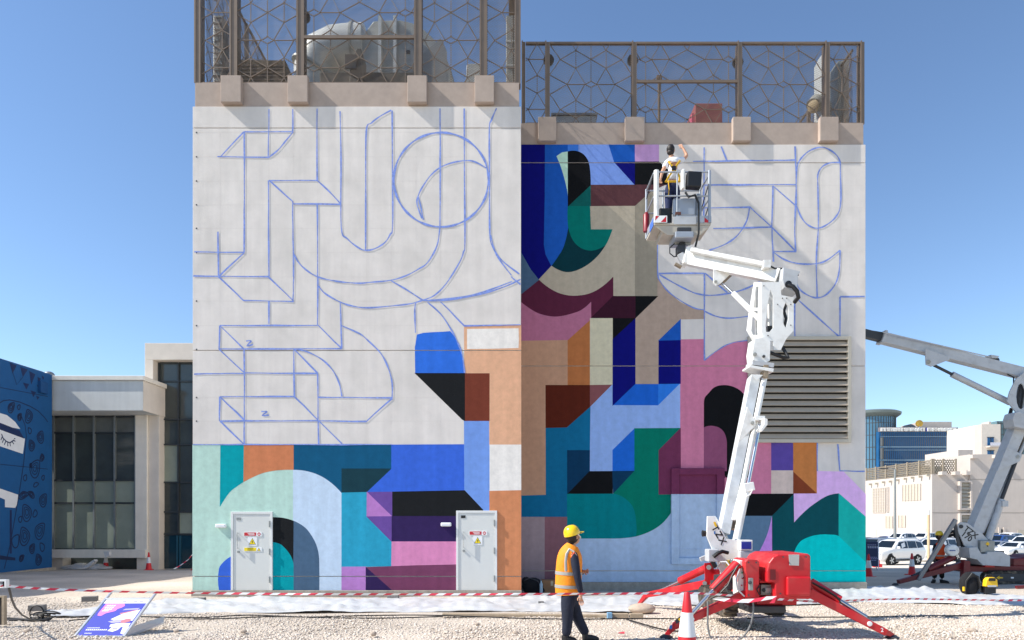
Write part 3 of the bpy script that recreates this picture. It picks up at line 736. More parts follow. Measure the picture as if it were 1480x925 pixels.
screen('perforated bronze screen with star lattice on the roof of the lower block', xpx((757,791.5,917,1069.5,1196,1246.5), ys2), ys2, Rzp+.012, ZC+(HY-61)*ys2/F,
       (.2,0,.5,0,.15), (None,None,ZC+(HY-118)*ys2/F,None,None), .135, (RX1-.2,), None)
# ------------------------------------------------------------------ things on the roofs
m_duct = M('duct_sheet_metal', (176,176,168), .5, .25, var=.12, scale=1.5, streak=.1); m_ductw = M('duct_white', (206,206,200), .45, .15, var=.1, scale=1.5)
m_ductd = M('duct_dark_recess', (92,88,82), .7, .2, var=.15)
def sxt(loop_px, Y, depth): return [P(x, y, Y) for x, y in loop_px], (0, depth, 0)
base = Lzt+.13
def hull(name, label, cat, loop, Y, depth, mat, parent_box=None, bevel=.02, group=None):
    pts = [P(x, y, Y) for x, y in loop]
    t = thing(name, label, cat, (sum(p.x for p in pts)/len(pts), Y, base), group)
    b = MB(); b.plate([p + Vector((0, depth/2, 0)) for p in pts], (0, depth, 0), mat); b.build('casing', t, bevel=bevel)
    return t
Yd = 23.0
zb_px = lambda Y, z: HY - (z-ZC)*F/Y
B0 = zb_px(Yd, base)
t = hull('duct_cowl', 'big grey gooseneck duct cowl with rounded back behind the tall screen', 'air duct', [(522,B0),(522,54),(540,30),(578,29),(596,33),(612,42),(626,55),(640,74),(650,94),(656,115),(657,B0)], Yd, 2.6, m_duct, bevel=.03)
b = MB()
for x in (550.5, 572): a = P(x, 29, Yd); c_ = P(x, B0, Yd); b.box((a.x-.05, Yd-.22, c_.z), (a.x+.05, Yd-.001, a.z), m_ductw)
b.build('stiffener', t)
b = MB(); lo = [P(x, y, Yd-.004) for x, y in ((609,B0),(600,88),(637,55),(646,74),(646,B0))]; b.plate(lo, (0,.006,0), M('duct_side_grey', (150,150,146), .5, .25)); b.build('side_panel', t)
b = MB(); q = P(590, 75, Yd-.02); b.box((q.x-.06,q.y-.02,q.z-.05),(q.x+.06,q.y+.018,q.z+.05), m_dgrey); b.build('name_plate', t)
Yt = 22.6; Bt = zb_px(Yt, base)
t0_ = t
b = MB(); a_ = P(462,104,Yd-.9); c_ = P(600,B0,Yd-.9); b.box((a_.x,Yd-.9,c_.z-.3),(c_.x,Yd-.05,a_.z), m_ductd); b.build('base_box', t0_, bevel=.02)
t = thing('duct_elbow', 'white rounded duct elbow left of the big cowl', 'air duct', P(480, Bt, Yt))
pts = [P(x, y, Yt+.9) for x, y in ((452,150),(453,104),(464,82),(486,73),(512,70),(528,70))]
b = MB(); b.tube(pts, [.62,.66,.72,.74,.74,.74], m_ductw, 24); b.build('elbow', t, smooth=True)
b = MB()
for i in (1, 4): 
    d = (pts[i+1]-pts[i]).normalized(); b.cyl(pts[i]-d*.04, pts[i]+d*.04, .78, m_duct, 24)
b.build('flange', t)
t = hull('duct_outlet', 'small grey outlet duct box in front of the big cowl', 'air duct', [(500,Bt+2),(506,92),(516,70),(522,70),(522,Bt+2)], Yt-.9, .8, m_ductd)
b = MB(); q = P(508, 88, Yt-.95); b.box((q.x-.2,q.y-.02,q.z-.25),(q.x+.15,q.y+.03,q.z+.2), m_dgrey); b.build('grille', t)
Yc = 21.6; Bc = zb_px(Yc, base)
t = hull('small_cowl', 'small white curved cowl at the right of the tall roof', 'air duct', [(668,Bc),(674,105),(675,92),(699,91),(700,Bc)], Yc, .8, m_ductw)
t = hull('vertical_duct', 'narrow upright grey duct at the right end of the tall roof', 'air duct', [(731.5,Bc),(731.5,22),(745,22),(745,Bc)], Yc, .6, m_duct)
b = MB()
for y in (60, 95): a = P(731, y, Yc); c_ = P(745.5, y, Yc); b.box((a.x,Yc-.03,a.z-.03),(c_.x,Yc-.001,a.z+.03), m_ductw)
b.build('flange', t)
Ya = 21.0; Ba = zb_px(Ya, base)
t = hull('roof_unit', 'low brown roof unit with sloping side at the left of the tall roof', 'roof unit', [(340,Ba),(344,86),(412,87),(424,117),(428,Ba)], Ya, 1.6, M('roof_unit_brown', (112,98,80), .6, .2))
b = MB()
for i in range(5): a = P(346, 95+i*5, Ya); c_ = P(412, 95+i*5, Ya); b.box((a.x,Ya-.02,a.z-.02),(c_.x,Ya-.001,a.z+.015), m_brown)
b.build('louvre', t)
t = thing('pipe_stack', 'upright grey ribbed stack behind the left end of the tall screen', 'pipe stack', P(314, Ba, Ya))
b = MB(); a = P(308, 22, Ya); c_ = P(322, Ba, Ya); b.box((a.x,Ya,c_.z),(c_.x,Ya+.5,a.z), m_duct); b.build('stack', t, bevel=.03)
b = MB()
for i in range(20): z = c_.z+.15+i*(a.z-c_.z)/20.5; b.box((a.x+.04,Ya-.02,z),(c_.x-.04,Ya-.001,z+.05), m_ductd)
b.build('ribs', t)
def flood(px, py, Y, label, r=.17):
    p = P(px, py, Y); t = thing('floodlight', label, 'floodlight', p, 'floodlights fixed behind the screens')
    b = MB(); b.lathe((p.x, p.y-.02, p.z), [(r,-.05),(r,.05),(r*.7,.12)], m_dgrey, 18, axis=(0,1,.15)); b.build('lamp_head', t, smooth=True)
    b = MB(); b.box((p.x-.03,p.y+.08,p.z-.35),(p.x+.03,p.y+.14,p.z+.2), m_brown); b.build('bracket', t)
flood(793, 88, YR+.45, 'round floodlight behind the first post of the lower screen'); flood(914, 88, YR+.45, 'round floodlight behind the second post of the lower screen')
flood(1066, 91, YR+.45, 'round floodlight behind the third post of the lower screen'); flood(440, 25, YL+.45, 'round floodlight behind a post of the tall screen')
base = Rzt+.13
Y = 24.0; Bq = zb_px(Y, base)
t = hull('roof_unit', 'flat pale grey roof unit behind the lower screen, left of its middle', 'roof unit', [(799,Bq),(799,167),(861,167),(861,Bq)], Y, 2, m_ductw)
b = MB(); a = P(799,167,Y); c_ = P(861,167,Y); b.box((a.x-.06,Y-.06,a.z),(c_.x+.06,Y+2.06,a.z+.07), m_galv); b.build('lid', t)
t = hull('roof_box', 'red steel box on the lower roof behind the screen', 'red box', [(1005,Bq),(1005,149),(1044,149),(1044,Bq)], Y, 1.6, M('roof_box_red', (168,88,84), .6, var=.1))
b = MB(); a = P(1005,149,Y); b.box((a.x-.10,Y+.1,base),(a.x-.005,Y+1.5,a.z-.3), M('roof_box_pink', (214,96,120), .6)); b.build('side_door', t)
Y = 22.5; Bq = zb_px(Y, base)
t = thing('aerial_mast', 'thin mast with a small head behind the lower screen', 'mast', P(952, Bq, Y))
b = MB(); a = P(952.5,113,Y); b.cyl((a.x,Y,base), a, .045, m_brown, 8); b.build('pole', t)
b = MB(); b.cbox(a, (.18,.12,.16), m_brown); b.build('head', t, bevel=.02)
t = hull('upright_panel', 'tall narrow silver panel leaning at the right of the lower roof', 'panel', [(1190,Bq),(1190,78),(1196,66),(1199,66),(1199,Bq)], YR+.9, .7, m_ductw)
t = thing('vent_cowl', 'small grey ventilator with round mouth low behind the lower screen', 'ventilator', P(1182, Bq, Y))
b = MB(); q = P(1184, 152, Y); b.tube([q+Vector((.25,.1,-.9)), q+Vector((.25,.1,.0)), q+Vector((.1,.05,.16)), q+Vector((-.1,0,.1)), q+Vector((-.2,-.05,-.05))], [.2,.2,.22,.24,.25], m_duct, 16); b.build('cowl', t, smooth=True)
b = MB(); b.lathe(q+Vector((-.2,-.06,-.06)), [(.19,0),(.21,.05),(.12,.10)], M('cowl_mouth', (196,176,142), .6), 16, axis=(-.8,-.35,-.5)); b.build('mouth', t, smooth=True)
t = hull('cabinet', 'tall pale cabinet at the right end of the lower roof', 'cabinet', [(1211,Bq),(1211,88),(1227,86),(1227,Bq)], Y, .7, m_duct)
# ------------------------------------------------------------------ ground
def ground_mat():
    m = bpy.data.materials.new('gravel_ground'); m.use_nodes = True; n = m.node_tree; L = n.links; b = n.nodes['Principled BSDF']
    b.inputs['Roughness'].default_value = .95; b.inputs['Specular IOR Level'].default_value = .2
    tc = n.nodes.new('ShaderNodeTexCoord')
    vo = n.nodes.new('ShaderNodeTexVoronoi'); vo.inputs['Scale'].default_value = 26; L.new(tc.outputs['Object'], vo.inputs['Vector'])
    r = n.nodes.new('ShaderNodeValToRGB'); L.new(vo.outputs['Color'], r.inputs[0])
    e = r.color_ramp.elements
    e[0].position = .0; e[0].color = (*lin((176,160,142)), 1); e[1].position = 1; e[1].color = (*lin((214,201,186)), 1)
    for p, c_ in ((.12,(196,182,164)),(.35,(203,190,174)),(.7,(209,196,180))): q = e.new(p); q.color = (*lin(c_), 1)
    nz = n.nodes.new('ShaderNodeTexNoise'); nz.inputs['Scale'].default_value = .35; nz.inputs['Detail'].default_value = 8; L.new(tc.outputs['Object'], nz.inputs['Vector'])
    mr = n.nodes.new('ShaderNodeMapRange'); mr.inputs[1].default_value = .3; mr.inputs[2].default_value = .7; mr.inputs[3].default_value = .74; mr.inputs[4].default_value = 1.06; L.new(nz.outputs['Fac'], mr.inputs[0])
    mx = n.nodes.new('ShaderNodeVectorMath'); mx.operation = 'SCALE'; L.new(r.outputs[0], mx.inputs[0]); L.new(mr.outputs[0], mx.inputs['Scale'])
    L.new(mx.outputs[0], b.inputs['Base Color'])
    bp = n.nodes.new('ShaderNodeBump'); bp.inputs['Strength'].default_value = .7; bp.inputs['Distance'].default_value = .025; bp.invert = True
    L.new(vo.outputs['Distance'], bp.inputs['Height']); L.new(bp.outputs['Normal'], b.inputs['Normal'])
    return m
m_ground = ground_mat()
ysl = [-60,-20,0,4,8] + [9+.5*i for i in range(48)] + [34,36,39,42,46,51,60,70,80,100,150,300,900,4500]
b = MB(); xs = [-3000,-300,-80,-40,-30] + [-25+1.25*i for i in range(45)] + [32,36,40,60,100,300,3000]
vs = []; fs = []
for y in ysl:
    for x in xs:
        bumpz = 0
        if 8 < y < 33 and -26 < x < 31: bumpz = .03*math.sin(x*1.3+y*.7)*math.cos(y*1.1-x*.4)
        vs.append((x, y, gy(y)+bumpz))
nx = len(xs)
for j in range(len(ysl)-1):
    for i in range(nx-1): a = j*nx+i; fs.append((a, a+1, a+nx+1, a+nx))
b.add(vs, fs, m_ground); ground = b.build('ground', smooth=True, kind='structure')
# pale sandy car park sheet laid over the far ground
m_park = M('car_park_sand', (222,210,194), .95, var=.12, scale=.4)
b = MB(); vs = []; fs = []
pk = [42,46,51,60,70,80,100,150,170]
for y in pk: vs += [(6, y, gy(y)+.008), (170, y, gy(y)+.008)]
for i in range(len(pk)-1): fs.append((2*i, 2*i+1, 2*i+3, 2*i+2))
b.add(vs, fs, m_park); b.build('car_park', kind='structure')
# loose gravel stones, too many to count
def pebbles(n):
    t = (1+5**.5)/2
    iv = np.array([(-1,t,0),(1,t,0),(-1,-t,0),(1,-t,0),(0,-1,t),(0,1,t),(0,-1,-t),(0,1,-t),(t,0,-1),(t,0,1),(-t,0,-1),(-t,0,1)])/math.sqrt(1+t*t)
    fc = np.array([(0,11,5),(0,5,1),(0,1,7),(0,7,10),(0,10,11),(1,5,9),(5,11,4),(11,10,2),(10,7,6),(7,1,8),(3,9,4),(3,4,2),(3,2,6),(3,6,8),(3,8,9),(4,9,5),(2,4,11),(6,2,10),(8,6,7),(9,8,1)])
    Y = 9.6 + 9.5*rng.random(n)**1.5; X = (rng.random(n)-.5)*2*(Y*.78+.3)
    keep = ~((Y > 14.6) & (X > -10) & (X < 3.2)); Y = Y[keep]; X = X[keep]; n = len(X)
    r = .007 + .017*rng.random(n)**2.5
    sc = np.stack([r*(.8+.6*rng.random(n)), r*(.8+.6*rng.random(n)), r*(.5+.4*rng.random(n))], 1)
    v = iv[None]*(1+.22*(rng.random((n,12,1))-.5))*sc[:,None,:]
    a = rng.random(n)*6.28; ca, sa = np.cos(a)[:,None], np.sin(a)[:,None]
    vx = v[:,:,0]*ca - v[:,:,1]*sa; vy = v[:,:,0]*sa + v[:,:,1]*ca
    gz = np.interp(Y, [q[0] for q in _gy], [q[1] for q in _gy]) + .03*np.sin(X*1.3+Y*.7)*np.cos(Y*1.1-X*.4)
    V = np.stack([vx + X[:,None], vy + Y[:,None], v[:,:,2] + (gz + r*.25)[:,None]], 2).reshape(-1,3)
    Fc = (fc[None] + (np.arange(n)*12)[:,None,None]).reshape(-1,3)
    me = bpy.data.meshes.new('gravel'); me.vertices.add(len(V)); me.vertices.foreach_set('co', V.ravel().astype(np.float32))
    me.loops.add(Fc.size); me.loops.foreach_set('vertex_index', Fc.ravel().astype(np.int32))
    me.polygons.add(len(Fc)); me.polygons.foreach_set('loop_start', (np.arange(len(Fc))*3).astype(np.int32)); me.polygons.foreach_set('loop_total', np.full(len(Fc),3,np.int32))
    cols = [(210,198,182),(198,184,168),(224,212,198),(184,168,152),(146,132,118),(216,202,188)]
    for i, c_ in enumerate(cols): me.materials.append(M('gravel_stone_%d' % i if i else 'gravel_stone', c_, .9, var=0))
    mi = rng.choice(len(cols), n, p=[.3,.25,.2,.12,.05,.08]); me.polygons.foreach_set('material_index', np.repeat(mi, 20).astype(np.int32))
    me.update(); me.validate()
    o = bpy.data.objects.new('gravel', me); COL.objects.link(o); WO[o] = Vector((0,0,0)); o['kind'] = 'stuff'
pebbles(75000)

# ------------------------------------------------------------------ left: painted wall building in shade
m_bwall = M('blue_mural_wall', (12,104,172), .8, var=.08, scale=2, bump=.25, k=.62); m_bdk = M('mural_navy_ink', (8,36,76), .8, var=.1)
m_bdk2 = M('mural_dark_triangles', (14,40,86), .8, var=.1); m_bmid = M('mural_deep_blue', (14,74,126), .8, var=.1); m_bwht = M('mural_white_paint', (226,228,230), .8, var=.05)
XW = -24.45; zt_ = 9.55
t = thing('painted_building', 'blue painted wall with a white scarf face and paisley drawings, at the left edge', 'building', (XW, 33, gy(36)))
b = MB(); b.box((XW-12, 8, gy(36)-.5), (XW, 36.3, zt_), m_bwall); b.build('wall', t, bevel=.02)
b = MB(); b.box((XW-.2, 8, gy(36)-.5), (XW+.12, 36.42, gy(36)+.16), m_conc); b.build('plinth', t)
b = MB(); b.box((XW-11.8, 8.2, zt_+.002), (XW-.3, 36, zt_+.1), m_conc); b.build('roof', t)
def W(px, py, d=.004):        # photo pixel on that wall plane (x = XW)
    Y = XW*F/(px-CX); return Vector((XW+d, Y, ZC+(HY-py)*Y/F))
ink = MB()
def loop_line(pts, wd, m, mb, d=.006):
    pts = [W(x, y, d) for x, y in pts]; n = len(pts); vs = []
    for i, p in enumerate(pts):
        t_ = pts[min(i+1, n-1)] - pts[max(i-1, 0)]; l = math.hypot(t_.y, t_.z) or 1
        o = Vector((0, -t_.z/l, t_.y/l))*wd/2; vs += [p+o, p-o]
    mb.add(vs, [(2*i, 2*i+1, 2*i+3, 2*i+2) for i in range(n-1)], m)
def wp(pts, m, mb, d=.004): mb.poly([W(x, y, d) for x, y in pts], m)
pnt = MB()
wp([(-16,592),(0,597),(10,600),(22,610),(29,620),(-16,612)], m_bwht, pnt); wp([(-16,614),(0,619),(36,634),(33,656),(0,645),(-16,640)], m_bwht, pnt)
wp([(-16,709),(0,706),(26,715),(25,728),(22,734),(7,733),(7,722),(0,719),(-16,716)], m_bwht, pnt)
wp([(-16,608),(0,611),(28,622),(35,634),(0,621),(-16,616)], m_bdk2, pnt, .005)
wp([(14,737),(17,737),(17,800),(14,800)], m_bdk2, pnt); wp([(-10,801),(22,806),(22,810),(-10,808)], m_bdk, pnt)
for tri in (((14,524),(24,528),(18,540)),((29,530),(40,534),(33,545)),((42,536),(51,541),(45,556)),((33,553),(42,555),(38,563)),((44,564),(52,567),(48,574)),((54,545),(59,547),(56,553)),((53,556),(58,557),(56,563)),((60,562),(63,563),(61,569)),((52,572),(57,574),(54,578)),((60,543),(64,545),(62,549))):
    wp(tri, m_bdk2, pnt, .0055)
pnt.build('painted_shapes', t, fix=False, kind='stuff')
loop_line([(-5,585),(5,579),(14,578),(28,581),(43,587),(55,594),(64,603),(69,610)], .05, m_bdk, ink)
loop_line([(31,602),(36,614),(38,630),(34,670),(28,710),(22,745),(14,790),(6,822)], .05, m_bdk, ink)
loop_line([(2,627),(4,633),(9,638),(14,640),(20,636)], .06, m_bdk2, ink, .008)
for a, c_ in (((3,631),(1,636)),((5,635),(3,640)),((8,638),(6,643)),((11,639),(11,645)),((14,640),(15,645)),((17,638),(20,642)),((19,636),(22,638)),((20,634),(22,634))): loop_line([a, c_], .05, m_bdk2, ink, .008)
loop_line([(0,560),(69,573)], .03, m_bdk, ink); loop_line([(0,671),(69,678)], .03, m_bdk, ink); loop_line([(14,524),(24,556),(33,545)], .03, m_bdk, ink)
def paisley(x, y, s, flip=1, a0=0.0, inner=True):
    pts = []
    for i in range(19):
        a = i/18*2*math.pi; r = s*(1 - .35*math.cos(a/2)*0); px = math.sin(a)*s*.52; py = -math.cos(a)*s*(1.0 if math.cos(a) < 0 else .75)
        px += flip*.35*max(0, math.cos(a))**2*s; pts.append((px, py))
    for k in (1, .66, .36) if inner else (1,):
        q = [(x + (u*math.cos(a0)-v*math.sin(a0))*k*.9, y + (u*math.sin(a0)+v*math.cos(a0))*k) for u, v in pts]
        loop_line(q, .06 if k == 1 else .048, m_bdk, ink)
for args in ((16,588,9,1,.2),(42,601,11,-1,.3),(58,631,10,1,-.2),(46,643,9,-1,.1),(50,676,15,1,0),(61,661,6,-1,.4),(34,715,9,1,.9),(45,714,7,-1,-.6),(62,722,11,1,0),(39,740,14,-1,.1),(57,766,14,1,.1),(36,774,15,-1,.2),(28,602,6,1,0),(43,622,5,-1,0,False),(36,690,5,1,0,False),(52,700,5,1,.8,False),(51,742,6,-1,.5,False),(46,792,8,1,0),(61,790,7,-1,0,False),(22,781,11,1,0,False),(56,808,9,-1,.2),(31,806,6,1,.3),(44,672,3,1,0,False),(27,588,4,1,0,False),(62,690,4,1,0,False),(29,750,5,1,0,False)):
    paisley(*args)
ink.build('ink_drawing', t, fix=False, kind='stuff')
b = MB(); b.box((XW+.0005, 35.2, zt_-1.15), (XW+.16, 35.75, zt_-.55), m_bmid); b.build('wall_box', t, bevel=.02)

# ------------------------------------------------------------------ left: glazed building with pale canopy
m_cream = M('render_cream', (230,223,210), .85, var=.07, scale=1.2, streak=.06); m_cream2 = M('render_warm_grey', (216,206,193), .85, var=.08, scale=1.2); m_canopy = M('canopy_pale_grey', (206,208,204), .8, var=.06, scale=1, streak=.08)
m_gl = M('window_glass_dark', (66,72,70), .10, var=.35, scale=.35, spec=.6); m_gl0 = M('window_glass_hazy', (104,106,100), .2, var=.25, scale=.6, spec=.6); m_gl2 = M('window_glass_blinds', (140,148,134), .24, var=.16, scale=.5, spec=.5)
m_gl3 = M('window_glass_teal', (20,50,60), .08, var=.3, scale=.8, spec=.8); m_mul = M('window_frame_grey', (58,62,64), .5, .3, var=.1); m_mul2 = M('window_frame_silver', (128,134,134), .5, .3, var=.1)
YG = 38.0; zf = gy(YG)
G = lambda x, y, Y=YG: P(x, y, Y)
t = thing('glazed_building', 'pale building with big window grid, grey box canopy and tall glazed entrance', 'building', (G(140,822).x, YG, zf))
b = MB()
a = G(66,600); d = G(210,543)
b.box((a.x-3, YG-1.6, a.z), (G(207,600,YG-1.6).x, YG+9, P(0,550,YG-1.6).z), m_canopy); b.build('canopy', t, bevel=.02)
b = MB(); b.box((a.x-3, YG-1.72, P(0,550,YG-1.6).z+.002), (G(207,600,YG-1.6).x+.1, YG+9, P(0,543.5,YG-1.6).z), m_cream); b.build('coping', t, bevel=.02)
b = MB(); x0 = G(207,0,YG-1.6).x; x1 = G(229,0,YG).x
b.plate([(x0+.003, YG-1.6, a.z), (x1, YG-.02, a.z), (x1, YG+6, a.z), (x0+.003, YG+6, a.z)], (0,0,.001), m_cream2)
zt2 = P(0,550,YG-1.6).z
bb = MB(); vs = [(x0+.004,YG-1.6,a.z),(x1,YG-.02,a.z),(x1,YG+6,a.z),(x0+.004,YG+6,a.z)]; vs += [(x,y,zt2-.02) for x,y,z in vs]
bb.add(vs, [(3,2,1,0),(4,5,6,7),(0,1,5,4),(1,2,6,5),(2,3,7,6),(3,0,4,7)], m_cream2); bb.build('canopy_return', t)
b = MB(); b.box((G(196,0).x, YG-.05, G(0,806).z), (G(213,0).x, YG+5, a.z-.003), m_cream); b.build('pier', t, bevel=.02)
b = MB(); b.box((G(213,0).x+.003, YG+.1, zf-.3), (G(228.5,0).x, YG+5, zt2-.05), m_cream2); b.build('pier', t, bevel=.02)
b = MB(); b.box((G(60,0).x-3, YG-.25, G(0,806).z+.0), (G(213.5,0).x, YG+.5, G(0,794).z), m_cream); b.build('sill_band', t, bevel=.02)
b = MB(); b.box((G(60,0).x-3, YG+.25, zf-.4), (G(86,0).x, YG+5, G(0,806).z-.003), m_cream2); b.box((G(198,0).x, YG-.02, zf-.4), (G(213.2,0).x, YG+5, G(0,806).z-.003), m_cream2)
b.box((G(86,0).x, YG+1.0, zf-.4), (G(198,0).x, YG+1.2, G(0,806).z-.003), m_gl); b.build('base_wall', t)
# window grid: every pane its own part, every mullion too
xc = [48,77,106,135.5,165.5,195.5]; yr = [602,625.5,694,727,794]
for i in range(5):
    for j in range(4):
        a = G(xc[i],yr[j]); d = G(xc[i+1],yr[j+1]); b = MB()
        b.box((a.x+.045, YG+.10, d.z+.045), (d.x-.045, YG+.125, a.z-.045), (m_gl0 if j == 0 else m_gl) if j < 2 else m_gl2); b.build('window_pane', t)
for x in xc: a = G(x,602); d = G(x,794); b = MB(); b.box((a.x-.045, YG-.02, d.z), (a.x+.045, YG+.13, a.z), m_mul2); b.build('mullion', t)
for y in yr:
    a = G(48,y); d = G(195.5,y); b = MB()
    for i in range(5): u = G(xc[i],y); v = G(xc[i+1],y); b.box((u.x+.047, YG+.01, u.z-.045), (v.x-.047, YG+.13, u.z+.045), m_mul)
    b.build('transom', t)
# interior wall behind glass
b = MB(); b.box((G(48,0).x, YG+.14, G(0,794).z), (G(195.5,0).x, YG+.3, G(0,602).z), m_gl); b.build('room_wall', t)
# tall glazed entrance
YE = YG+.6; E = lambda x, y: P(x, y, YE)
b = MB(); a = E(216,499); d = E(284,523); b.box((a.x, YE-.5, d.z), (d.x+2, YE+6, a.z), m_cream2); b.build('entrance_head', t, bevel=.02)
b = MB(); b.box((a.x, YE-.5, zt2), (E(228,0).x, YE+6, d.z-.003), m_cream2); b.build('entrance_jamb', t, bevel=.02)
xe = [229.5,257.5,280,303]; ye = [524.5,551,606,642.5,697,740,772]
for i in range(3):
    for j in range(6):
        a = E(xe[i],ye[j]); d = E(xe[i+1],ye[j+1]); b = MB(); b.box((a.x+.04, YE+.1, d.z+.04), (d.x-.04, YE+.125, a.z-.04), m_gl if j < 3 or (i+j) % 3 else m_gl2); b.build('window_pane', t)
for x in xe: a = E(x,524.5); d = E(x,772); b = MB(); b.box((a.x-.04, YE-.02, d.z), (a.x+.04, YE+.13, a.z), m_mul); b.build('mullion', t)
for y in ye:
    b = MB()
    for i in range(3): u = E(xe[i],y); v = E(xe[i+1],y); b.box((u.x+.042, YE+.01, u.z-.04), (v.x-.042, YE+.13, u.z+.04), m_mul)
    b.build('transom', t)
b = MB(); b.box((E(229.5,0).x, YE+.14, zf), (E(303,0).x, YE+.3, E(0,524.5).z), m_gl); b.build('room_wall', t)
for x0_, x1_ in ((231,256),(260,284)):
    a = E(x0_,774); d = E(x1_,823); b = MB(); b.box((a.x, YE+.06, zf+.03), (d.x, YE+.09, a.z), m_gl3); dr = b.build('entrance_door', t)
    b = MB()
    for u in (a.x, d.x): b.box((u-.05, YE+.0, zf+.03), (u+.05, YE+.059, a.z), M('door_frame_teal', (24,78,96), .5, var=.1))
    b.build('door_frame', dr)
t2 = thing('satellite_dish', 'small grey dome on the flat roof of the pale glazed building', 'roof dome', G(71,543,YG+1))
q = G(71,543,YG+1); b = MB(); b.sphere(q, (.3,.3,.25), m_galv); b.build('dome', t2, smooth=True)
# ------------------------------------------------------------------ access platforms
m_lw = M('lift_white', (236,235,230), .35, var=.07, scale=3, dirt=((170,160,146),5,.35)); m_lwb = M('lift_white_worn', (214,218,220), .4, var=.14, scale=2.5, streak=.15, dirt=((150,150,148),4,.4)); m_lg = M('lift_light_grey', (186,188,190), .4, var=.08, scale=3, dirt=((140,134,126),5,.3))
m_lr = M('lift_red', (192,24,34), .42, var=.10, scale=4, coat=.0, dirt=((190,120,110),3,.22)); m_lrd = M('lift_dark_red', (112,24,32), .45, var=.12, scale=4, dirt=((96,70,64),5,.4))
m_tan = M('lift_inner_beam', (150,134,112), .5, .1, var=.1); m_blue = M('solar_blue', (18,42,150), .25, .1, var=.15, scale=9); m_yk = M('lift_yellow', (240,190,30), .45, var=.05)
m_track = M('track_rubber', (58,54,50), .9, var=.3, scale=9, dirt=((150,134,112),6,.6)); m_num = M('marking_white', (240,240,238), .5, var=0); m_txt = M('marking_black', (18,18,18), .5, var=0)
m_blk2 = M('hose_black', (20,20,21), .5, var=.1); m_cabg = M('cable_grey', (112,112,112), .6, var=.1)
def pl3(loop, Y): return [P(x, y, Y) for x, y in loop]
def arc2(c, rx, ry, n=12): return [(c[0]+rx*math.cos(2*math.pi*i/n), c[1]+ry*math.sin(2*math.pi*i/n)) for i in range(n)]
def slot(cx, y0, y1, r, n=5, dx=0):
    return [(cx+dx+r*math.cos(math.pi*(1+i/n)), y0+r*(1+math.sin(math.pi*(1+i/n)))) for i in range(n+1)] + [(cx+r*math.cos(math.pi*i/n), y1-r*(1-math.sin(math.pi*i/n))) for i in range(n+1)]

L1 = thing('spider_lift', 'white boom lift on red outriggers carrying a worker up to the mural wall', 'boom lift', (4.2, 12.4, 0))
def part(name, fn, par=None, **kw):
    b = MB(); fn(b); return b.build(name, par or L1, **kw)
# chassis and covers
part('chassis', lambda b: (b.box((4.05,11.3,.50),(4.72,14.0,.62), m_lr), b.box((3.9,11.2,.38),(4.5,13.9,.499), m_dgrey)), bevel=.02)
def cover(b):
    Y = 10.95; lo = [(1120,866),(1120,842),(1108,842),(1108,826),(1111,814),(1117,806),(1126,801.5),(1168,800.5),(1172,803),(1172,866)]
    b.plate([p+Vector((0,.55,0)) for p in pl3(lo, Y)], (0,1.1,0), m_lr)
cv = part('engine_cover', cover, bevel=.05, seg=3, smooth=False)
part('cover_door', lambda b: b.box(P(1135,833,10.945), P(1170,861,10.945)+Vector((0,-.07,0)), m_lr), cv, bevel=.03, seg=3)
part('cover_patch', lambda b: b.plate(pl3([(1140,801.5),(1155,801.5),(1154.5,817.5),(1141,817)],10.94), (0,.012,0), M('sticker_grey',(176,176,172),.5)), cv)
part('painted_recess', lambda b: b.box(P(1113,823,10.944), P(1121,838,10.944)+Vector((0,-.004,0)), M('painted_shade_red',(110,14,22),.6)), cv)  # flat plate, the shade of a recess is put into its dark red
part('front_cover', lambda b: b.plate([p+Vector((0,.3,0)) for p in pl3([(1079,866),(1079,833),(1077,824),(1077,811),(1080,808.5),(1095,809),(1098,812),(1098,866)],11.0)], (0,.6,0), m_lr), bevel=.035, seg=3)
part('saddle', lambda b: b.box(P(1098,838,11.1), P(1121,842.8,11.1)+Vector((0,.8,0)), m_lr), bevel=.02)
part('saddle_back', lambda b: b.box(P(1098,827,11.7), P(1112,838,11.7)+Vector((0,.3,0)), m_lr), bevel=.02)
def engine(b):
    b.box(P(1100,845,11.12), P(1119.5,860,11.12)+Vector((0,.5,0)), M('engine_grey',(128,128,122),.5,.3,var=.3,scale=9)); b.box(P(1106,849,11.10), P(1116,857,11.10)+Vector((0,.019,0)), m_galv); b.cyl(P(1104,853,11.1), P(1104,853,11.11), .03, m_black)
part('engine', engine, bevel=.01)
def panel(b):
    b.box(P(1069,810,11.15), P(1079,862,11.15)+Vector((0,.35,0)), m_lw)
cp = part('control_cabinet', panel, bevel=.01)
def btn(b):
    for (x,y,m) in ((1072,819,m_txt),(1075,822,m_txt),(1072.5,828,M('button_green',(20,130,70),.4)),(1073,836,m_red),(1075,835,m_txt),(1076,842,m_txt),(1072,846,m_red)): b.cyl(P(x,y,11.149), P(x,y,11.125), .013, m, 8)
part('buttons', btn, cp, kind='stuff')
part('caution_label', lambda b: b.box(P(1070,854,11.149), P(1076,859,11.149)+Vector((0,-.003,0)), m_yk), cp)
part('socket', lambda b: (b.box(P(1081,835,10.98), P(1087,853,10.98)+Vector((0,-.06,0)), m_galv), b.cyl(P(1084,842,10.92), P(1084,842,10.86), .03, m_dgrey)), cp, bevel=.01)
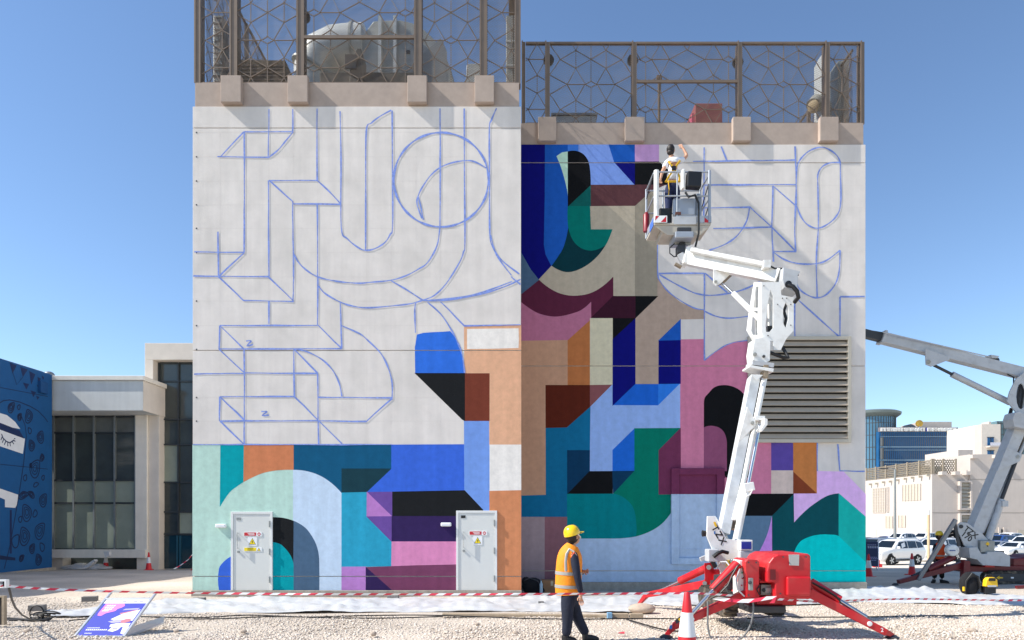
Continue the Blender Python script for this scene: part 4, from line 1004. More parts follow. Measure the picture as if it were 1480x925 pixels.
# tracks
for X, yf in ((3.78,11.75),(4.66,11.9)):
    def trk(b):
        pts = [];  L = 1.7; r = .19; z0 = .43
        for i in range(9): a = math.pi/2+math.pi*i/8; pts.append((yf+r+r*math.cos(a), z0+r*math.sin(a)))
        for i in range(9): a = -math.pi/2+math.pi*i/8; pts.append((yf+L-r+r*math.cos(a), z0+r*math.sin(a)))
        b.plate([(X, y, z) for y, z in pts], (.24,0,0), m_track)
    tk = part('track', trk, bevel=.015)
    def tread(b):
        L = 1.7; r = .2; z0 = .43
        for i in range(7): a = math.pi/2+math.pi*i/6; b.cbox((X, yf+.19+r*math.cos(a), z0+r*math.sin(a)), (.24,.03,.035), m_track, Matrix.Rotation(a-math.pi/2,3,'X'))
        for i in range(12): 
            for s_ in (-1,1): b.cbox((X, yf+.25+i*.11, z0+s_*r), (.24,.05,.03), m_track)
    part('tread', tread, tk, kind='stuff')
PT = lambda x, y, Y: P(x, y, Y+.55)
def pl3T(l, Y): return pl3(l, Y+.55)
# turret
def turret(b):
    lo = [(1022,746),(1031,746),(1050,779),(1070,781),(1072,832),(1043,832),(1034,806),(1021,775)]
    b.plate(pl3T(lo,12.15), (0,.05,0), m_lw); b.plate(pl3T([(x+3,y) for x,y in lo],12.62), (0,.05,0), m_lw)
    lo2 = [(1022,746),(1021,775),(1034,806),(1043,832)]
    for (p, q) in zip(lo2, lo2[1:]): b.plate([PT(*p,12.178), PT(*q,12.178), PT(q[0]+3,q[1],12.59), PT(p[0]+3,p[1],12.59)], (.012,0,0), m_lw)
    b.box(PT(1050,781,12.18), PT(1070,832,12.18)+Vector((0,.4,0)), m_lw)
tr = part('turret', turret, bevel=.006)
def logo(b):
    a = math.radians(-60)
    for k, (ch, d) in enumerate(zip('TZX', (0, 1, 2))):
        c0 = PT(1033.5+d*5.2, 764+d*9.0, 12.12); put_text(b, ch, c0, (math.cos(a),0,math.sin(a)), (-math.sin(a),0,math.cos(a)), .17, m_txt, True)
    b.plate(pl3T([(1031,754.5),(1034,754),(1036.5,761),(1033.5,761.5)],12.12), (0,.002,0), m_yk)
    b.plate(pl3T([(1032,768),(1034,768),(1034,772),(1032,772)],12.12), (0,.002,0), M('sticker_blue',(40,110,180),.5))
part('lettering', logo, tr)
part('plate_screws', lambda b: [b.cyl(PT(x,y,12.17), PT(x,y,12.15), .018, m_dgrey, 8) for x, y in ((1056,785),(1065,785))] + [b.box(PT(1055,790.5,12.165), PT(1066,791.5,12.165)+Vector((0,-.004,0)), m_dgrey)], tr)
part('slew_ring', lambda b: b.lathe((4.06,12.9,.62), [(.30,0),(.30,.13),(.24,.14),(.24,.24)], m_dgrey, 24), tr, smooth=True)
part('yellow_valve_block', lambda b: (b.box(PT(1053,810,11.9), PT(1066,819,11.9)+Vector((0,.15,0)), m_yk), b.cyl(PT(1058,808,11.88), PT(1058,813,11.88), .04, m_galv), b.cyl(PT(1064,806,11.9), PT(1066,812,11.9), .035, m_black)), bevel=.01)
part('lamp_block', lambda b: b.cbox(PT(1054,825,11.2), (.11,.1,.12), m_galv, Matrix.Rotation(.5,3,'Y')), bevel=.01)
def solar(b):
    b.box(PT(1070.5,780.5,12.0), PT(1088,796,12.0)+Vector((0,.2,0)), m_lw)
sp_ = part('light_box', solar, bevel=.01)
part('blue_lens', lambda b: b.box(PT(1071.5,783,11.998), PT(1085.5,793.5,11.998)+Vector((0,-.012,0)), m_blue), sp_)
part('battery_box', lambda b: b.box(PT(1070,796.5,12.0), PT(1094.5,813,12.0)+Vector((0,.3,0)), m_lg), bevel=.015)
part('tool_box', lambda b: b.box(PT(1024,794,11.9), PT(1039,812,11.9)+Vector((0,.25,0)), m_lg), bevel=.015)
part('turret_hose', lambda b: b.tube([PT(1031,805,11.88),PT(1037,800,11.86),(PT(1044,797,11.86)),PT(1052,799,11.9)], .035, m_blk2, 8), smooth=True)
part('beacon', lambda b: b.tube([PT(1021,771,12.2),PT(1015,771,12.2)], [.05,.06], m_black, 10), smooth=True)
# lower boom
p0, p1 = P(1045,772,13.05), P(1089.5,546,13.72)
part('main_boom', lambda b: b.beam(p0, p1, .19, .24, m_lwb, up=(0,1,0)), bevel=.008)
q0, q1 = P(1061,765,13.15), P(1101,546,13.82)
part('inner_boom', lambda b: b.beam(q0, q1, .07, .20, m_tan, up=(0,1,0)))
part('boom_link', lambda b: b.tube([P(1061,752,13.0),P(1075,692,13.2),P(1106,541,13.62)], .055, m_lw, 14), smooth=True)
part('lift_cylinder', lambda b: (b.tube([P(1064,781,12.85),P(1081,700,13.05)], .068, m_lw, 16), b.tube([P(1081,702,13.05),P(1100,604,13.25)], .030, m_steel, 12)), smooth=True)
part('cylinder_head', lambda b: (b.cbox(P(1081,704,13.02), (.19,.18,.16), m_lw, Matrix.Rotation(-.2,3,'Y')), b.tube([P(1078,718,12.9),P(1084,715,12.9),P(1088,707,12.9)], .014, m_lw, 6)), bevel=.02)
def brk(b):
    lo = [(1079.5,588),(1066,641),(1092,615),(1091,607)]
    b.plate(pl3(lo,13.12), (0,.03,0), m_lw); b.plate(pl3(lo,13.35), (0,.03,0), m_lw)
    b.cyl(P(1087.5,611,13.10), P(1087.5,611,13.07), .035, m_galv, 10)
    b.box(P(1092,601,13.1), P(1106,607,13.1)+Vector((0,.3,0)), m_lw); b.plate(pl3([(1101,605),(1106,607),(1106,615),(1098,625),(1096,622),(1101,614)],13.1), (0,.25,0), m_lw)
part('cylinder_bracket', brk, bevel=.006)
def knuckle(b):
    Y = 13.72
    b.plate(pl3([(1086,493),(1102,490),(1109,497),(1108,524),(1096,530),(1084,523),(1083,512)],Y), (0,.36,0), m_lw)
    b.plate(pl3([(1078,531),(1113,536),(1112,541),(1078,534)],Y-.02), (0,.42,0), m_lw)
    b.plate(pl3([(1083,524),(1114,528),(1113,534),(1082,530)],Y-.01), (0,.40,0), m_lg)
    b.box(P(1104,527,13.5), P(1111,546,13.5)+Vector((0,.2,0)), m_tan); b.plate(pl3([(1085,541),(1103,542),(1094,550)],13.5), (0,.02,0), m_lw)
    b.cyl(P(1091,512,13.54), P(1091,512,13.5), .04, m_galv, 10); b.cyl(P(1104,515,13.54), P(1104,515,13.5), .03, m_dgrey, 10)
part('knuckle', knuckle, bevel=.008)
def tower(b):
    fr = [(1100,408),(1127,408),(1129,427),(1147,430),(1146.5,478),(1136,490),(1128,506),(1118,506),(1117,493),(1105,492),(1101,505)]
    h1 = [(1113,419),(1117,428),(1117,474),(1112,480),(1107,480),(1106,470),(1110,436)]; h2 = [(1135,437),(1139,444),(1139,462),(1135,475),(1131,466),(1131.5,447)]
    b.plate(pl3(fr,13.62), (0,.03,0), m_lw, holes=[pl3(h1,13.62), pl3(h2,13.62)])
    bk = [(x-9,y) for x,y in fr]
    b.plate(pl3(bk,14.15), (0,.03,0), m_lw, holes=[pl3([(x-9,y) for x,y in h1],14.15)])
    # bright left cheek between both plates, with two openings
    def ck(u, v): # u 0..1 from back to front, v pixel y
        a = {408:(1090,1100),440:(1085,1101),464:(1079.5,1101),478:(1079.5,1101),492:(1087,1101),505:(1095,1101)}
        ks = sorted(a); 
        for k0, k1 in zip(ks, ks[1:]):
            if v <= k1: break
        t_ = (v-k0)/(k1-k0); xb = a[k0][0]+(a[k1][0]-a[k0][0])*t_; xf = a[k0][1]+(a[k1][1]-a[k0][1])*t_
        Y = 14.12-u*.48; return P(xb+(xf-xb)*u, v, Y)
    out = [ck(0,408),ck(1,408),ck(1,505),ck(0,505),ck(0,492),ck(0,478),ck(0,464),ck(0,440)]
    rows = [408,415,440,448,478,482,492,505]
    grid = [408,414,445,449,478,484,505]
    for y0, y1 in zip(grid, grid[1:]):
        solid = (y0, y1) in ((408,414),(445,449),(484,505))
        for u0, u1 in ((0,.28),(.28,.72),(.72,1)):
            if solid or u0 != .28: b.plate([ck(u0,y0),ck(u1,y0),ck(u1,y1),ck(u0,y1)], (.016,-.002,0), m_lw)
tw = part('elbow_tower', tower)
part('tower_bolts', lambda b: [b.cyl(P(x,y,13.605), P(x,y,13.59), .012, m_dgrey, 6) for x,y in ((1104,413),(1124,440),(1110,485),(1131,431),(1137,431),(1143,440),(1110,500),(1143,470))], tw, kind='stuff')
part('tower_cylinder', lambda b: (b.tube([P(1113,478,13.85),P(1112,440,13.85)], .04, m_lw, 10), b.cbox(P(1112,476,13.85), (.1,.1,.12), m_dgrey)), tw)
part('elbow_hose', lambda b: b.tube([P(1139,412,13.55),P(1146,414,13.5),P(1152,421,13.5),P(1154,430,13.52),P(1148,437,13.62)], .042, m_blk2, 10), smooth=True)
part('lower_hose', lambda b: b.tube([P(1112,509,13.6),P(1122,513,13.58),P(1132,517,13.58),P(1139,517,13.6),P(1135,509,13.65),P(1129,499,13.7)], .034, m_blk2, 8), smooth=True)
part('tower_harness', lambda b: b.tube([P(1136,440,13.8),P(1133,450,13.78),P(1136,460,13.78),P(1134,472,13.8)], .03, m_blk2, 8), tw, smooth=True)
# jib
j0, j1 = P(991,373.5,14.95), P(1126,400,13.88)
part('jib', lambda b: b.beam(j0, j1, .22, .27, m_lw, up=(0,0,1), w1=.24, h1=.27), bevel=.008)
part('jib_head', lambda b: b.plate(pl3([(1127,391),(1152,397),(1148,402),(1147,428),(1129,420),(1126,408)],13.8), (0,.36,0), m_lg), bevel=.01)
part('jib_hose_port', lambda b: b.lathe(P(1139,411,13.62), [(.065,0),(.065,.035),(.03,.04)], m_black, 14, axis=(0,-1,0)), smooth=True)
part('jib_tube', lambda b: (b.tube([P(999,361.5,14.7),P(1106,382.5,13.85)], .055, m_lw, 14), b.cbox(P(1107,383,13.85), (.14,.16,.15), m_lw)), smooth=False)
part('jib_bracket', lambda b: (b.plate(pl3([(1031,389),(1058,394),(1040,411),(1034,413),(1031,409)],14.5), (0,.03,0), m_lw), b.plate(pl3([(1035,390),(1062,395),(1046,410),(1038,413)],14.7), (0,.03,0), m_tan), b.cyl(P(1034.5,407,14.45), P(1034.5,407,14.75), .03, m_galv, 10)))
part('jib_cylinder', lambda b: (b.tube([P(1040,406,14.6),P(1062,426,14.3)], .022, m_steel, 10), b.tube([P(1060,424,14.32),P(1098,462,13.9)], .055, m_lw, 14)), smooth=True)
part('jib_top_fittings', lambda b: b.tube([P(1112,384,13.85),P(1120,388,13.8),P(1130,388,13.8),P(1142,392,13.8),P(1154,398,13.8)], .016, m_blk2, 6), smooth=True)
def rotator(b):
    b.cbox(P(991,372,14.96), (.10,.30,.36), m_lw, Matrix.Rotation(.2,3,'Y')); b.cbox(P(985,374,15.0), (.14,.2,.2), m_lg, Matrix.Rotation(-.5,3,'Y')); b.cbox(P(983,362,15.0), (.16,.2,.16), m_dgrey)
    b.cyl(P(984,368,15.0), P(986,344,15.1), .09, m_dgrey, 12); b.cyl(P(973,351,15.05), P(998,352,15.05), .045, m_galv, 10); b.cbox(P(980,384,14.9), (.16,.1,.05), m_tan, Matrix.Rotation(.5,3,'Y'))
part('basket_rotator', rotator, bevel=.008)
part('rotator_hose', lambda b: b.tube([P(975,352,14.95),P(968,358,14.95),(P(968,366,14.95)),P(974,371,14.95),P(980,370,14.98)], .013, m_blk2, 6), smooth=True)
# basket
BX0, BX1, BY0, BY1 = 3.08, 4.31, 14.8, 15.65
BZ = P(0,322,14.8).z
m_bk = M('basket_light_metal', (164,170,178), .4, .25, var=.06); m_bkb = M('basket_underside', (186,178,164), .6, .05, var=.12)
def bfloor(b):
    b.box((BX0,BY0,BZ-.05),(BX1,BY1,BZ), m_bkb)
    b.plate([(BX0,BY0+.02,BZ-.052),(BX1,BY0+.02,BZ-.052),(BX1-.22,BY0+.02,BZ-.26),(BX0+.28,BY0+.02,BZ-.26)], (0,.02,0), m_bkb)
    b.box((BX0+.2,BY0+.1,BZ-.2),(BX1-.2,BY1-.15,BZ-.051), m_bkb)
fl = part('basket_floor', bfloor, bevel=.015)
part('basket_underframe', lambda b: (b.box((BX0+.45,BY0-.05,BZ-.34),(BX1-.38,BY1-.3,BZ-.201), m_bk), b.box((BX0+.5,BY0-.02,BZ-.30),(BX1-.42,BY0+.2,BZ-.10), m_dgrey)), bevel=.02)
part('toe_board', lambda b: (b.box((BX0+.50,BY0-.012,BZ+.001),(BX1,BY0+.0,BZ+.15), m_bk), b.box((BX1-.001,BY0,BZ+.001),(BX1+.012,BY1,BZ+.15), m_bk), b.box((BX0-.012,BY0,BZ+.001),(BX0,BY1,BZ+.15), m_bk), b.box((BX0,BY1,BZ+.001),(BX1,BY1+.012,BZ+.15), m_bk)))
for x, y, r, m, nm in ((BX0+.05,BY0,.055,m_lw,'corner_post'),(BX1-.03,BY0,.032,m_bk,'corner_post'),(BX0,BY1,.025,m_bk,'corner_post'),(BX1,BY1,.025,m_bk,'corner_post'),(BX0+.50,BY0,.016,m_bk,'guard_post'),(BX0+.38,BY1,.016,m_bk,'guard_post')):
    part(nm, lambda b: b.cyl((x,y,BZ), (x,y,BZ+1.13), r, m, 14), smooth=True)
for z, nm in ((1.10,'top_rail'),(.58,'mid_rail')):
    def rl(b):
        for p, q in (((BX0+.06,BY0),(BX1-.04,BY0)),((BX1,BY0+.04),(BX1,BY1)),((BX1,BY1),(BX0,BY1)),((BX0,BY1),(BX0,BY0+.05))): b.cyl((*p,BZ+z), (*q,BZ+z), .019, m_bk, 8)
    part(nm, rl, smooth=True)
for p_, q_ in (((BX1,BY0+.05,BZ+.98),(BX1,BY1-.1,BZ+.62)),((BX1,BY0+.05,BZ+.5),(BX1,BY1-.1,BZ+.16)),((BX0,BY0+.05,BZ+1.08),(BX0,BY1,BZ+.9))): part('side_brace', lambda b: b.cyl(p_, q_, .012, m_dgrey, 6))
part('basket_control_box', lambda b: (b.cbox((BX0+.83,BY0-.10,BZ+.86), (.31,.18,.34), m_black, Matrix.Rotation(.06,3,'Y')), b.cbox((BX0+.61,BY0-.06,BZ+.90), (.07,.16,.42), m_lw)), bevel=.025)
part('basket_panel', lambda b: b.box((BX0+.42,BY0+.03,BZ+.16),(BX0+.92,BY0+.12,BZ+.56), m_bk), bevel=.04)
part('lower_panel', lambda b: (b.box((BX0+.42,BY0-.016,BZ-.04),(BX1-.32,BY0-.0125,BZ+.13), m_lg), b.box((BX0+.46,BY0-.018,BZ+.17),(BX0+.58,BY0-.0,BZ+.23), M('label_brown',(96,60,48),.5))))
part('work_bag', lambda b: b.box((BX0+.16,BY0+.2,BZ+.01),(BX0+.44,BY0+.5,BZ+.42), m_black), bevel=.03)
part('extinguisher', lambda b: b.tube([(BX0-.02,BY1-.1,BZ+.12),(BX0-.02,BY1-.1,BZ+.5),(BX0-.02,BY1-.1,BZ+.56)], [.07,.07,.03], M('extinguisher_red',(130,24,36),.4), 12), smooth=True)
part('control_hose', lambda b: b.tube([(BX0+.66,BY0-.08,BZ+.62),(BX0+.72,BY0-.12,BZ+.5),(BX0+.86,BY0-.1,BZ+.56),(BX0+.95,BY0-.06,BZ+.40),(BX0+.95,BY0-.06,BZ+.0),(BX0+.95,BY0-.06,BZ-.25),P(1005,357,14.85)], .024, m_blk2, 8), smooth=True)
part('rail_bottle', lambda b: b.tube([(BX0+.99,BY0+.12,BZ+.15),(BX0+.99,BY0+.12,BZ+.62),(BX0+.99,BY0+.12,BZ+.68)], [.075,.075,.03], m_bk, 12), smooth=True)
def chev(b):
    for k, (c_, x0, x1) in enumerate((( m_num,0,.24),)):
        b.box((BX0-.005,BY0-.06,BZ-.02),(BX0+.27,BY0-.056,BZ+.13), m_num)
    b.poly([(BX0+.01,BY0-.061,BZ+.02),(BX0+.10,BY0-.061,BZ+.12),(BX0+.02,BY0-.061,BZ+.125)], m_red); b.poly([(BX0+.13,BY0-.061,BZ-.01),(BX0+.25,BY0-.061,BZ-.01),(BX0+.25,BY0-.061,BZ+.12)], m_red)
    b.poly([(BX1-.14,BY0-.014,BZ+.0),(BX1-.0,BY0-.014,BZ+.0),(BX1-.14,BY0-.014,BZ+.11)], m_red)
    b.plate([(BX0-.013,BY0+.02,BZ-.05),(BX0-.013,BY0+.40,BZ-.05),(BX0-.013,BY0+.40,BZ+.12),(BX0-.013,BY0+.02,BZ+.12)], (.002,0,0), M('label_blue_white',(70,110,190),.5))
part('warning_stripes', chev, kind='stuff')
# hoses and fittings round the base
for v, r, m in (([P(1066,818,11.0),P(1058,832,10.98),(P(1052,846,10.98)),P(1040,858,11.0),P(1026,866,11.02)],.014,m_blk2),([P(1069,822,11.05),P(1064,838,11.0),P(1066,852,11.0),P(1076,862,11.0)],.012,m_lg),
                ([P(1047,828,11.6),P(1046,842,11.5),P(1052,856,11.4),P(1064,862,11.3)],.016,m_blk2),([P(1056,820,11.8),P(1050,812,11.9),P(1042,812,12.2),P(1036,822,13.0)],.014,m_lg),
                ([P(1174,842,11.05),P(1192,851,11.02),P(1209,862,11.0),P(1216,872,10.98)],.012,m_blk2),([P(1098,846,11.0),P(1094,852,10.98),P(1098,860,11.0)],.011,m_blk2)):
    part('hydraulic_hose', lambda b: b.tube(v, r, m, 6), smooth=True)
for x, y, Y in ((1112,856,10.945),(1132,805,10.93),(1165,805,10.93),(1128,858,10.94),(1082,813,10.99),(1093,813,10.99),(1082,860,10.99)):
    part('bolt', lambda b: b.cyl(P(x,y,Y), P(x,y,Y-.015), .014, m_dgrey, 8), cv)
# outriggers
def outrigger(num, A0, A1, U0, U1, foot, wdt=.15, upd=.085, extra=None):
    b = MB(); b.beam(A0, A1, wdt*.8, wdt, m_lr, w1=wdt*.62, h1=wdt*.72)
    leg = b.build('outrigger', L1, bevel=.01)
    A0, A1, U0, U1 = map(Vector, (A0, A1, U0, U1))
    b = MB(); mid = U0+(U1-U0)*.52; b.tube([U0, mid], upd, m_lr, 14); b.build('ram_housing', leg, smooth=True)
    b = MB(); b.tube([mid, U1], [.036,.036], m_steel, 12); b.build('ram_rod', leg, smooth=True)
    b = MB(); b.tube([U0+Vector((0,-.1,.0)), mid+Vector((-.02,-.09,.03))], .012, m_blk2, 6); b.build('ram_hose', leg)
    d = (A1-A0).normalized()
    b = MB(); f = Vector(foot); b.beam(A1-d*.02, f+Vector((0,0,.05)), wdt*.6, wdt*.62, m_lr, w1=.06, h1=.06); b.lathe(f, [(.10,0),(.11,.02),(.05,.06)], m_dgrey, 14); b.build('foot', leg)
    c0 = A0+(A1-A0)*.86+Vector((0,-wdt*.36,0))
    b = MB(); put_text(b, num, A0+(A1-A0)*.93+Vector((0,-wdt*.36-.004,0)), (1,0,0), (0,0,1), .09, m_num, True)
    b.lathe(c0-d*.12, [(.04,0),(.04,.012),(.015,.014)], m_num, 12, axis=(0,-1,0)); b.build('number', leg)
    return leg
f1 = P(963,921,11.05); f1.z = .0
l1_ = outrigger('1', P(1079,858,11.15), P(974,905,11.02), P(1066,815,11.15), P(998,889,11.0), f1)
b = MB(); b.plate(pl3([(975,897),(987,887),(990,892),(978,902)],10.93), (0,.004,0), m_dgrey); b.plate(pl3([(980,895),(984,892),(986,896),(982,898)],10.925), (0,.004,0), m_yk); b.plate(pl3([(968,904),(972,903),(971,909),(967,909)],10.9), (0,.004,0), M('sticker_blue',(40,110,180),.5)); b.build('label', l1_)
f2 = P(1290,922,11.0); f2.z = .0
outrigger('2', P(1168,856,11.05), P(1280,914,10.95), P(1171,842,11.2), P(1252,892,11.0), f2)
f3 = P(923,866,16.2); f3.z = gy(16.2)+.02
outrigger('3', P(1026,843,14.3), P(934,860,16.0), P(1026,819,14.3), P(948,856,15.8), f3, .17, .085)
outrigger('4', (4.7,13.9,.62), (5.9,16.0,.12), (4.7,13.9,1.0), (5.6,15.5,.3), (6.1,16.3,gy(16.3)))
part('outrigger_bracket', lambda b: (b.plate(pl3([(1018,814),(1029,813),(1031,820),(1036,846),(1016,848),(1019,836)],14.15), (0,.04,0), m_lr), b.plate(pl3([(1018,814),(1029,813),(1031,820),(1036,846),(1016,848),(1019,836)],14.4), (0,.04,0), m_lr), b.box(P(1034,824,14.0), P(1048,840,14.0)+Vector((0,.3,0)), m_lr), b.cyl(P(1024.5,820,14.11),P(1024.5,820,14.46), .05, m_galv, 12), b.cyl(P(1018.5,843,14.11),P(1018.5,843,14.46), .045, m_galv, 12)))
part('outrigger_bracket', lambda b: (b.plate(pl3([(1060,816),(1084,812),(1084,864),(1070,864)],11.28), (0,.06,0), m_lr), b.plate(pl3([(1060,816),(1084,812),(1084,864),(1070,864)],11.0), (0,.03,0), m_lr) if False else None))
part('outrigger_bracket', lambda b: b.plate(pl3([(1166,836),(1180,842),(1180,862),(1166,866)],11.15), (0,.05,0), m_lr))
part('ram_lamp', lambda b: (b.cbox(P(1016,807,14.0), (.12,.1,.08), m_lg, Matrix.Rotation(-.4,3,'Y')), b.tube([P(1022,805,14.0),P(1029,810,14.0),P(1034,820,14.0)], .05, m_blk2, 8)))
# ------------------------------------------------------------------ second platform, in the shade of the block
Y2 = 24.2; LIFT1 = L1
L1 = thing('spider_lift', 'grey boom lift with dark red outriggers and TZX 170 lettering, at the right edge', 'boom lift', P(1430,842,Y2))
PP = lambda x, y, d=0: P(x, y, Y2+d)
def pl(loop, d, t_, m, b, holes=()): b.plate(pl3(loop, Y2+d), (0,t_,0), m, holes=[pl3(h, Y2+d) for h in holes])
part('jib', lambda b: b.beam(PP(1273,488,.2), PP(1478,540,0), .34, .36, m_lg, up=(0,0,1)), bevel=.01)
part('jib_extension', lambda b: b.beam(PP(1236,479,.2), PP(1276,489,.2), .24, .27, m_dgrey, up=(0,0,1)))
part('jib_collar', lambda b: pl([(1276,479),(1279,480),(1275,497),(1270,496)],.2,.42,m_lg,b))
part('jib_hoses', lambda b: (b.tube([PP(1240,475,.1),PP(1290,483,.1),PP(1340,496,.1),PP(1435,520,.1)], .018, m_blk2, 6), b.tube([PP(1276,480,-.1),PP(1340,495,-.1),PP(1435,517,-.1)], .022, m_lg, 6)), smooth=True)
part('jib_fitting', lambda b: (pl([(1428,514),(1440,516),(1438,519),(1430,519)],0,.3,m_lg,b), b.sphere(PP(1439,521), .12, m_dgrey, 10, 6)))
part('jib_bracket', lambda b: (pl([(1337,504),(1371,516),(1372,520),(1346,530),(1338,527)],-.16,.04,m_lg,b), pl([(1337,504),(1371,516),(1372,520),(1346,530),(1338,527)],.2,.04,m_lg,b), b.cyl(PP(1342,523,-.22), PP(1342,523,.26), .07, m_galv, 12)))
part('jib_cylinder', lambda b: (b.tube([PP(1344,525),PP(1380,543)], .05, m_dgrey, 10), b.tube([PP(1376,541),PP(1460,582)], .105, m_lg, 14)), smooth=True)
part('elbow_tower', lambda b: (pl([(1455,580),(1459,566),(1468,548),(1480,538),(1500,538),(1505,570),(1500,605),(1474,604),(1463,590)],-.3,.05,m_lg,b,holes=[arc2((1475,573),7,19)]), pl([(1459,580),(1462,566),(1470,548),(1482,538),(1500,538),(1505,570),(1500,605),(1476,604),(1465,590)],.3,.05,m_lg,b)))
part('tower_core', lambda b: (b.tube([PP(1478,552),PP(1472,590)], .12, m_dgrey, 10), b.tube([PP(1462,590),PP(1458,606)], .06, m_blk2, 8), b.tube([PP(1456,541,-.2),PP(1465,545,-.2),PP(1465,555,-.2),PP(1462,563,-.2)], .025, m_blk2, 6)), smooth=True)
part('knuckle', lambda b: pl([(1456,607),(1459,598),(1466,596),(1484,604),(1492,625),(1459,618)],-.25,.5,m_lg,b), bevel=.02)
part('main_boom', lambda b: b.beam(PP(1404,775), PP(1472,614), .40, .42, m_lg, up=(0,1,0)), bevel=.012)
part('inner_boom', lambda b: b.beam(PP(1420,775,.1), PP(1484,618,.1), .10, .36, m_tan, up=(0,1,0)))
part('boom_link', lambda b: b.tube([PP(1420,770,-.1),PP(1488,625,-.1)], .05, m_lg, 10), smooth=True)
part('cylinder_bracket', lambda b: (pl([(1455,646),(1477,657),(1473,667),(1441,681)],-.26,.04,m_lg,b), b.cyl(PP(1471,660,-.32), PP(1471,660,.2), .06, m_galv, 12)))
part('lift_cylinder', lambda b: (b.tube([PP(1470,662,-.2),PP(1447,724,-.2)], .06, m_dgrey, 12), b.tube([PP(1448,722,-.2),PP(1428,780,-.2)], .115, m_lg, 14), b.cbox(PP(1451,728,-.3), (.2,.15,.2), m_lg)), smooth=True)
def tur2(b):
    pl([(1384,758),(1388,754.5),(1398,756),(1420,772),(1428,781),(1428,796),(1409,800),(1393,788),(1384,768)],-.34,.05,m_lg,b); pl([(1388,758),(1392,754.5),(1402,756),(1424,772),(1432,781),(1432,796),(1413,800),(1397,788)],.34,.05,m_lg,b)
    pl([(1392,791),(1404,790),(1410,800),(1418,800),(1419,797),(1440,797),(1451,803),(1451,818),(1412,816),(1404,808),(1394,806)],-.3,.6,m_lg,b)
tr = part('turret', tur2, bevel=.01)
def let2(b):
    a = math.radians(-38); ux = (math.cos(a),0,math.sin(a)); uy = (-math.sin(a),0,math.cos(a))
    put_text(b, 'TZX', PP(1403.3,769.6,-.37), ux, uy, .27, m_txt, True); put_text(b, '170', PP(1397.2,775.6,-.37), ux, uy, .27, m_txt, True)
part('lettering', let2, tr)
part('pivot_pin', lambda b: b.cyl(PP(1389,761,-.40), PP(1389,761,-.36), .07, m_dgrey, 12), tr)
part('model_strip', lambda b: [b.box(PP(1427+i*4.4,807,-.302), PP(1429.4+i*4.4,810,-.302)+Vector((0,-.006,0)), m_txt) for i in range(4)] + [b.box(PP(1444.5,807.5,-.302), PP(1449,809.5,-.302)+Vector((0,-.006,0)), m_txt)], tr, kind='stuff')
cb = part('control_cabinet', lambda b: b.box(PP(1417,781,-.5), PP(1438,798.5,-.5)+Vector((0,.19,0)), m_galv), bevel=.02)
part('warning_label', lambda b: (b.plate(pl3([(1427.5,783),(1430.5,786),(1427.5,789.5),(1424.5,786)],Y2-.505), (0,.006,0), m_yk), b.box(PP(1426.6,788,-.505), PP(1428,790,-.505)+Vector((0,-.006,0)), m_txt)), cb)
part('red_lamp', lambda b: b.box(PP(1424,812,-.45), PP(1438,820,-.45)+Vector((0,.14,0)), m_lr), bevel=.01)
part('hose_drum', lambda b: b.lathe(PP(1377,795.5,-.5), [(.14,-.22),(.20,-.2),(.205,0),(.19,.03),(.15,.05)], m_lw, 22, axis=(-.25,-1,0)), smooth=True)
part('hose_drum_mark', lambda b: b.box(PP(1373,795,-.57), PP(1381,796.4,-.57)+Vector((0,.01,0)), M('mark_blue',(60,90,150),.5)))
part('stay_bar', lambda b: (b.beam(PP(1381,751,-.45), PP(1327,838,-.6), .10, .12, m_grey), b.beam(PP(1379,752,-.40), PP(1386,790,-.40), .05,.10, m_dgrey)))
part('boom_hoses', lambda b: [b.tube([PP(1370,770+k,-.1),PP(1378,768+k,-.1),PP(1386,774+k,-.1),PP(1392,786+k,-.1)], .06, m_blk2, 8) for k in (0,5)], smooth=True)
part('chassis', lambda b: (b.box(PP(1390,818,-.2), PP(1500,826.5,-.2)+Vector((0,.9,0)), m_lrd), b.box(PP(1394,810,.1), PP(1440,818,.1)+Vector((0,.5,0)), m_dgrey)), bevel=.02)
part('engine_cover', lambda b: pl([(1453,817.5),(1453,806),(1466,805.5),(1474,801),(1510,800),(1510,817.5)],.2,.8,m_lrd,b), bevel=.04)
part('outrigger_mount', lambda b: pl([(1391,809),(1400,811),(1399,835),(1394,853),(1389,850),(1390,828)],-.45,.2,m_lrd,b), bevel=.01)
b = MB(); b.beam(PP(1392,816,-.3), PP(1298,841,-.6), .20, .22, m_lrd, w1=.14, h1=.14); og = b.build('outrigger', L1, bevel=.01)
part('ram_housing', lambda b: b.tube([PP(1378,805,-.3),PP(1340,823,-.45)], .11, m_lrd, 12), og, smooth=True)
part('ram_rod', lambda b: b.tube([PP(1342,822,-.45),PP(1318,833,-.55)], .05, m_dgrey, 10), og, smooth=True)
part('foot', lambda b: b.lathe(Vector((PP(1294,0,-.6).x, Y2-.6, gy(Y2-.6))), [(.10,0),(.12,.02),(.05,.08)], m_dgrey, 12), og)
part('foot_spike', lambda b: pl([(1468,847),(1480,846),(1476,856),(1474,859),(1471,856)],-2.0,.1,m_lrd,b))
def trk2(b):
    pts = []; r = .24; zc = P(0,834.5,Y2).z; x0 = PP(1414,0).x
    for i in range(9): a = math.pi/2+math.pi*i/8; pts.append((x0+r+r*math.cos(a), zc+r*math.sin(a)))
    pts += [(x0+2.2, zc-r), (x0+2.2, zc+r)]
    b.plate([(x, Y2-.25, z) for x, z in pts], (0,.4,0), m_track)
tk = part('track', trk2, bevel=.02)
def tread2(b):
    zc = P(0,834.5,Y2).z; x0 = PP(1414,0).x
    for i in range(16):
        for s_ in (-1,1): b.cbox((x0+.25+i*.12, Y2-.25, zc+s_*.25), (.06,.42,.03), m_track)
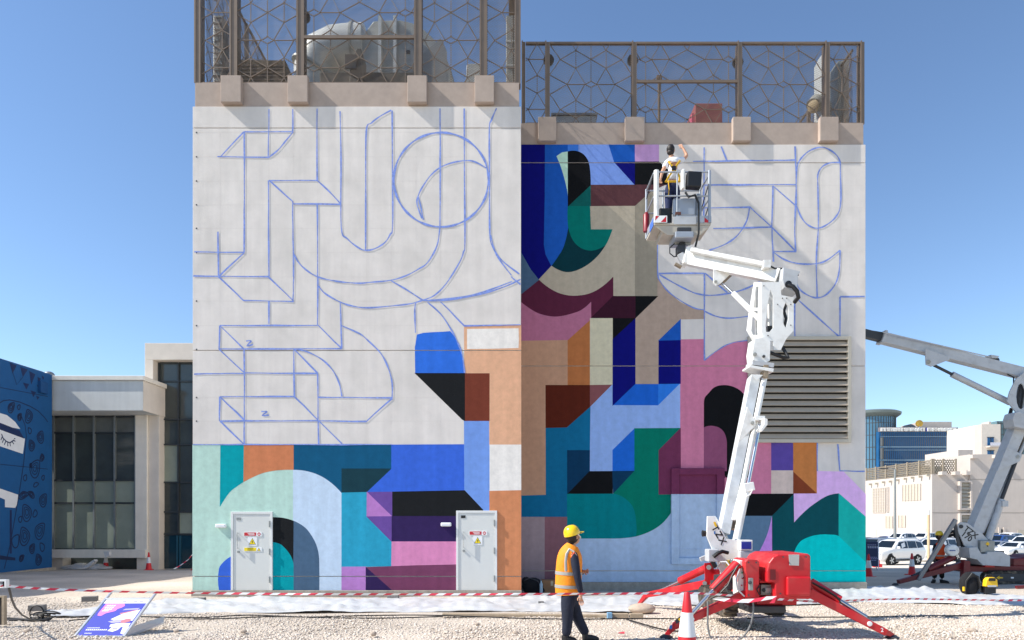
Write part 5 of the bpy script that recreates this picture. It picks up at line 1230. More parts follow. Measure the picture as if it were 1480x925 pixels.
part('tread', tread2, tk, kind='stuff')
part('track_frame', lambda b: b.box(PP(1433,829.5,-.46), PP(1490,840.5,-.46)+Vector((0,.05,0)), m_dgrey), tk, bevel=.01)
part('arrow', lambda b: (pl([(1440,835),(1444.5,832.2),(1444.5,834),(1449.5,834),(1449.5,836),(1444.5,836),(1444.5,837.8)],-.47,.004,m_yk,b), b.box(PP(1461,834,-.47), PP(1465,836,-.47)+Vector((0,-.004,0)), m_num)), tk)
part('loose_hose', lambda b: b.tube([PP(1408,795,-.4),PP(1411,803,-.42),PP(1415,806,-.42)], .07, m_blk2, 8), smooth=True)
LIFT2 = L1; L1 = LIFT1
# ------------------------------------------------------------------ right background: white utility building, towers
m_far = M('far_white_render', (190,180,171), .85, var=.05, scale=.6, streak=.04); m_farl = M('far_louvre', (176,168,152), .7, var=.08); m_farm = M('far_mesh_screen', (150,138,120), .7, var=.1)
m_jl = M('far_joint', (150,142,132), .9, var=0)
YC = 100.0; zg = gy(YC)-.3; XC = P(1347,0,YC).x; XL = P(1251,0,123).x - .5
XR = P(1540,0,YC).x; z1 = P(0,685,YC).z; YCB = 131.0
t = thing('utility_building', 'white windowless building with louvres and a mesh roof screen behind the car park', 'building', (XC, YC, zg))
b = MB(); b.box((XC, YC, zg), (XR, YCB, z1), m_far); b.build('wall', t)
xs_ = P(1400,0,YC).x; b = MB(); b.box((xs_, YC-.35, zg), (XR, YC+9, P(0,657,YC).z), m_far); b.build('raised_wall', t)
b = MB(); b.box((P(1382,0,YC+6).x, YC+5.5, z1), (P(1403,0,YC+6).x, YC+14, P(0,650,YC+5.5).z), m_far); b.build('roof_block', t)
for y in (741,): b = MB(); z = P(0,y,YC).z; b.box((XC+.02, YC-.02, z-.04), (xs_-.02, YC-.004, z+.04), m_jl); b.box((xs_+.02, YC-.37, z-.04), (XR, YC-.354, z+.04), m_jl); b.build('joint', t)
b = MB(); z = P(0,693,YC).z; b.box((xs_+.02, YC-.37, z-.04), (XR, YC-.354, z+.04), m_jl); b.build('joint', t)
# louvres on the camera-facing wall
def louv(b_, x0, x1, y0, y1, n, Y): 
    a = P(x0,y0,Y); d = P(x1,y1,Y); f = .25
    b = MB(); b.box((a.x,Y-.55,d.z),(a.x+f,Y-.01,a.z), m_far); b.box((d.x-f,Y-.55,d.z),(d.x,Y-.01,a.z), m_far); b.box((a.x+f,Y-.55,a.z-f),(d.x-f,Y-.01,a.z), m_far); b.box((a.x+f,Y-.55,d.z),(d.x-f,Y-.01,d.z+f), m_far)
    lv = b.build('louvre_vent', b_)
    for i in range(n):
        z = d.z+f+(a.z-d.z-2*f)*(i+.5)/n; b = MB(); b.beam((a.x+f,Y-.25,z),(d.x-f,Y-.25,z), .03, (a.z-d.z-2*f)/n*.98, m_farl, up=(0,.5,.85)); b.build('louvre_slat', lv)
louv(t, 1384, 1402, 695, 737, 7, YC-.0); louv(t, 1384, 1402, 742, 760, 3, YC-.0)
b = MB(); a = P(1440,762,YC); d = P(1450,779,YC); b.box((a.x,YC-.5,zg),(a.x+.3,YC-.36,a.z), m_far); b.box((d.x-.3,YC-.5,zg),(d.x,YC-.36,a.z), m_far); b.box((a.x+.3,YC-.40,zg),(d.x-.3,YC-.36,a.z-.3), m_dgrey); b.build('door', t)
b = MB(); a = P(1468,766,YC); d = P(1479,779,YC); b.box((a.x,YC-.42,zg),(d.x,YC-.36,a.z), m_farl); b.build('door', t)
# brackets under the roof edge
for x, y in ((1362,684),(1381,684),(1397,684),(1406,660),(1438,660)):
    a = P(x,y,YC-.5); b = MB(); b.box((a.x-.35,YC-1.0,a.z-.25),(a.x+.35,YC-(.36 if x > 1400 else .01),a.z+.25), m_far); b.build('roof_bracket', t)
# side wall features: louvres and brackets on the sun-facing side (x = XC)
def SW(px, py): Y = XC*F/(px-CX); return Vector((XC, Y, ZC+(HY-py)*Y/F))
for (x0,x1,y0,y1,nc,nr) in ((1262.5,1280,705,741,7,9),(1282,1285,704,740,2,9),(1305,1331,699,724,6,1),(1281,1290.5,746,763,2,1),(1299,1309,745,762,2,1)):
    a = SW(x1,y0); d = SW(x0,y1); ya, yb_ = a.y, d.y; z0, z1_ = d.z, a.z
    b = MB(); b.box((XC-.05,ya,z0),(XC-.004,yb_,z1_), m_farl); lv = b.build('louvre_vent', t)
    for i in range(nc+1): y = ya+(yb_-ya)*i/nc; b = MB(); b.box((XC-.16,y-.07,z0),(XC-.052,y+.07,z1_), m_far); b.build('mullion', lv)
    if nr > 1:
        b = MB()
        for i in range(nr+1): z = z0+(z1_-z0)*i/nr; b.box((XC-.10,ya,z-.04),(XC-.051,yb_,z+.04), m_far)
        b.build('transoms', lv)
for x, y in ((1260,700),(1269,699),(1279,697),(1289,696),(1299.5,694),(1310.5,692),(1321,690.5),(1332.5,689),(1344,687)):
    a = SW(x,y); b = MB(); b.box((XC-.55,a.y-.15,a.z-.15),(XC-.004,a.y+.15,a.z+.15), m_farl); b.build('roof_bracket', t)
for x, y in ((1262,765),(1287,768),(1302,768),(1333,764)):
    a = SW(x,y); b = MB(); b.box((XC-.06,a.y-1.0,zg),(XC-.004,a.y+1.0,a.z), m_far); b.build('door', t)
# mesh roof screen
ts = thing('roof_screen', 'tan mesh screen along the roof of the white building behind the car park', 'metal screen', (XC, YC, z1))
zs = P(0,664,YC).z; m_fperf = perforated('far_perforated_sheet', (140,128,110), .35, .36)
b = MB(); b.box((XC+.1,YC+.1,z1),(XC+.14,YCB-.1,zs), m_fperf); b.build('mesh_panel', ts)
b = MB(); b.box((XC+.2,YC+.1,z1),(xs_-2.0,YC+.14,zs), m_fperf); b.build('mesh_panel', ts)
b = MB(); b.box((XC+.2,YC+2.2,z1),(xs_-2.0,YC+4,P(0,672,YC).z), m_farl); b.build('roof_plant', ts)
b = MB()
for i in range(11): y = YC+.1+(YCB-YC-.2)*i/10; b.box((XC-.06,y-.1,z1),(XC+.095,y+.1,zs+.1), m_farm)
b.build('side_posts', ts, kind='stuff')
for x in (1349,1363,1381): a = P(x,0,YC+.1); b = MB(); b.box((a.x-.12,YC-.04,z1),(a.x+.12,YC+.095,zs+.1), m_farm); b.build('post', ts)
# blue glass office building
m_bgl = M('office_blue_glass', (36,88,134), .25, .0, var=.22, scale=.18, spec=.35, detail=3); m_bgl2 = M('office_pale_glass', (72,118,146), .25, var=.2, scale=.2, spec=.9); m_band = M('office_band', (112,140,162), .4, .2, var=.05); m_bcol = M('office_column', (74,78,80), .6, var=.1)
YO = 200.0; O = lambda x, y, d=0: P(x, y, YO+d); zo = -3
t = thing('office_building', 'blue glass office building with round end tower, gold roof emblem and rooftop letters', 'building', (O(1335,0).x, YO, zo))
b = MB(); b.box((O(1270,0).x, YO, zo), (O(1384,0).x, YO+20, O(0,624).z), m_bgl); b.build('glass_wall', t)
b = MB(); b.box((O(1384,0).x+.01, YO-.6, zo), (O(1404,0).x, YO+16, O(0,620.5).z), m_bgl2); b.build('end_bay', t)
for y, h in ((631,.25),(646,.5),(650.5,.25),(665,.5),(670,.25),(684,.5)):
    z = O(0,y).z; b = MB(); b.box((O(1272,0).x, YO-.15, z-h/3), (O(1384,0).x-.02, YO-.01, z+h/3), m_band); b.build('floor_band', t)
b = MB()
for i in range(38): x = O(1274,0).x+(O(1383,0).x-O(1274,0).x)*i/37; b.box((x-.04,YO-.12,zo),(x+.04,YO-.012,O(0,625).z), m_bcol)
b.build('mullions', t, kind='stuff')
b = MB()
for i in range(6): x = O(1386,0).x+(O(1403,0).x-O(1386,0).x)*i/5; b.box((x-.06,YO-.72,zo),(x+.06,YO-.612,O(0,621).z), m_band)
for y in (628,638,648,658,668): z = O(0,y).z; b.box((O(1384,0).x+.05,YO-.70,z-.08),(O(1404,0).x,YO-.613,z+.08), m_band)
b.build('end_bay_grid', t, kind='stuff')
for j in range(3): b = MB(); a = O(1272.3,0); b.cyl((a.x,YO-1,O(0,(645,664,683)[j]).z),(a.x,YO-1,O(0,(633,648,667)[j]).z), .5, m_bcol, 10); b.build('column', t)
cx_ = O(1258,0,8); b = MB(); r = O(1290,0,8).x-cx_.x
b.lathe((cx_.x,YO+8,zo), [(r,0),(r,O(0,606,8).z-zo)], m_bgl2, 40); b.build('round_tower', t, smooth=True)
b = MB(); zt3 = O(0,606,8).z; b.lathe((cx_.x,YO+8,zt3), [(r+.1,0),(r*1.22,1.0),(r*1.24,1.6),(r*1.1,2.0),(r*.3,2.2)], M('tower_roof_grey',(112,124,124),.5,.2), 40); b.build('tower_roof', t, smooth=True)
b = MB()
for i in range(28): a = -math.pi+math.pi*i/27; b.box((cx_.x+r*1.005*math.cos(a)-.07,YO+8+r*1.005*math.sin(a)-.07,zo),(cx_.x+r*1.005*math.cos(a)+.07,YO+8+r*1.005*math.sin(a)+.07,zt3), m_bcol)
for z in range(5): zz = zt3-3.6*z-2; b.lathe((cx_.x,YO+8,zz), [(r*1.008,0),(r*1.008,.16)], m_bcol, 40)
b.build('tower_mullions', t, kind='stuff')
b = MB(); b.box((O(1336,0).x,YO+2,O(0,624).z),(O(1382,0).x,YO+12,O(0,609.5,2).z), m_far); b.build('roof_house', t)
b = MB(); q = O(1328.5,612); b.lathe(q, [(1.0,-.2),(1.0,.25),(.75,.3),(.3,.32)], M('emblem_gold',(196,158,70),.35,.5,var=.3,scale=2), 24, axis=(0,-1,0)); b.cyl(q, (q.x,q.y,O(0,622).z), .3, m_band, 8); b.build('roof_emblem', t, smooth=True)
# rooftop letters (too small in the photo to read): strokes of the same size and spacing
b = MB(); rr = random.Random(4); x = 1273.0
while x < 1382:
    if abs(x-1338) < 1.2 or abs(x-1320) < .6: x += 1.2; continue
    wl = rr.uniform(1.1,1.9); a = O(x,618.2,-.3); d = O(x+wl,623.3,-.3); s_ = .16
    b.box((a.x,YO-.42,d.z),(a.x+s_,YO-.2,a.z), m_white)
    if rr.random() < .7: b.box((a.x+s_,YO-.42,a.z-s_),(d.x,YO-.2,a.z), m_white)
    if rr.random() < .7: b.box((a.x+s_,YO-.42,(a.z+d.z)/2-s_/2),(d.x,YO-.2,(a.z+d.z)/2+s_/2), m_white)
    if rr.random() < .6: b.box((d.x-s_,YO-.421,d.z+.002),(d.x,YO-.2,a.z-s_-.01), m_white)
    if rr.random() < .5: b.box((a.x+s_,YO-.42,d.z),(d.x-s_-.01,YO-.2,d.z+s_), m_white)
    x += wl+.7
b.build('roof_letters', t, kind='stuff')
b = MB(); b.box((O(1271.5,0).x,YO-.19,O(0,624).z),(O(1383.8,0).x,YO+1,O(0,617.6).z), M('sign_backing',(112,104,108),.7,var=.15)); b.box((O(1337.5,0).x,YO-.25,O(0,623.6).z),(O(1339.3,0).x,YO-.191,O(0,618.5).z), m_blue); b.build('sign_backing', t)
# apartment block and a further glass tower
YA = 185.0; O = lambda x, y, d=0: P(x, y, YA+d)
t = thing('apartment_block', 'cream apartment block with small balcony between the two glass buildings', 'building', (O(1420,0).x, YA, zo))
b = MB(); b.box((O(1419,0).x, YA, zo), (O(1446,0).x, YA+18, O(0,613).z), m_cream2); b.build('wall', t)
b = MB(); lo = [O(1419,0), O(1402,0,14)]; x0,y0_ = O(1419,0).x-.01, YA+.0; x1_,y1_ = O(1402,0,16).x, YA+16
vs = [(x0,y0_,zo),(x1_,y1_,zo),(x1_+3,y1_,zo),(x0,y0_+3,zo)]; ztt = O(0,613).z; vs += [(x,y,ztt) for x,y,z in vs]
b.add(vs, [(3,2,1,0),(4,5,6,7),(0,1,5,4),(1,2,6,5),(2,3,7,6),(3,0,4,7)], m_far); b.build('side_wall', t)
b = MB(); b.box((O(1437,0).x,YA+2,ztt+.001),(O(1440,0).x,YA+5,ztt+1), m_far); b.build('roof_block', t)
for y0, y1 in ((632.5,644),(651.5,658)):
    a = O(1427,y0); d = O(1436,y1); b = MB(); b.box((a.x,YA-.12,d.z),(d.x,YA-.01,a.z), m_bgl); wn = b.build('window', t)
    b = MB(); b.box((a.x-.12,YA-.2,a.z),(d.x+.12,YA-.01,a.z+.15), m_mul); b.box(((a.x+d.x)/2-.06,YA-.18,d.z),((a.x+d.x)/2+.06,YA-.121,a.z-.002), m_mul); b.build('window_frame', wn)
a = O(1425,642.5); d = O(1442,647); b = MB(); b.box((a.x,YA-1.6,d.z),(d.x,YA-.01,d.z+.4), m_far); bal = b.build('balcony', t)
b = MB(); b.box((a.x+.2,YA-1.6,d.z+.401),(d.x,YA-1.5,a.z+.4), M('balcony_panel',(206,206,214),.5,var=.2,scale=3)); b.build('balustrade', bal)
YT = 230.0; O = lambda x, y, d=0: P(x, y, YT+d)
t = thing('glass_tower', 'grey green glass tower partly behind the second boom at the right edge', 'building', (O(1460,0).x, YT, zo))
b = MB(); b.box((O(1441,0).x, YT, zo), (O(1500,0).x, YT+20, O(0,608.5).z), M('tower_glass_green',(92,118,122),.15,var=.2,scale=.3,spec=.8)); b.build('glass_wall', t)
b = MB()
for i in range(12): x = O(1442+i*4.4,0).x; b.box((x-.1,YT-.15,zo),(x+.1,YT-.01,O(0,609).z), m_bcol)
for i in range(9): z = O(0,612+i*8).z; b.box((O(1441.5,0).x,YT-.12,z-.1),(O(1500,0).x,YT-.02,z+.1), m_bcol)
b.build('facade_grid', t, kind='stuff')

# ------------------------------------------------------------------ vehicles
m_cw = M('car_white_paint', (232,232,230), .25, var=.02, coat=.6); m_cs = M('car_silver_paint', (150,154,160), .28, .5, var=.02, coat=.5); m_cd = M('car_navy_paint', (24,34,58), .25, var=.02, coat=.6); m_cg = M('car_grey_paint', (84,88,94), .28, .3, var=.02, coat=.5); m_cb = M('car_blue_paint', (30,64,120), .25, var=.02, coat=.6)
m_cgl = M('car_window_glass', (16,22,26), .05, var=.1, spec=.9); m_tyre = M('car_tyre', (20,20,21), .85, var=.1); m_rim = M('car_rim', (176,178,182), .3, .8, var=.04); m_hl = M('car_headlight', (214,220,226), .12, .2, var=.05); m_tl = M('car_taillight', (150,16,24), .25, var=.05); m_trim = M('car_dark_trim', (28,28,30), .6, var=.05)
def make_car(kind, mat, label, cat):
    if kind == 'suv':
        St = [(2.42,.50,.80,.84,.70,.60),(2.34,.36,.93,1.00,.86,.74),(2.0,.32,1.03,1.12,.93,.82),(1.15,.30,1.14,1.22,.95,.84),(.40,.30,1.17,1.76,.95,.68),(-.3,.30,1.17,1.84,.95,.70),(-1.7,.30,1.18,1.80,.95,.69),(-2.12,.32,1.18,1.70,.93,.68),(-2.36,.40,1.12,1.18,.90,.80),(-2.42,.52,.9,.95,.82,.7)]; wz, wr = .40, .39; wx = (1.45,-1.38)
    else:
        St = [(2.35,.46,.62,.66,.66,.55),(2.25,.32,.74,.80,.82,.70),(1.8,.26,.84,.90,.88,.78),(.95,.25,.90,.98,.90,.80),(.15,.25,.94,1.40,.90,.62),(-.45,.25,.94,1.45,.90,.63),(-1.2,.25,.95,1.36,.90,.60),(-1.85,.27,.96,1.02,.88,.76),(-2.25,.34,.92,.98,.84,.72),(-2.33,.46,.72,.76,.74,.6)]; wz, wr = .33, .32; wx = (1.38,-1.32)
    t = thing('parked_car', label, cat, (0,0,0), 'vehicles parked in the car park')
    b = MB(); vs = []; n = 12
    for x, z0, zb, zr, w_, wr_ in St:
        zm = (z0+zb)*.5; r = [(.80*w_,z0),(w_,zm-.06),(w_*.995,zb-.02),(wr_+.05 if zr-zb > .25 else wr_+.06,zr-.05 if zr-zb > .25 else zr-.03),(wr_*.86,zr-.005),(0.2*w_,zr+.012)]
        vs += [(x,y,z) for y,z in r] + [(x,-y,z) for y,z in reversed(r)]
    fs = []
    for i in range(len(St)-1):
        for k in range(n): fs.append((i*n+k, i*n+(k+1)%n, (i+1)*n+(k+1)%n, (i+1)*n+k))
    fs += [tuple(range(n)), tuple((len(St)-1)*n+k for k in reversed(range(n)))]
    b.add(vs, fs, mat); b.build('body', t, smooth=True)
    def ring(x):
        for s0, s1 in zip(St, St[1:]):
            if s1[0] <= x <= s0[0]:
                u = (s0[0]-x)/(s0[0]-s1[0]); return [a+(c_-a)*u for a, c_ in zip(s0, s1)]
    def sy(x, z):
        _, z0, zb, zr, w_, wr_ = ring(x); return w_*.995 + (wr_+.05-w_*.995)*max(0,(z-zb+.02))/(zr-.05-zb+.02)
    wins = ([[(.86,1.22),(.42,1.64),(-.36,1.71),(-.36,1.22)],[(-.44,1.22),(-.44,1.71),(-1.34,1.70),(-1.34,1.22)],[(-1.42,1.22),(-1.42,1.69),(-2.0,1.60),(-2.12,1.25)]] if kind == 'suv' else [[(.66,.98),(.14,1.30),(-.42,1.35),(-.42,.98)],[(-.48,.98),(-.48,1.35),(-1.16,1.27),(-1.4,1.0)]])
    for s_ in (1,-1):
        for wl in wins:
            b = MB(); b.plate([(x, s_*(sy(x,z)+.006), z) for x, z in wl], (0,.012*s_,0), m_cgl); b.build('side_window', t)
        for k, X in enumerate(wx):
            b = MB(); b.lathe((X, s_*(.93 if kind == 'suv' else .885), wz+.02), [(wr+.09,0),(wr+.09,.014)], m_trim, 22, axis=(0,s_,0)); b.build('wheel_arch', t)
            b = MB(); b.lathe((X, s_*(.72 if kind == 'suv' else .68), wz), [(wr*.7,0),(wr,.03),(wr,.24),(wr*.9,.262),(wr*.66,.262)], m_tyre, 22, axis=(0,s_,0)); wh = b.build('wheel', t, smooth=True)
            b = MB(); y0 = s_*(.985 if kind == 'suv' else .945)
            b.lathe((X, y0-s_*.02, wz), [(wr*.64,0),(wr*.64,.01),(wr*.56,.012)], m_rim, 20, axis=(0,s_,0)); 
            for q in range(5): a = q*2*math.pi/5; b.beam((X,y0+s_*.0,wz),(X+wr*.6*math.cos(a),y0+s_*.0,wz+wr*.6*math.sin(a)), .09, .02, m_rim, up=(0,1,0))
            b.lathe((X, y0-s_*.004, wz), [(.05,0),(.05,.02)], m_rim, 10, axis=(0,s_,0)); b.build('rim', wh)
        b = MB(); X, Z = (.82,1.24) if kind == 'suv' else (.60,1.0); b.cbox((X, s_*1.06 if kind == 'suv' else s_*1.0, Z+.05), (.12,.2,.16), mat); b.build('mirror', t, bevel=.03)
        X, Z = (2.34,.86) if kind == 'suv' else (2.24,.66); b = MB(); b.cbox((X, s_*.66, Z), (.14,.34,.15), m_hl, Matrix.Rotation(-.3*s_,3,'Z')); b.build('headlight', t, bevel=.03)
        X, Z = (-2.38,1.02) if kind == 'suv' else (-2.28,.80); b = MB(); b.cbox((X, s_*.72, Z), (.10,.22,.26), m_tl); b.build('taillight', t, bevel=.02)
        b = MB(); b.cbox((0.05, s_*(.955 if kind == 'suv' else .905), .42 if kind == 'suv' else .36), (2.1,.03,.10), m_trim); b.build('sill', t)
    zc1, zc2 = (1.24,1.70) if kind == 'suv' else (1.0,1.34); x1, x2 = (1.10,.48) if kind == 'suv' else (.90,.24)
    r1, r2 = ring(x1), ring(x2)
    b = MB(); b.plate([(x1+.01,-.74*r1[4],r1[3]+.012),(x1+.01,.74*r1[4],r1[3]+.012),(x2+.01,.80*r2[5],r2[3]+.012),(x2+.01,-.80*r2[5],r2[3]+.012)], (.012,0,.012), m_cgl); b.build('windscreen', t)
    xr1, xr2 = (-2.15,-2.31) if kind == 'suv' else (-1.28,-1.76); r1, r2 = ring(xr1), ring(xr2)
    b = MB(); b.plate([(xr1-.012,-.8*r1[5],r1[3]+.0),(xr1-.012,.8*r1[5],r1[3]+.0),(xr2-.012,.74*r2[4],r2[3]+.01),(xr2-.012,-.74*r2[4],r2[3]+.01)], (-.012,0,.008), m_cgl); b.build('rear_window', t)
    X = 2.40 if kind == 'suv' else 2.32; b = MB(); b.cbox((X, 0, .78 if kind == 'suv' else .58), (.08,.9,.20), m_trim); b.build('grille', t, bevel=.02)
    b = MB(); b.cbox((X+.0, 0, .50 if kind == 'suv' else .38), (.10,.5,.12), m_white); b.build('number_plate', t)
    return t
suv = make_car('suv', m_cw, 'white SUV side-on behind the cone, nearest vehicle in the car park', 'car')
Ys = 51.0; X = (1291-CX)*Ys/F; suv.scale = (1,1,1.05); suv.location = (X, Ys, gy(Ys)+.01); suv.rotation_euler = (0, 0, math.radians(180+24))
sed = make_car('sedan', m_cw, 'white saloon with its front visible at the right edge, before the second boom', 'car')
def put(o, px, Y, rot, label, body=None, first=False):
    x = (px-CX)*Y/F; l = (x, Y, gy(Y)+.01)
    return dup(o, l, math.radians(rot), label, swap={m_cw: body} if body else None)
Y = 64; sed.location = ((1466-CX)*Y/F, Y, gy(Y)+.01); sed.rotation_euler = (0,0,math.radians(205))
for a in ((suv,1266,58,205,'grey-blue off-roader half hidden by the mural wall, behind the nearest SUV',m_cs),
          (suv,1352,57,204,'white SUV with only its nose and tail showing behind the helmeted worker',None),
          (suv,1482,72,206,'white SUV cut by the right edge, second row of the car park',None),
          (sed,1278,74,28,'navy saloon roof just above the pale off-roader',m_cd), (sed,1322,78,30,'white saloon roof above the nearest white SUV',None),
          (suv,1444,80,206,'blue SUV between the boom cylinder and the right edge',m_cb), (suv,1300,92,206,'white SUV in the far row behind the lamp post',None), (sed,1258,88,28,'dark saloon at the foot of the white wall beside the mural',m_cg),
          (suv,1336,94,204,'white SUV in the far row left of the thin post',None), (sed,1366,90,206,'silver saloon in the far row right of the thin post',m_cs), (suv,1392,95,205,'white SUV in the far row behind the lettered turret',None),
          (sed,1318,94.5,206,'pale grey saloon in the far row between two white SUVs',m_cs), (suv,1424,94,206,'grey SUV in the far row under the louvred wall',m_cg), (suv,1456,93,206,'white SUV in the far row before the small door',None), (sed,1278,93,205,'blue saloon in the far row left of the lamp post',m_cb),
          (sed,1440,68,205,'silver saloon whose windscreen shows left of the white saloon',m_cs)):
    put(*a)
# lamp post and thin posts
t = thing('street_lamp', 'grey street lamp with a single arm rising from the parked cars', 'street lamp', ((1293.5-CX)*75/F, 75, gy(75)))
x = t.location.x; zt4 = P(0,678,75).z
b = MB(); b.tube([(x,75,gy(75)),(x,75,zt4)], [.17,.10], m_galv, 10); b.build('pole', t, smooth=True)
b = MB(); b.tube([(x,75,zt4-.03),(x-.9,75,zt4+.05)], .05, m_galv, 8); b.build('arm', t); b = MB(); b.cbox((x-1.25,75,zt4+.06), (.9,.3,.12), m_dgrey); b.build('lamp_head', t, bevel=.03)
t = thing('timber_post', 'thin pale timber post with white top beside the helmeted worker', 'post', ((1342-CX)*48/F, 48, gy(48)))
x = t.location.x; b = MB(); zt5 = P(0,744,48).z; b.cyl((x,48,gy(48)),(x,48,zt5), .085, M('timber_pale',(206,178,142),.8,var=.15), 10); b.build('post', t, smooth=True)
b = MB(); b.cyl((x,48,zt5),(x,48,zt5+.32), .088, m_white, 10); b.build('cap', t, smooth=True)
# ------------------------------------------------------------------ people
m_skin = M('skin', (196,146,116), .55, var=.08, scale=9); m_skind = M('skin_dark', (96,64,48), .55, var=.08); m_hair = M('hair_dark', (30,20,16), .6, var=.2, scale=30)
m_navy = M('navy_workwear', (22,29,48), .85, var=.3, scale=9, bump=1.0, bscale=16); m_vest = M('hi_vis_orange', (255,142,18), .7, var=.16, scale=7, bump=1.0, bscale=11, k=1.0); m_refl = M('reflective_tape', (168,166,160), .4, .2, var=.1); m_helm = M('helmet_yellow', (248,200,16), .28, var=.03, coat=.4); m_boot = M('boot_black', (34,32,32), .6, var=.2); m_tee = M('tee_white', (226,228,234), .85, var=.06, bump=.4, bscale=20); m_strap = M('harness_yellow', (224,176,20), .6, var=.1); m_trous = M('trousers_blue', (24,36,76), .85, var=.15, bump=.4, bscale=20); m_blackcl = M('black_workwear', (20,20,24), .9, var=.2)
def hand(pts, edges, wi, d, side, s, curl=.5):
    """adds palm, four fingers and a thumb to a skin graph; wi = wrist index"""
    w0 = Vector(pts[wi][0]); d = Vector(d).normalized(); side = Vector(side).normalized(); nrm = d.cross(side).normalized()
    pts.append((w0+d*.05*s, (.030*s,.016*s))); pi_ = len(pts)-1; edges.append((wi, pi_))
    for k, L in enumerate((.068,.078,.074,.058)):
        off = side*((k-1.5)*.020*s); a = w0+d*.085*s+off
        pts.append((a, .0095*s)); i0 = len(pts)-1; edges.append((pi_, i0))
        dd = (d+nrm*curl*.6).normalized(); pts.append((a+dd*L*.5*s, .0085*s)); edges.append((i0, i0+1))
        d2 = (d+nrm*curl*1.6).normalized(); pts.append((a+dd*L*.5*s+d2*L*.5*s, .007*s)); edges.append((i0+1, i0+2))
    a = w0+d*.03*s-side*.026*s; pts.append((a, .011*s)); i0 = len(pts)-1; edges.append((pi_, i0))
    pts.append((a+(d*.7-side*.7).normalized()*.035*s, .010*s)); edges.append((i0, i0+1)); pts.append((a+(d*.7-side*.7).normalized()*.035*s+(d+nrm*curl).normalized()*.03*s, .008*s)); edges.append((i0+1, i0+2))
def head(b, c, s, face, mat):
    """skull with jaw, nose, ears; face = direction looked at"""
    c = Vector(c); f = Vector(face).normalized(); u = Vector((0,0,1)); r = f.cross(u).normalized(); u = r.cross(f)
    R = Matrix((r, f, u)).transposed()
    b.sphere(c+u*.02*s, (.076*s,.094*s,.108*s), mat, 16, 12, R); b.sphere(c+f*.025*s-u*.055*s, (.058*s,.068*s,.066*s), mat, 14, 10, R)
    b.sphere(c+f*.096*s-u*.014*s, (.015*s,.022*s,.026*s), mat, 8, 6, R); b.sphere(c+f*.083*s-u*.056*s, (.026*s,.014*s,.010*s), M('lips',(150,84,76),.5,var=0), 8, 6, R)
    for k in (-1,1):
        b.sphere(c+r*k*.077*s-f*.008*s-u*.01*s, (.012*s,.022*s,.032*s), mat, 8, 6, R); b.sphere(c+f*.083*s+r*k*.031*s+u*.012*s, (.014*s,.009*s,.008*s), M('eye',(40,30,26),.3,var=0), 8, 6, R)
    return R
# --- worker watching from the gravel
Y0 = 10.6; Q = lambda x, y, d=0.0: P(x, y, Y0+d)
g0 = Q(826,928); pr = thing('person', 'worker in yellow helmet and orange vest standing on the gravel, looking at the wall', 'person', (g0.x, Y0, 0))
pts = [(Q(823,866),.10),(Q(823,838),.115),(Q(823.5,812),.125),(Q(826,797),.09),(Q(828.5,789),.052),(Q(828.5,780,.0),.055)]
ed = [(0,1),(1,2),(2,3),(3,4),(4,5)]
def limb(start, seq, hd=None):
    k = start
    for p, r in seq: pts.append((p, r)); ed.append((k, len(pts)-1)); k = len(pts)-1
    return k
k = limb(3, [(Q(830,803,-.17),.055),(Q(834,832,-.22),.042),(Q(839.5,860,-.20),.028)]); hand(pts, ed, k, (.05,-.02,-1), (1,.2,0), 1.05, .5)
k = limb(3, [(Q(826,802,.18),.055),(Q(838,828,.24),.042),(Q(843.5,826,.10),.028)]); hand(pts, ed, k, (.6,-.75,.1), (0,.2,1), 1.0, .6)
limb(0, [(Q(820,872,-.07),.075),(Q(820.5,896,-.08),.055),(Q(818,920,-.06),.04)]); limb(0, [(Q(828,872,.08),.075),(Q(836,896,.10),.055),(Q(847,917,.12),.04)])
body = skin('body', pr, pts, ed, m_skin)
b = MB(); R = head(b, Q(829.5,775.5), 1.0, (.82,.55,.12), m_skin); b.build('head', pr, smooth=True)
b = MB(); b.sphere(Q(827.3,776.5,-.01), (.094,.100,.100), m_hair, 16, 10, R); b.sphere(Q(825.6,783), (.07,.07,.06), m_hair, 12, 8, R); b.build('hair', pr, smooth=True)
b = MB(); ax = Vector((-.26,-.12,.95)); hc = Q(827,773)
prof = [(.128,0)] + [(.128*math.cos(a)**.75, .02+.135*math.sin(a)) for a in [i*math.pi/2/9 for i in range(9)]] + [(.004,.155)]
b.lathe(hc, prof, m_helm, 28, axis=ax); hl = b.build('helmet', pr, smooth=True)
b = MB(); fx = Vector((.82,.50,.24)).normalized(); rx = fx.cross(ax).normalized()
b.plate([hc+fx*.10+rx*.10, hc+fx*.185+rx*.07, hc+fx*.20, hc+fx*.185-rx*.07, hc+fx*.10-rx*.10], ax.normalized()*.012, m_helm); b.build('peak', hl, bevel=.004)
b = MB(); b.tube([hc+fx*.02+rx*.13, hc+fx*.06+rx*.12-ax*.05, hc+fx*.085+rx*.075-ax*.085], .006, m_white, 6); b.build('chin_strap', hl)
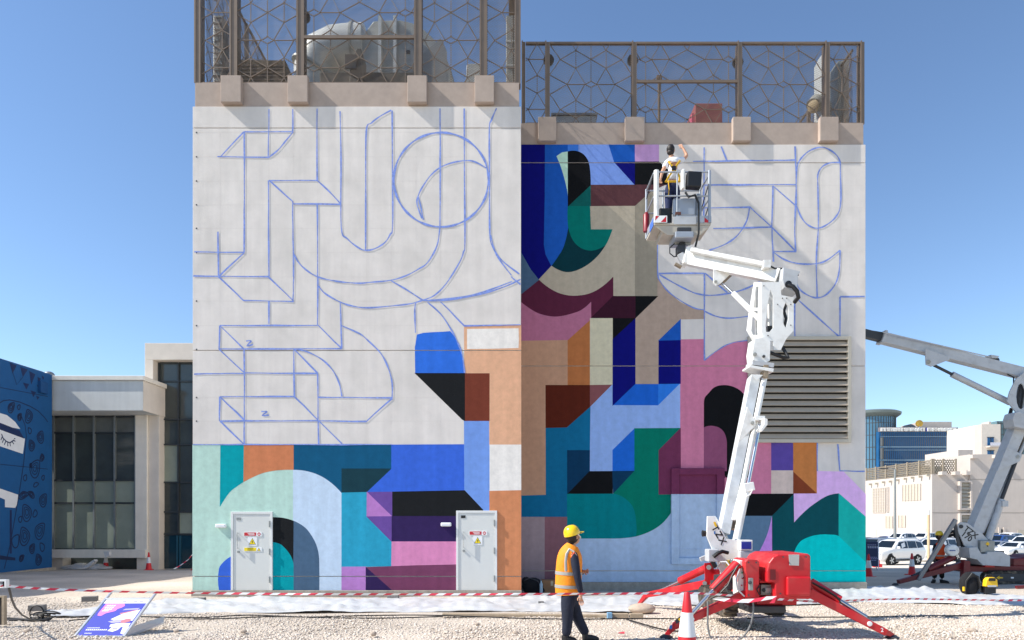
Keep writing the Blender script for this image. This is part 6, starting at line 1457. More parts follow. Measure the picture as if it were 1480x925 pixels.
# workwear
pts = [(Q(823,862),(.155,.13)),(Q(823,842),(.15,.13))]; ed = [(0,1)]
limb(0, [(Q(819.5,874,-.08),(.118,.11)),(Q(820.5,897,-.08),(.088,.088)),(Q(818,921,-.06),(.074,.078))]); limb(0, [(Q(828,874,.08),(.118,.11)),(Q(836.5,897,.10),(.088,.088)),(Q(848,918,.12),(.072,.075))])
skin('trousers', pr, pts, ed, m_navy)
pts = [(Q(823,850),.135),(Q(823.5,815),.145),(Q(826,798),.12),(Q(828.5,790),.066)]; ed = [(0,1),(1,2),(2,3)]
limb(2, [(Q(829.5,803,-.17),.078),(Q(834,831,-.22),.062),(Q(839.5,858,-.20),.044)]); limb(2, [(Q(826,802,.18),.075),(Q(838,828,.24),.06),(Q(842.5,826.5,.12),.042)])
skin('shirt', pr, pts, ed, m_navy)
def ring_pts(tab): return [Q(x, y) for y, x, a, c_ in tab], [(a, c_) for y, x, a, c_ in tab]
VT = [(859,821.3,.198,.165),(852,821,.205,.172),(840,821.5,.206,.175),(828,822,.207,.175),(815,822.8,.206,.178),(805,823.4,.198,.18),(797,824.4,.172,.175),(791,826,.125,.14),(787.5,827.5,.092,.095)]
b = MB(); p_, r_ = ring_pts(VT); b.tube(p_, r_, m_vest, 24, cap=False, hint=(1,0,0)); vs_ = b.build('vest', pr, smooth=True, sub=1)
def vband(y0, y1):
    def at(y):
        for u, v in zip(VT, VT[1:]):
            if v[0] <= y <= u[0]: t_ = (u[0]-y)/(u[0]-v[0]); return (y,)+tuple(a+(c_-a)*t_ for a, c_ in zip(u[1:], v[1:]))
    tab = [at(y0), at((y0+y1)/2), at(y1)]; b = MB(); p_, r_ = ring_pts(tab); b.tube(p_, [(a+.005, c_+.005) for a, c_ in r_], m_refl, 24, cap=False, hint=(1,0,0)); b.build('reflective_band', vs_, smooth=True)
vband(849.5,845); vband(830.5,826)
b = MB(); b.tube([Q(818,826,-.19),Q(817.5,812,-.192),Q(819,801,-.178),Q(823,794,-.155),Q(828.5,797,-.19),Q(832.5,803,-.20),Q(835.5,812,-.16),Q(837,824,-.13)], .021, m_refl, 8, flat=.35, hint=(1,0,0)); b.build('reflective_band', vs_, smooth=True)
b = MB(); b.tube([Q(826,806,-.19),Q(830,798,-.20),Q(834,804,-.20),Q(836,814,-.17)], .012, M('vest_edge_orange',(240,84,20),.7), 6); b.build('armhole_trim', vs_, smooth=True)
def boot(p, toe, s=1.0, m=m_boot, par=pr):
    p = Vector(p); d = Vector(toe).normalized(); b = MB(); zg_ = p.z
    b.tube([p+Vector((0,0,.13))*s-d*.02, p+Vector((0,0,.07))*s-d*.02, p+d*.06*s+Vector((0,0,.055))*s, p+d*.15*s+Vector((0,0,.04))*s, p+d*.20*s+Vector((0,0,.03))*s], [.055*s,.062*s,.058*s,.05*s,.028*s], m, 12)
    lo = [p-d*.075*s, p+d*.22*s]; b.beam(p-d*.07*s+Vector((0,0,.012)), p+d*.21*s+Vector((0,0,.012)), .095*s, .024, m); b.build('boot', par, smooth=True, bevel=.004)
q = Q(818,0,-.06); boot((q.x,q.y,.0), (.75,.5,0)); q = Q(847.5,0,.12); boot((q.x,q.y,.0), (1,.2,0))
# --- painter in the basket
Y0 = 15.2; pr = thing('person', 'man in white T-shirt and safety harness standing in the raised basket, arm up', 'person', (P(970,0,Y0).x, Y0, BZ))
pts = [(Q(971,268),.09),(Q(972,252),.10),(Q(973,240),.12),(Q(972,230),.07),(Q(970,225),.048),(Q(969.5,220),.05)]; ed = [(i,i+1) for i in range(5)]
k = limb(3, [(Q(963.5,236,.02),.05),(Q(957,249,-.08),.04),(Q(955,258,-.15),.028)]); hand(pts, ed, k, (-.1,-.2,-1), (1,0,0), 1.0)
k = limb(3, [(Q(984,233,.0),.05),(Q(993,225,.10),.04),(Q(987.5,214.5,.14),.028)]); hand(pts, ed, k, (-.5,.25,.8), (.8,0,.5), 1.0, .4)
limb(0, [(Q(967,275),.07),(Q(967,298),.055),(Q(967,318),.04)]); limb(0, [(Q(977,275),.07),(Q(978,298),.055),(Q(978,318),.04)])
skin('body', pr, pts, ed, m_skin)
b = MB(); R = head(b, Q(969.5,217.5), 1.0, (.25,.95,.15), m_skin); b.build('head', pr, smooth=True)
b = MB(); b.sphere(Q(969.2,215.6,-.015), (.090,.100,.104), m_hair, 14, 10, R); b.sphere(Q(969.2,220,-.03), (.08,.07,.07), m_hair, 12, 8, R); b.build('hair', pr, smooth=True)
pts = [(Q(971.5,264),(.16,.13)),(Q(972.5,250),(.165,.13)),(Q(973.5,238),(.18,.13)),(Q(972,230.5),(.10,.09)),(Q(970.5,226.5),.055)]; ed = [(i,i+1) for i in range(4)]
limb(3, [(Q(963.5,236,.02),.075),(Q(960,243,-.03),.066)]); limb(3, [(Q(984,233,.0),.075),(Q(989,229,.05),.064)])
skin('t_shirt', pr, pts, ed, m_tee)
pts = [(Q(971,268),(.15,.13)),(Q(971,262),(.15,.125))]; ed = [(0,1)]
limb(0, [(Q(966.5,278),.11),(Q(966.5,298),.085),(Q(966.5,316),.075)]); limb(0, [(Q(977,278),.11),(Q(978,298),.085),(Q(978,316),.075)])
skin('trousers', pr, pts, ed, m_trous)
b = MB()
for l in ([Q(966,233,-.13),Q(974,243,-.165),Q(982,255,-.16),Q(982,262,-.15)],[Q(983,232,-.12),Q(975,243,-.17),Q(966,256,-.16),Q(963,262,-.14)],[Q(961,262,-.10),Q(966,262.5,-.155),Q(978,262.5,-.155),Q(984,262,-.10)],[Q(966,263,-.15),Q(967,274,-.14),Q(966,284,-.12)],[Q(978,263,-.15),Q(979,274,-.14),Q(978,284,-.12)]):
    b.tube(l, .022, m_strap, 6, flat=.4)
b.cbox(Q(974,243,-.18), (.09,.03,.09), m_black); b.build('harness', pr)
for x in (966.5,978): q = Q(x,0); boot((q.x,q.y,BZ+.003), (.15,1,0), 1.0, m_boot, pr)
# --- worker by the second platform
Y0 = 24.6; pr = thing('person', 'worker in yellow helmet, orange vest and black clothes beside the second lift', 'person', (P(1356,0,Y0).x, Y0, gy(Y0)))
pts = [(Q(1357,812),.10),(Q(1357.5,800),.11),(Q(1358,790),.13),(Q(1357.5,784),.08),(Q(1357.5,781),.05),(Q(1357.8,777),.05)]; ed = [(i,i+1) for i in range(5)]
k = limb(3, [(Q(1363,788,.0),.05),(Q(1368,797,-.1),.04),(Q(1375,799,-.25),.03)]); hand(pts, ed, k, (1,-.4,0), (0,.3,1), 1.0)
k = limb(3, [(Q(1352,788,.0),.05),(Q(1350,798,-.05),.04),(Q(1351,808,-.1),.03)]); hand(pts, ed, k, (.1,-.2,-1), (1,0,0), 1.0)
limb(0, [(Q(1354,816),.07),(Q(1352,827),.055),(Q(1350,837),.04)]); limb(0, [(Q(1360,816),.07),(Q(1361,827),.055),(Q(1361.5,837),.04)])
skin('body', pr, pts, ed, m_skind)
b = MB(); R = head(b, Q(1357.8,775.5), 1.05, (.8,-.5,0), m_skind); b.build('head', pr, smooth=True)
b = MB(); b.sphere(Q(1356.8,776,.02), (.09,.1,.1), m_hair, 12, 8, R); b.build('hair', pr, smooth=True)
b = MB(); hc = Q(1357.5,773.5); b.lathe(hc, [(r*1.05,z*1.05) for r,z in prof], m_helm, 22, axis=(0,0,1)); hl = b.build('helmet', pr, smooth=True)
b = MB(); fx = Vector((.8,-.5,0)); rx = Vector((.5,.8,0)); b.plate([hc+fx*.10+rx*.10, hc+fx*.19, hc+fx*.10-rx*.10], (0,0,.012), m_helm); b.build('peak', hl)
pts = [(Q(1357,812),(.15,.13)),(Q(1357.5,800),(.16,.13)),(Q(1358,790),(.17,.13)),(Q(1357.5,783),.09)]; ed = [(i,i+1) for i in range(3)]
limb(2, [(Q(1363.5,788.5),.085),(Q(1368,797,-.1),.065),(Q(1374,799,-.22),.05)]); limb(2, [(Q(1351.5,788.5),.085),(Q(1350,798,-.05),.065),(Q(1351,806,-.1),.05)])
skin('jacket', pr, pts, ed, m_blackcl)
pts = [(Q(1357,810),(.16,.13)),(Q(1357,804),(.16,.13))]; ed = [(0,1)]
limb(0, [(Q(1353.5,816),.115),(Q(1352,827),.09),(Q(1350,836),.08)]); limb(0, [(Q(1360,816),.115),(Q(1361,827),.09),(Q(1361.5,836),.08)])
skin('trousers', pr, pts, ed, m_blackcl)
b = MB(); VT = [(808,1357,.185,.15),(800,1357.5,.19,.155),(792,1357.8,.2,.16),(787,1357.6,.17,.145),(784.5,1357.5,.11,.1)]; p_, r_ = ring_pts(VT); b.tube(p_, r_, M('hi_vis_red_orange', (240,84,24), .7, var=.15, scale=7), 20, cap=False, hint=(1,0,0)); vs_ = b.build('vest', pr, smooth=True)
b = MB(); p_, r_ = ring_pts([(804,1357.3,.194,.158),(802,1357.3,.194,.158)]); b.tube(p_, r_, m_refl, 20, cap=False, hint=(1,0,0)); b.build('reflective_band', vs_)
for x in (1349.5,1361.5): q = Q(x,0); boot((q.x,q.y,gy(Y0)), (.8 if x > 1355 else -.6,-.6,0), 1.1, m_boot, pr)
# ------------------------------------------------------------------ traffic cones
m_cone = M('cone_red', (206,30,40), .5, var=.06); m_conew = M('cone_reflective_white', (226,226,226), .4, var=.04); 
def make_cone(h, label):
    t = thing('traffic_cone', label, 'traffic cone', (0,0,0), 'red and white traffic cones')
    b = MB(); s_ = h; b.plate([(-.22*s_,-.22*s_,.02),(.22*s_,-.22*s_,.02),(.22*s_,.22*s_,.02),(-.22*s_,.22*s_,.02)], (0,0,.04), m_cone); b.build('base', t, bevel=.012)
    R_ = lambda z: (.165-.128*z)*h
    b = MB(); b.lathe((0,0,.04), [(R_(z),z*h-.04+ (.04 if z==0 else 0)) for z in (0,.3,.42)], m_cone, 24); b.lathe((0,0,0), [(R_(.72),.72*h),(R_(.78),.78*h),(R_(.985),.985*h),(R_(1)*.8,h)], m_cone, 24); b.build('cone', t, smooth=True)
    b = MB(); b.lathe((0,0,0), [(R_(.40)+.004,.40*h),(R_(.725)+.004,.725*h)], m_conew, 24); b.build('reflective_sleeve', t, smooth=True)
    return t
c0 = make_cone(.97, 'large red and white cone in front of the red outrigger, nearest the camera'); c0.location = ((993-CX)*9/F, 9, 0)
for px, py, lab in ((153,823,'red and white cone with white sheeting tied to it, in front of the window grid'),(215,824,'red and white cone at the right corner of the window grid, by the entrance'),(282,824,'red and white cone half hidden by the mint green mural wall'),(1318,831,'red and white cone in front of the parked white SUV'),(1255.5,834,'red and white cone peeking out at the right mural wall under the sign board')):
    q = GP(px, py); dup(c0, q, .3, lab)
q = GP(1268,820); t = thing('barrier_block', 'small red plastic block beside the sign board in the car park', 'barrier', q)
b = MB(); b.box(q+Vector((-.28,-.1,0)), q+Vector((.28,.1,.22)), m_cone); b.box(q+Vector((-.2,-.1,.221)), q+Vector((.12,.1,.5)), m_cone); b.build('block', t, bevel=.03)
# ------------------------------------------------------------------ boards
m_al = M('aluminium_frame', (206,208,210), .35, .6, var=.05); m_post = M('poster_violet_blue', (66,72,176), .45, var=.06, scale=2); m_pink = M('poster_pink', (232,130,206), .45, var=.04); m_pw = M('poster_white', (234,234,238), .45, var=.03); m_pl = M('poster_lilac', (176,170,206), .45, var=.05); m_prd = M('poster_rose', (196,120,130), .45, var=.05)
BLp, BRp = P(107.7,921,11.15), P(179.2,921,11.15); TLp, TRp = P(152.8,866.4,12.0), P(219.2,866.0,12.0)
t = thing('sign_board', 'fallen A-board with violet-blue and pink poster lying on the gravel', 'sign board', ((BLp.x+BRp.x)/2, 11.2, 0))
nrm = (BRp-BLp).cross(TLp-BLp).normalized()
BQ = lambda u, v, d=0: BLp + (BRp-BLp)*u + (TLp-BLp)*v + ((TRp-TLp)-(BRp-BLp))*u*v + nrm*d
b = MB(); b.plate([BQ(.02,.02),BQ(.98,.02),BQ(.98,.98),BQ(.02,.98)], nrm*.02, m_pw); b.build('panel', t)
b = MB()
for p, q in (((0,0),(1,0)),((1,0),(1,1.18)),((1,1),(0,1)),((0,1.2),(0,0))): b.beam(BQ(*p,.006), BQ(*q,.006), .035, .035, m_al, up=nrm)
fr = b.build('frame', t, bevel=.004)
b = MB(); D = .0125
pp = lambda l, m, d: b.poly([BQ(u, v, D+d) for u, v in l], m)
pp([(.04,.03),(.96,.03),(.96,.87),(.04,.87)], m_post, 0)
pp([(.10,.60),(.12,.54),(.20,.53),(.26,.60),(.34,.63),(.42,.66),(.44,.72),(.50,.75),(.54,.80),(.50,.86),(.36,.865),(.10,.86)], m_pink, .0008)
for (u, v, w_) in ((.15,.79,.20),(.14,.74,.20),(.16,.69,.17),(.14,.65,.14)):   # lettering over the pink patch
    for k in range(4): pp([(u+k*w_/4,v),(u+k*w_/4+w_*.17,v),(u+k*w_/4+w_*.2,v+.035),(u+k*w_/4+w_*.03,v+.035)], m_pw, .0016)
pp([(.56,.68),(.88,.70),(.90,.74),(.60,.72)], m_pl, .0008); pp([(.55,.60),(.88,.70),(.90,.66),(.60,.57)], m_prd, .0010)
pp([(.46,.44),(.62,.58),(.94,.70),(.94,.40),(.80,.42),(.58,.40)], m_pw, .0014); pp([(.44,.38),(.60,.43),(.80,.42),(.78,.37),(.55,.34)], m_pl, .0018)
pp([(.70,.40),(.78,.45),(.88,.46),(.90,.38),(.80,.34),(.72,.35)], m_prd, .0022); pp([(.54,.30),(.66,.34),(.94,.34),(.94,.24),(.56,.24)], m_pw, .0014)
pp([(.58,.14),(.62,.25),(.80,.25),(.78,.17),(.70,.12)], m_pw, .0014); pp([(.84,.24),(.96,.25),(.96,.05),(.88,.08)], m_pw, .0014); pp([(.64,.22),(.76,.23),(.75,.18),(.66,.17)], m_pl, .002)
for (u, v, w_, n) in ((.12,.21,.26,9),(.12,.155,.44,11),(.15,.075,.15,5)):
    for k in range(n): pp([(u+k*w_/n,v),(u+k*w_/n+w_/n*.75,v),(u+k*w_/n+w_/n*.8,v+(.018 if n != 11 else .03)),(u+k*w_/n+.1*w_/n,v+(.018 if n != 11 else .03))], m_pw, .0008)
for u in (.42,.66,.78): pp([(u,.91),(u+.08,.91),(u+.08,.94),(u,.94)], m_pl, .0004)
b.build('poster', t, fix=False)
b = MB(); a = P(181,918,11.35); c_ = P(236,905,12.3); a.z = .05; c_.z = .10; d = P(181,911,11.6); d.z = .22
b.plate([BQ(.99,.03,-.03), Vector((c_.x,c_.y,.05)), Vector((c_.x-.1,c_.y+.25,.13)), BQ(.99,.32,-.05)], (0,.0,.02), m_al)
b.beam(BQ(.99,.02,-.02)+Vector((0,-.03,-.01)), Vector((c_.x,c_.y,.05)), .03, .03, m_al); b.build('back_panel', t)
q = GP(1259,824); t = thing('sign_board', 'dark blue A-board standing at the right end of the mural wall', 'sign board', q)
m_dp = M('poster_dark_blue', (20,24,66), .4, var=.1)
Yq = q.y; a = P(1245,823,Yq); d = P(1265.5,783,Yq); sl_ = .22
b = MB(); b.plate([(a.x,Yq-.28,q.z+.22),(d.x-.02,Yq-.28,q.z+.22),(d.x+.12,Yq,d.z),(a.x,Yq,d.z)], (0,.03,0), m_dp); pn = b.build('panel', t)
b = MB()
for i, (v, w_, m) in enumerate(((.86,.5,m_pl),(.78,.6,m_pw),(.74,.6,m_pl),(.36,.45,m_pl),(.30,.5,m_pl),(.24,.4,m_pl))):
    for k in range(5):
        x0 = a.x+.30+k*w_/5; z = q.z+.22+(d.z-q.z-.22)*v; y = Yq-.28+.28*v-.018; b.box((x0,y-.004,z),(x0+w_/5*.7,y,z+.03), m)
b.build('lettering', pn)
b = MB(); b.beam((d.x,Yq-.30,q.z),(d.x+.15,Yq,d.z+.02), .04,.04, m_al); b.beam((d.x+.30,Yq+.5,q.z),(d.x+.15,Yq+.02,d.z+.02), .04,.04, m_al); b.beam((a.x,Yq-.30,q.z),(a.x+.1,Yq,d.z), .04,.04, m_al); b.build('frame', t)
b = MB(); b.plate([(d.x+.06,Yq-.2,q.z+.25),(d.x+.30,Yq+.42,q.z+.25),(d.x+.16,Yq+.03,d.z)], (.012,0,0), M('board_back_grey',(96,98,104),.6)); b.build('back_panel', t)
q = GP(250,822.5); t = thing('folded_board', 'empty silver board frame leaning back on the ground before the glazed entrance', 'sign board', q)
Yq = q.y; b = MB(); A_ = lambda x, y, d: P(x, y, Yq+d)
b.plate([A_(239,806,.5),A_(257,807,.5),A_(269,821,-.1),A_(252,821,-.1)], (0,.02,.01), m_al); b.build('panel', t)
b = MB(); b.beam(A_(233,804.5,.6), A_(253,822.5,-.15), .05,.05, m_al); b.beam(A_(255,805,.6), A_(271.5,821.5,-.15), .05,.05, m_al); b.build('frame', t)
# ------------------------------------------------------------------ barrier tape
m_tw = M('tape_white', (232,230,228), .5, var=.03); m_tr = M('tape_red', (214,52,74), .5, var=.05)
def tape(name, label, pts3, wd, stripe, twist=()):
    # strip whose alternating slanted stripes share their edge vertices
    P3 = [Vector(p) for p in pts3]; L = [0]
    for a, c_ in zip(P3, P3[1:]): L.append(L[-1]+(c_-a).length)
    def at(s):
        s = max(0, min(L[-1], s))
        for i in range(len(L)-1):
            if s <= L[i+1]: return P3[i]+(P3[i+1]-P3[i])*((s-L[i])/(L[i+1]-L[i]))
        return P3[-1]
    n = int(L[-1]/stripe); vs = []; fs = []
    for i in range(n+1):
        s = i*stripe; p = at(s); p2 = at(s+wd*1.7); a = .5*math.sin(i*.23)+.25*math.sin(i*.71)
        up = Vector((0, math.sin(a)*.9, math.cos(a)))*wd/2; vs += [p-up, p2+up]
    b = MB(); b.add(vs, [], m_tw); i0 = b.sl(m_tw); i1 = b.sl(m_tr)
    for i in range(n): b.f.append((2*i,2*i+2,2*i+3,2*i+1)); b.mi.append(i1 if i % 2 else i0)
    o = b.build(name, None, fix=False); return tag(o, label, 'barrier tape')
T1 = [P(-14,845,8.6), P(20,848,8.9), P(60,851,9.3), P(150,854.5,9.7), P(250,856.8,9.9), P(420,858.6,10.0), P(640,859,10.05), P(780,858.6,10.1), P(830,858.3,10.15), P(920,857.8,10.3), P(1010,857.5,10.6), P(1062,861,10.9)]
tape('barrier_tape', 'red and white tape stretched from the left edge past the worker to the lift', T1, .033, .11)
T2 = [P(1123,866,10.85), P(1180,869.8,11.4), P(1260,866.5,12.5), P(1320,865.5,13.2), P(1400,867,14.0), P(1500,868,14.6)]
tape('barrier_tape', 'red and white tape running from the lift to the right edge', T2, .036, .13)
T3 = [P(1029,863,10.9), P(1040,866,10.86), P(1060,868,10.84), P(1085,869,10.83), P(1105,865,10.82), P(1122,862,10.84), P(1124,866,10.82), P(1116,871,10.8), P(1109,877,10.8)]
tape('barrier_tape', 'crumpled red and white tape knotted round the front of the red lift', T3, .06, .19)
T4 = [P(281,798,35.2), P(272,809,35.0), P(258,819,34.9), P(250,823,34.8)]
tape('barrier_tape', 'slack tape between the cone and the folded board by the entrance', T4, .07, .18)
# ------------------------------------------------------------------ plastic sheeting, timber, bricks, cables
m_sheet = M('white_plastic_sheet', (198,198,198), .5, var=.10, scale=2, bump=.6, bscale=7, dirt=((176,166,150),2.5,.4)); m_wood = M('weathered_timber', (168,150,126), .85, var=.2, scale=6, bump=.4, bscale=30)
from mathutils import noise as mnoise
def sheet(name, label, front, back, n, rows, seed, amp=.05):
    """front/back: photo pixel polylines on the ground"""
    def samp(pl, t_):
        f = t_*(len(pl)-1); i = min(int(f), len(pl)-2); u = f-i; return (pl[i][0]+(pl[i+1][0]-pl[i][0])*u, pl[i][1]+(pl[i+1][1]-pl[i][1])*u)
    vs = []; fs = []
    for i in range(n+1):
        a = GP(*samp(front, i/n)); c_ = GP(*samp(back, i/n))
        for j in range(rows+1):
            u = j/rows; p = a+(c_-a)*u
            h = amp*(.5+mnoise.noise(Vector((p.x*.9+seed, p.y*1.6, 0)))) + amp*.7*abs(mnoise.noise(Vector((p.x*2.3-seed, p.y*3.1, 5)))) + amp*.35*mnoise.noise(Vector((p.x*6, p.y*7, seed)))
            e = min(u, 1-u, i/n*6, (1-i/n)*6); h = max(0.012, h*min(1, .35+e*5))
            p2 = p+Vector((.12*mnoise.noise(Vector((p.x*.8,p.y,seed+3))), .10*mnoise.noise(Vector((p.x*1.2,p.y,seed+9))), h)); vs.append(p2)
    for i in range(n):
        for j in range(rows): k = i*(rows+1)+j; fs.append((k, k+rows+1, k+rows+2, k+1))
    b = MB(); b.add(vs, fs, m_sheet); o = b.build(name, None, smooth=False); 
    o.data.polygons.foreach_set('use_smooth', [True]*len(o.data.polygons))
    md = o.modifiers.new('thick','SOLIDIFY'); md.thickness = .008; md.offset = -1
    return tag(o, label, 'plastic sheet')
sheet('plastic_sheet', 'long white plastic sheet along the foot of the tall mural block', [(60,893),(150,891),(280,887),(460,886),(640,885),(800,885),(928,886)], [(60,885),(160,879),(240,868),(460,866),(640,866),(790,863),(930,862)], 260, 14, 1.3, .11)
sheet('plastic_sheet', 'white plastic sheet under the lift at the foot of the lower mural block', [(925,876),(1000,878),(1080,876),(1190,874)], [(925,863),(1000,861),(1080,860),(1190,858)], 70, 10, 4.1, .10)
sheet('plastic_sheet', 'rumpled white plastic sheet right of the mural wall, in sun', [(1188,874),(1260,872),(1340,873),(1400,875),(1500,876)], [(1188,851),(1255,849),(1330,853),(1400,858),(1500,864)], 110, 14, 7.7, .12)
q = GP(125,823); t = thing('plastic_sheet', 'crumpled white sheet below the window grid of the glazed building', 'plastic sheet', q)
b = MB()
for k in range(7): b.sphere(GP(103+k*8,823)+Vector((0,.3*math.sin(k*2),.10)), (.55,.4,.16+.08*math.sin(k*1.7)), m_sheet, 12, 7)
b.plate([P(124,818,36.2),P(138,808.5,36.2),P(139,811,36.2),P(134,817,36.2),P(126,822,36.2)], (0,.3,0), m_sheet); b.plate([P(151,797,36.0),P(159,797,36.0),P(160,803,36.0),P(154,806,36.0)], (0,.2,0), m_sheet); b.build('folds', t, smooth=True, kind='stuff')
q = GP(927,886); t = thing('sand_bag', 'dusty sandbag at the right end of the plastic sheet, by the outrigger foot', 'sandbag', q)
b = MB(); b.sphere(q+Vector((.02,.05,.09)), (.30,.22,.12), M('bag_dusty',(186,168,150),.9,var=.2,bump=.8,bscale=20), 18, 10); b.build('bag', t, smooth=True)
def plank(p, q, wd, th, label, grp='timber planks on the gravel'):
    p = GP(*p); q = GP(*q); b = MB(); b.beam(p+Vector((0,0,th/2+.012)), q+Vector((0,0,th/2+.012)), wd, th, m_wood); o = b.build('timber_plank', None, bevel=.008, loc=p); tag(o, label, 'plank', grp)
plank((640,891),(878,893.5),.14,.06,'long timber plank lying left of the blue clip, behind the worker'); plank((884,893.8),(908,893.8),.13,.09,'short timber block just right of the blue clip'); plank((910,893.8),(929,893.8),.13,.09,'short timber block at the right end of the plank row')
q = GP(881,894.5); t = thing('pipe_clip', 'small pale blue clip between the planks on the gravel', 'clip', q); b = MB(); b.box(q+Vector((-.05,-.06,.01)), q+Vector((.05,.06,.13)), M('clip_blue',(120,160,190),.5)); b.build('clip', t, bevel=.01)
def brick(px, py, label, sz=(.30,.14,.10), col=(138,132,126), rz=0):
    q = GP(px, py); b = MB(); b.cbox(q+Vector((0,0,sz[2]/2+.05)), sz, M('block_%d' % col[0], col, .9, var=.2, scale=9, bump=.8, bscale=40), Matrix.Rotation(rz,3,'Z')); o = b.build('concrete_block', None, bevel=.012, loc=q); tag(o, label, 'concrete block', 'concrete blocks holding down the sheet')
brick(568,868,'pale concrete block on the sheet edge below the pink mural field'); brick(288,872,'grey concrete block at the left corner of the tall mural block'); brick(130,872,'grey concrete block on the gravel behind the fallen A-board',(.34,.2,.13),(128,122,116),.3); brick(54,886,'grey concrete block beside the cable tangle',(.30,.2,.13),(126,120,114),.2)
brick(782,876,'small grey block with dark print on the sheet, left of the worker',(.14,.1,.07),(120,118,116))
def cable(pts, r, label, m=m_blk2, name='power_cable'):
    b = MB(); v = []
    for i, p in enumerate(pts):
        q = GP(*p[:2]); v.append(q+Vector((0,0,.03+(p[2] if len(p) > 2 else 0))))
    # smooth
    r_ = []
    for i in range(len(v)-1):
        p0=v[max(i-1,0)];p1=v[i];p2=v[i+1];p3=v[min(i+2,len(v)-1)]
        for k in range(4): t_=k/4; r_.append(.5*((2*p1)+(p2-p0)*t_+(2*p0-5*p1+4*p2-p3)*t_*t_+(3*p1-p0-3*p2+p3)*t_**3))
    r_.append(v[-1]); b.tube(r_, r, m, 6); o = b.build(name, None, smooth=True); return tag(o, label, 'cable')
cable([(100,899),(180,893),(280,895),(360,891),(440,894),(520,892),(600,891),(680,893),(760,896),(840,897),(930,896),(1010,897),(1060,896)], .012, 'black cable snaking along the front edge of the plastic sheet')
cable([(280,897),(330,896),(400,893),(470,895),(560,895.5),(640,893)], .012, 'thin second cable beside the long black one')
cable([(905,897),(925,903),(945,909),(968,914),(990,915)], .014, 'thin dark cable curving towards the outrigger foot'); cable([(1080,896),(1120,893),(1160,894),(1220,894),(1300,893),(1400,892)], .012, 'black cable crossing the shadow right of the lift')
cable([(940,874),(980,876),(1010,878)], .03, 'thick black cable beside the sandbag')
t = GP(62,897); b = MB(); rr = random.Random(3)
for k in range(5):
    c_ = t+Vector((rr.uniform(-.1,.15), rr.uniform(-.1,.1), .03+.03*k)); rx_ = rr.uniform(.16,.26); b.tube([c_+Vector((rx_*math.cos(a), rx_*.6*math.sin(a), .02*math.sin(2*a+k))) for a in [i*math.pi/8 for i in range(16)]], .013, m_blk2, 6, close=True)
b.tube([t+Vector((-.12+.14*math.cos(a),.0,.14+.16*math.sin(a))) for a in [i*math.pi/8 for i in range(16)]], .013, m_blk2, 6, close=True)
for dx, dy, l in ((-.1,-.05,1.0),(.1,.05,.9),(.2,-.1,.6)): b.tube([t+Vector((dx,dy,.03)), t+Vector((dx-l*.4,dy-.1,.03)), t+Vector((dx-l,dy+.05,.03))], .02, m_blk2, 6)
o = b.build('cable_tangle', None, smooth=True, kind='stuff'); tag(o, 'black cable tangle on the gravel near the left edge', 'cable')
b = MB(); v = [P(10,842,9.4), P(13,850,9.5), P(17,866,9.9), P(22,878,10.5), P(32,889,11.6), P(44,895,12.4), P(56,897,12.8)]; b.tube(v, .016, m_blk2, 6); tag(b.build('power_cable', None, smooth=True), 'black cable drooping from the white clamp to the cable tangle', 'cable')
# white clamp stand and crate at the left edge
t = thing('wooden_crate', 'upright dark wooden crate with pale edge, cut by the left edge', 'crate', P(-10,903,12.4))
a = P(-32,861,12.4); d = P(8,903,12.4); b = MB(); b.box((a.x,12.4,d.z),(d.x-.05,12.43,a.z-.03), M('crate_dark',(52,46,40),.8,var=.2)); b.build('side', t)
b = MB(); b.box((d.x-.05,12.37,d.z),(d.x,12.44,a.z), m_wood); b.box((a.x,12.37,a.z-.03),(d.x-.051,12.44,a.z), m_wood); b.build('edge', t, bevel=.006)
t = thing('clamp_stand', 'small white clamp frame holding the tape end at the left edge', 'stand', P(-4,900,8.75))
b = MB(); Yq = 8.75; a = P(-16,838,Yq); d = P(8.5,850,Yq); w_ = .02
b.box((a.x,Yq,a.z-w_),(d.x,Yq+.06,a.z), m_white); b.box((a.x,Yq,d.z),(d.x,Yq+.06,d.z+w_), m_white); b.box((d.x-w_,Yq,d.z+w_),(d.x,Yq+.06,a.z-w_), m_white); b.box((d.x-.05,Yq+.01,d.z+w_),(d.x-.04,Yq+.05,a.z-w_), m_black); b.build('frame', t)
b = MB(); b.cyl((a.x,Yq+.03,0),(a.x,Yq+.03,a.z), .02, m_white, 8); b.build('leg', t)
# cable loop hanging from the lift
b = MB(); v = [P(1023,869,11.0),P(1023,885,10.98),P(1023,905,10.95),P(1027,922,10.92),P(1034,928,10.9),P(1052,929,10.9),P(1072,922,10.9),P(1084,905,10.88),P(1088.5,885,10.86),P(1088,862,10.86)]
r_ = []
for i in range(len(v)-1):
    p0=v[max(i-1,0)];p1=v[i];p2=v[i+1];p3=v[min(i+2,len(v)-1)]
    for k in range(4): q=k/4; r_.append(.5*((2*p1)+(p2-p0)*q+(2*p0-5*p1+4*p2-p3)*q*q+(3*p1-p0-3*p2+p3)*q**3))
b.tube(r_, .015, m_cabg, 8); tag(b.build('hanging_cable', None, smooth=True), 'grey cable hanging in a loop below the red lift', 'cable')
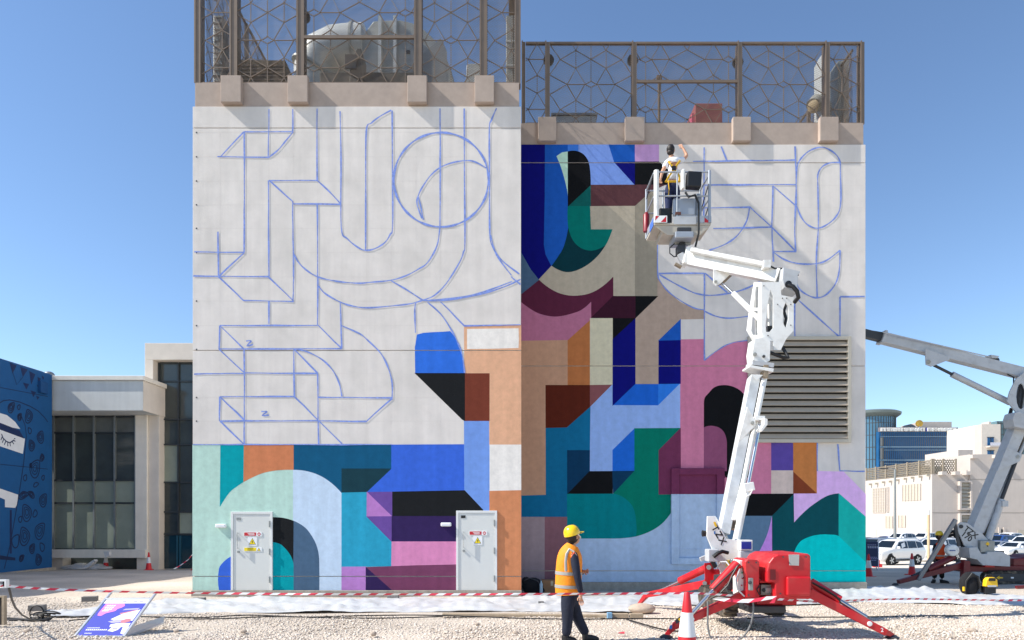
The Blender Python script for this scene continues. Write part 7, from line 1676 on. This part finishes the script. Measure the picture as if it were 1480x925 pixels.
# bags by the wall and near the second lift
q = GP(771,859); Yq = 20.6; t = thing('work_bag', 'black bag slumped against the mural wall, left of the cardboard box', 'bag', P(771,0,Yq))
zb_ = gy(Yq)
b = MB(); x = P(770,0,Yq).x; b.sphere((x,Yq,zb_+.20), (.33,.25,.27), m_blackcl, 16, 10); b.sphere((x-.2,Yq,zb_+.36), (.14,.14,.13), m_blackcl, 12, 8); b.sphere((x+.2,Yq-.05,zb_+.10), (.25,.2,.16), m_blackcl, 12, 8); b.build('bag', t, smooth=True)
b = MB(); b.tube([(x-.25,Yq-.2,zb_+.4),(x-.1,Yq-.24,zb_+.47),(x+.12,Yq-.24,zb_+.40),(x+.3,Yq-.22,zb_+.2)], .015, m_dgrey, 6); b.build('strap', t, smooth=True)
t = thing('cardboard_box', 'brown cardboard box against the mural wall behind the watching worker', 'box', P(793,0,Yq)); m_card = M('cardboard', (150,110,76), .9, var=.12)
a = P(783,838,Yq); b = MB(); b.box((a.x,Yq-.2,zb_),(a.x+.58,Yq+.25,a.z), m_card); b.build('box', t, bevel=.006); b = MB(); b.box((a.x+.26,Yq-.203,a.z-.16),(a.x+.33,Yq-.2005,a.z-.02), M('tape_pale',(196,176,140),.5)); b.build('tape', t)
t = thing('water_bottle', 'clear plastic bottle between the black bag and the cardboard box', 'bottle', P(781.5,0,Yq)); x = P(781.5,0,Yq).x; b = MB(); b.lathe((x,Yq-.3,zb_), [(.05,0),(.05,.30),(.02,.36),(.02,.40)], M('bottle_plastic',(170,190,200),.15,var=.05), 12); b.build('bottle', t, smooth=True)
q = GP(1404,862); Yq = q.y; t = thing('work_bag', 'open black tool bag with straps in front of the second lift', 'bag', q)
b = MB(); b.sphere(q+Vector((0,.1,.34)), (.27,.2,.36), m_blackcl, 16, 10); b.tube([q+Vector((-.22,-.05,.1)),q+Vector((-.2,-.08,.45)),q+Vector((-.05,-.1,.66)),q+Vector((.12,-.1,.58)),q+Vector((.2,-.1,.15))], .025, m_black, 8); b.build('bag', t, smooth=True)
b = MB(); b.cbox(q+Vector((-.24,-.05,.22)), (.06,.05,.12), m_yk); b.build('buckle', t)
q = GP(1429,862.5)+Vector((0,0,.10)); t = thing('tool_case', 'yellow and black power tool case in front of the second lift', 'tool case', q)
b = MB(); b.box(q+Vector((-.15,-.08,0)), q+Vector((.16,.14,.20)), m_black); b.build('base', t, bevel=.02)
b = MB(); b.plate([q+Vector((-.18,-.05,.20)),q+Vector((.18,-.05,.20)),q+Vector((.16,-.05,.40)),q+Vector((.08,-.05,.46)),q+Vector((-.08,-.05,.46)),q+Vector((-.15,-.05,.38))], (0,.16,0), m_yk); b.build('shell', t, bevel=.02)
b = MB(); b.box(q+Vector((-.09,-.15,.36)), q+Vector((.09,-.131,.44)), m_black); b.tube([q+Vector((-.1,0,.46)),q+Vector((-.07,0,.53)),q+Vector((.07,0,.53)),q+Vector((.1,0,.46))], .02, m_black, 8); b.box(q+Vector((-.12,-.14,.19)), q+Vector((.12,-.131,.24)), m_lg); b.build('handle', t)
q = GP(1415,861); t = thing('rag', 'white cloth bundle between the black bag and the yellow case', 'cloth', q); b = MB(); b.sphere(q+Vector((0,.05,.14)), (.10,.1,.15), m_sheet, 10, 7); b.sphere(q+Vector((-.06,0,.06)), (.12,.1,.08), m_galv, 10, 7); b.build('cloth', t, smooth=True)
# handrail stub by the glazed building
q = GP(91,822); t = thing('handrail', 'short white handrail in front of the glazed building', 'handrail', q); Yq = q.y-.6; b = MB(); A_ = lambda x, y: P(x, y, Yq)
b.beam(A_(86.5,823), A_(86.5,796), .07,.07, m_cream); b.beam(A_(97,823), A_(97,807), .07,.07, m_cream); b.beam(A_(86.5,796), A_(98,806), .06,.06, m_cream); b.beam(A_(70,800), A_(86,796), .05,.05, m_cream); b.build('rail', t)

rr = random.Random(12); m_st = M('loose_stone', (176,160,144), .9, var=.25, scale=12, bump=.8, bscale=30)
for px, py, s_, lab in ((352,916,.06,'loose stone on the gravel below the left grey door'),(540,920,.07,'loose stone on the gravel below the purple mural field'),(690,905,.05,'loose stone on the gravel below the right grey door'),(745,918,.06,'loose stone on the gravel just left of the watching worker'),
        (1230,905,.06,'loose stone in the lift shadow right of the cable loop'),(1405,915,.07,'loose stone on the gravel near the lower right corner'),(40,915,.06,'loose stone on the gravel left of the fallen A-board'),(255,915,.05,'loose stone on the gravel right of the fallen A-board')):
    q = GP(px, py); b = MB(); b.sphere(q+Vector((0,0,s_*.35+.02)), (s_*rr.uniform(.8,1.3), s_*rr.uniform(.7,1.1), s_*.6), m_st, 8, 5, Matrix.Rotation(rr.random()*3,3,'Z'))
    o = b.build('stone', None, smooth=True, loc=q); tag(o, lab, 'stone', 'loose stones on the gravel')
q = GP(898,919); b = MB(); b.plate([q+Vector((-.06,-.03,.05)),q+Vector((.05,-.02,.04)),q+Vector((.06,.04,.06)),q+Vector((-.03,.04,.045))], (0,0,.01), m_tr); tag(b.build('tape_scrap', None, loc=q), 'scrap of red tape on the gravel right of the worker', 'litter')
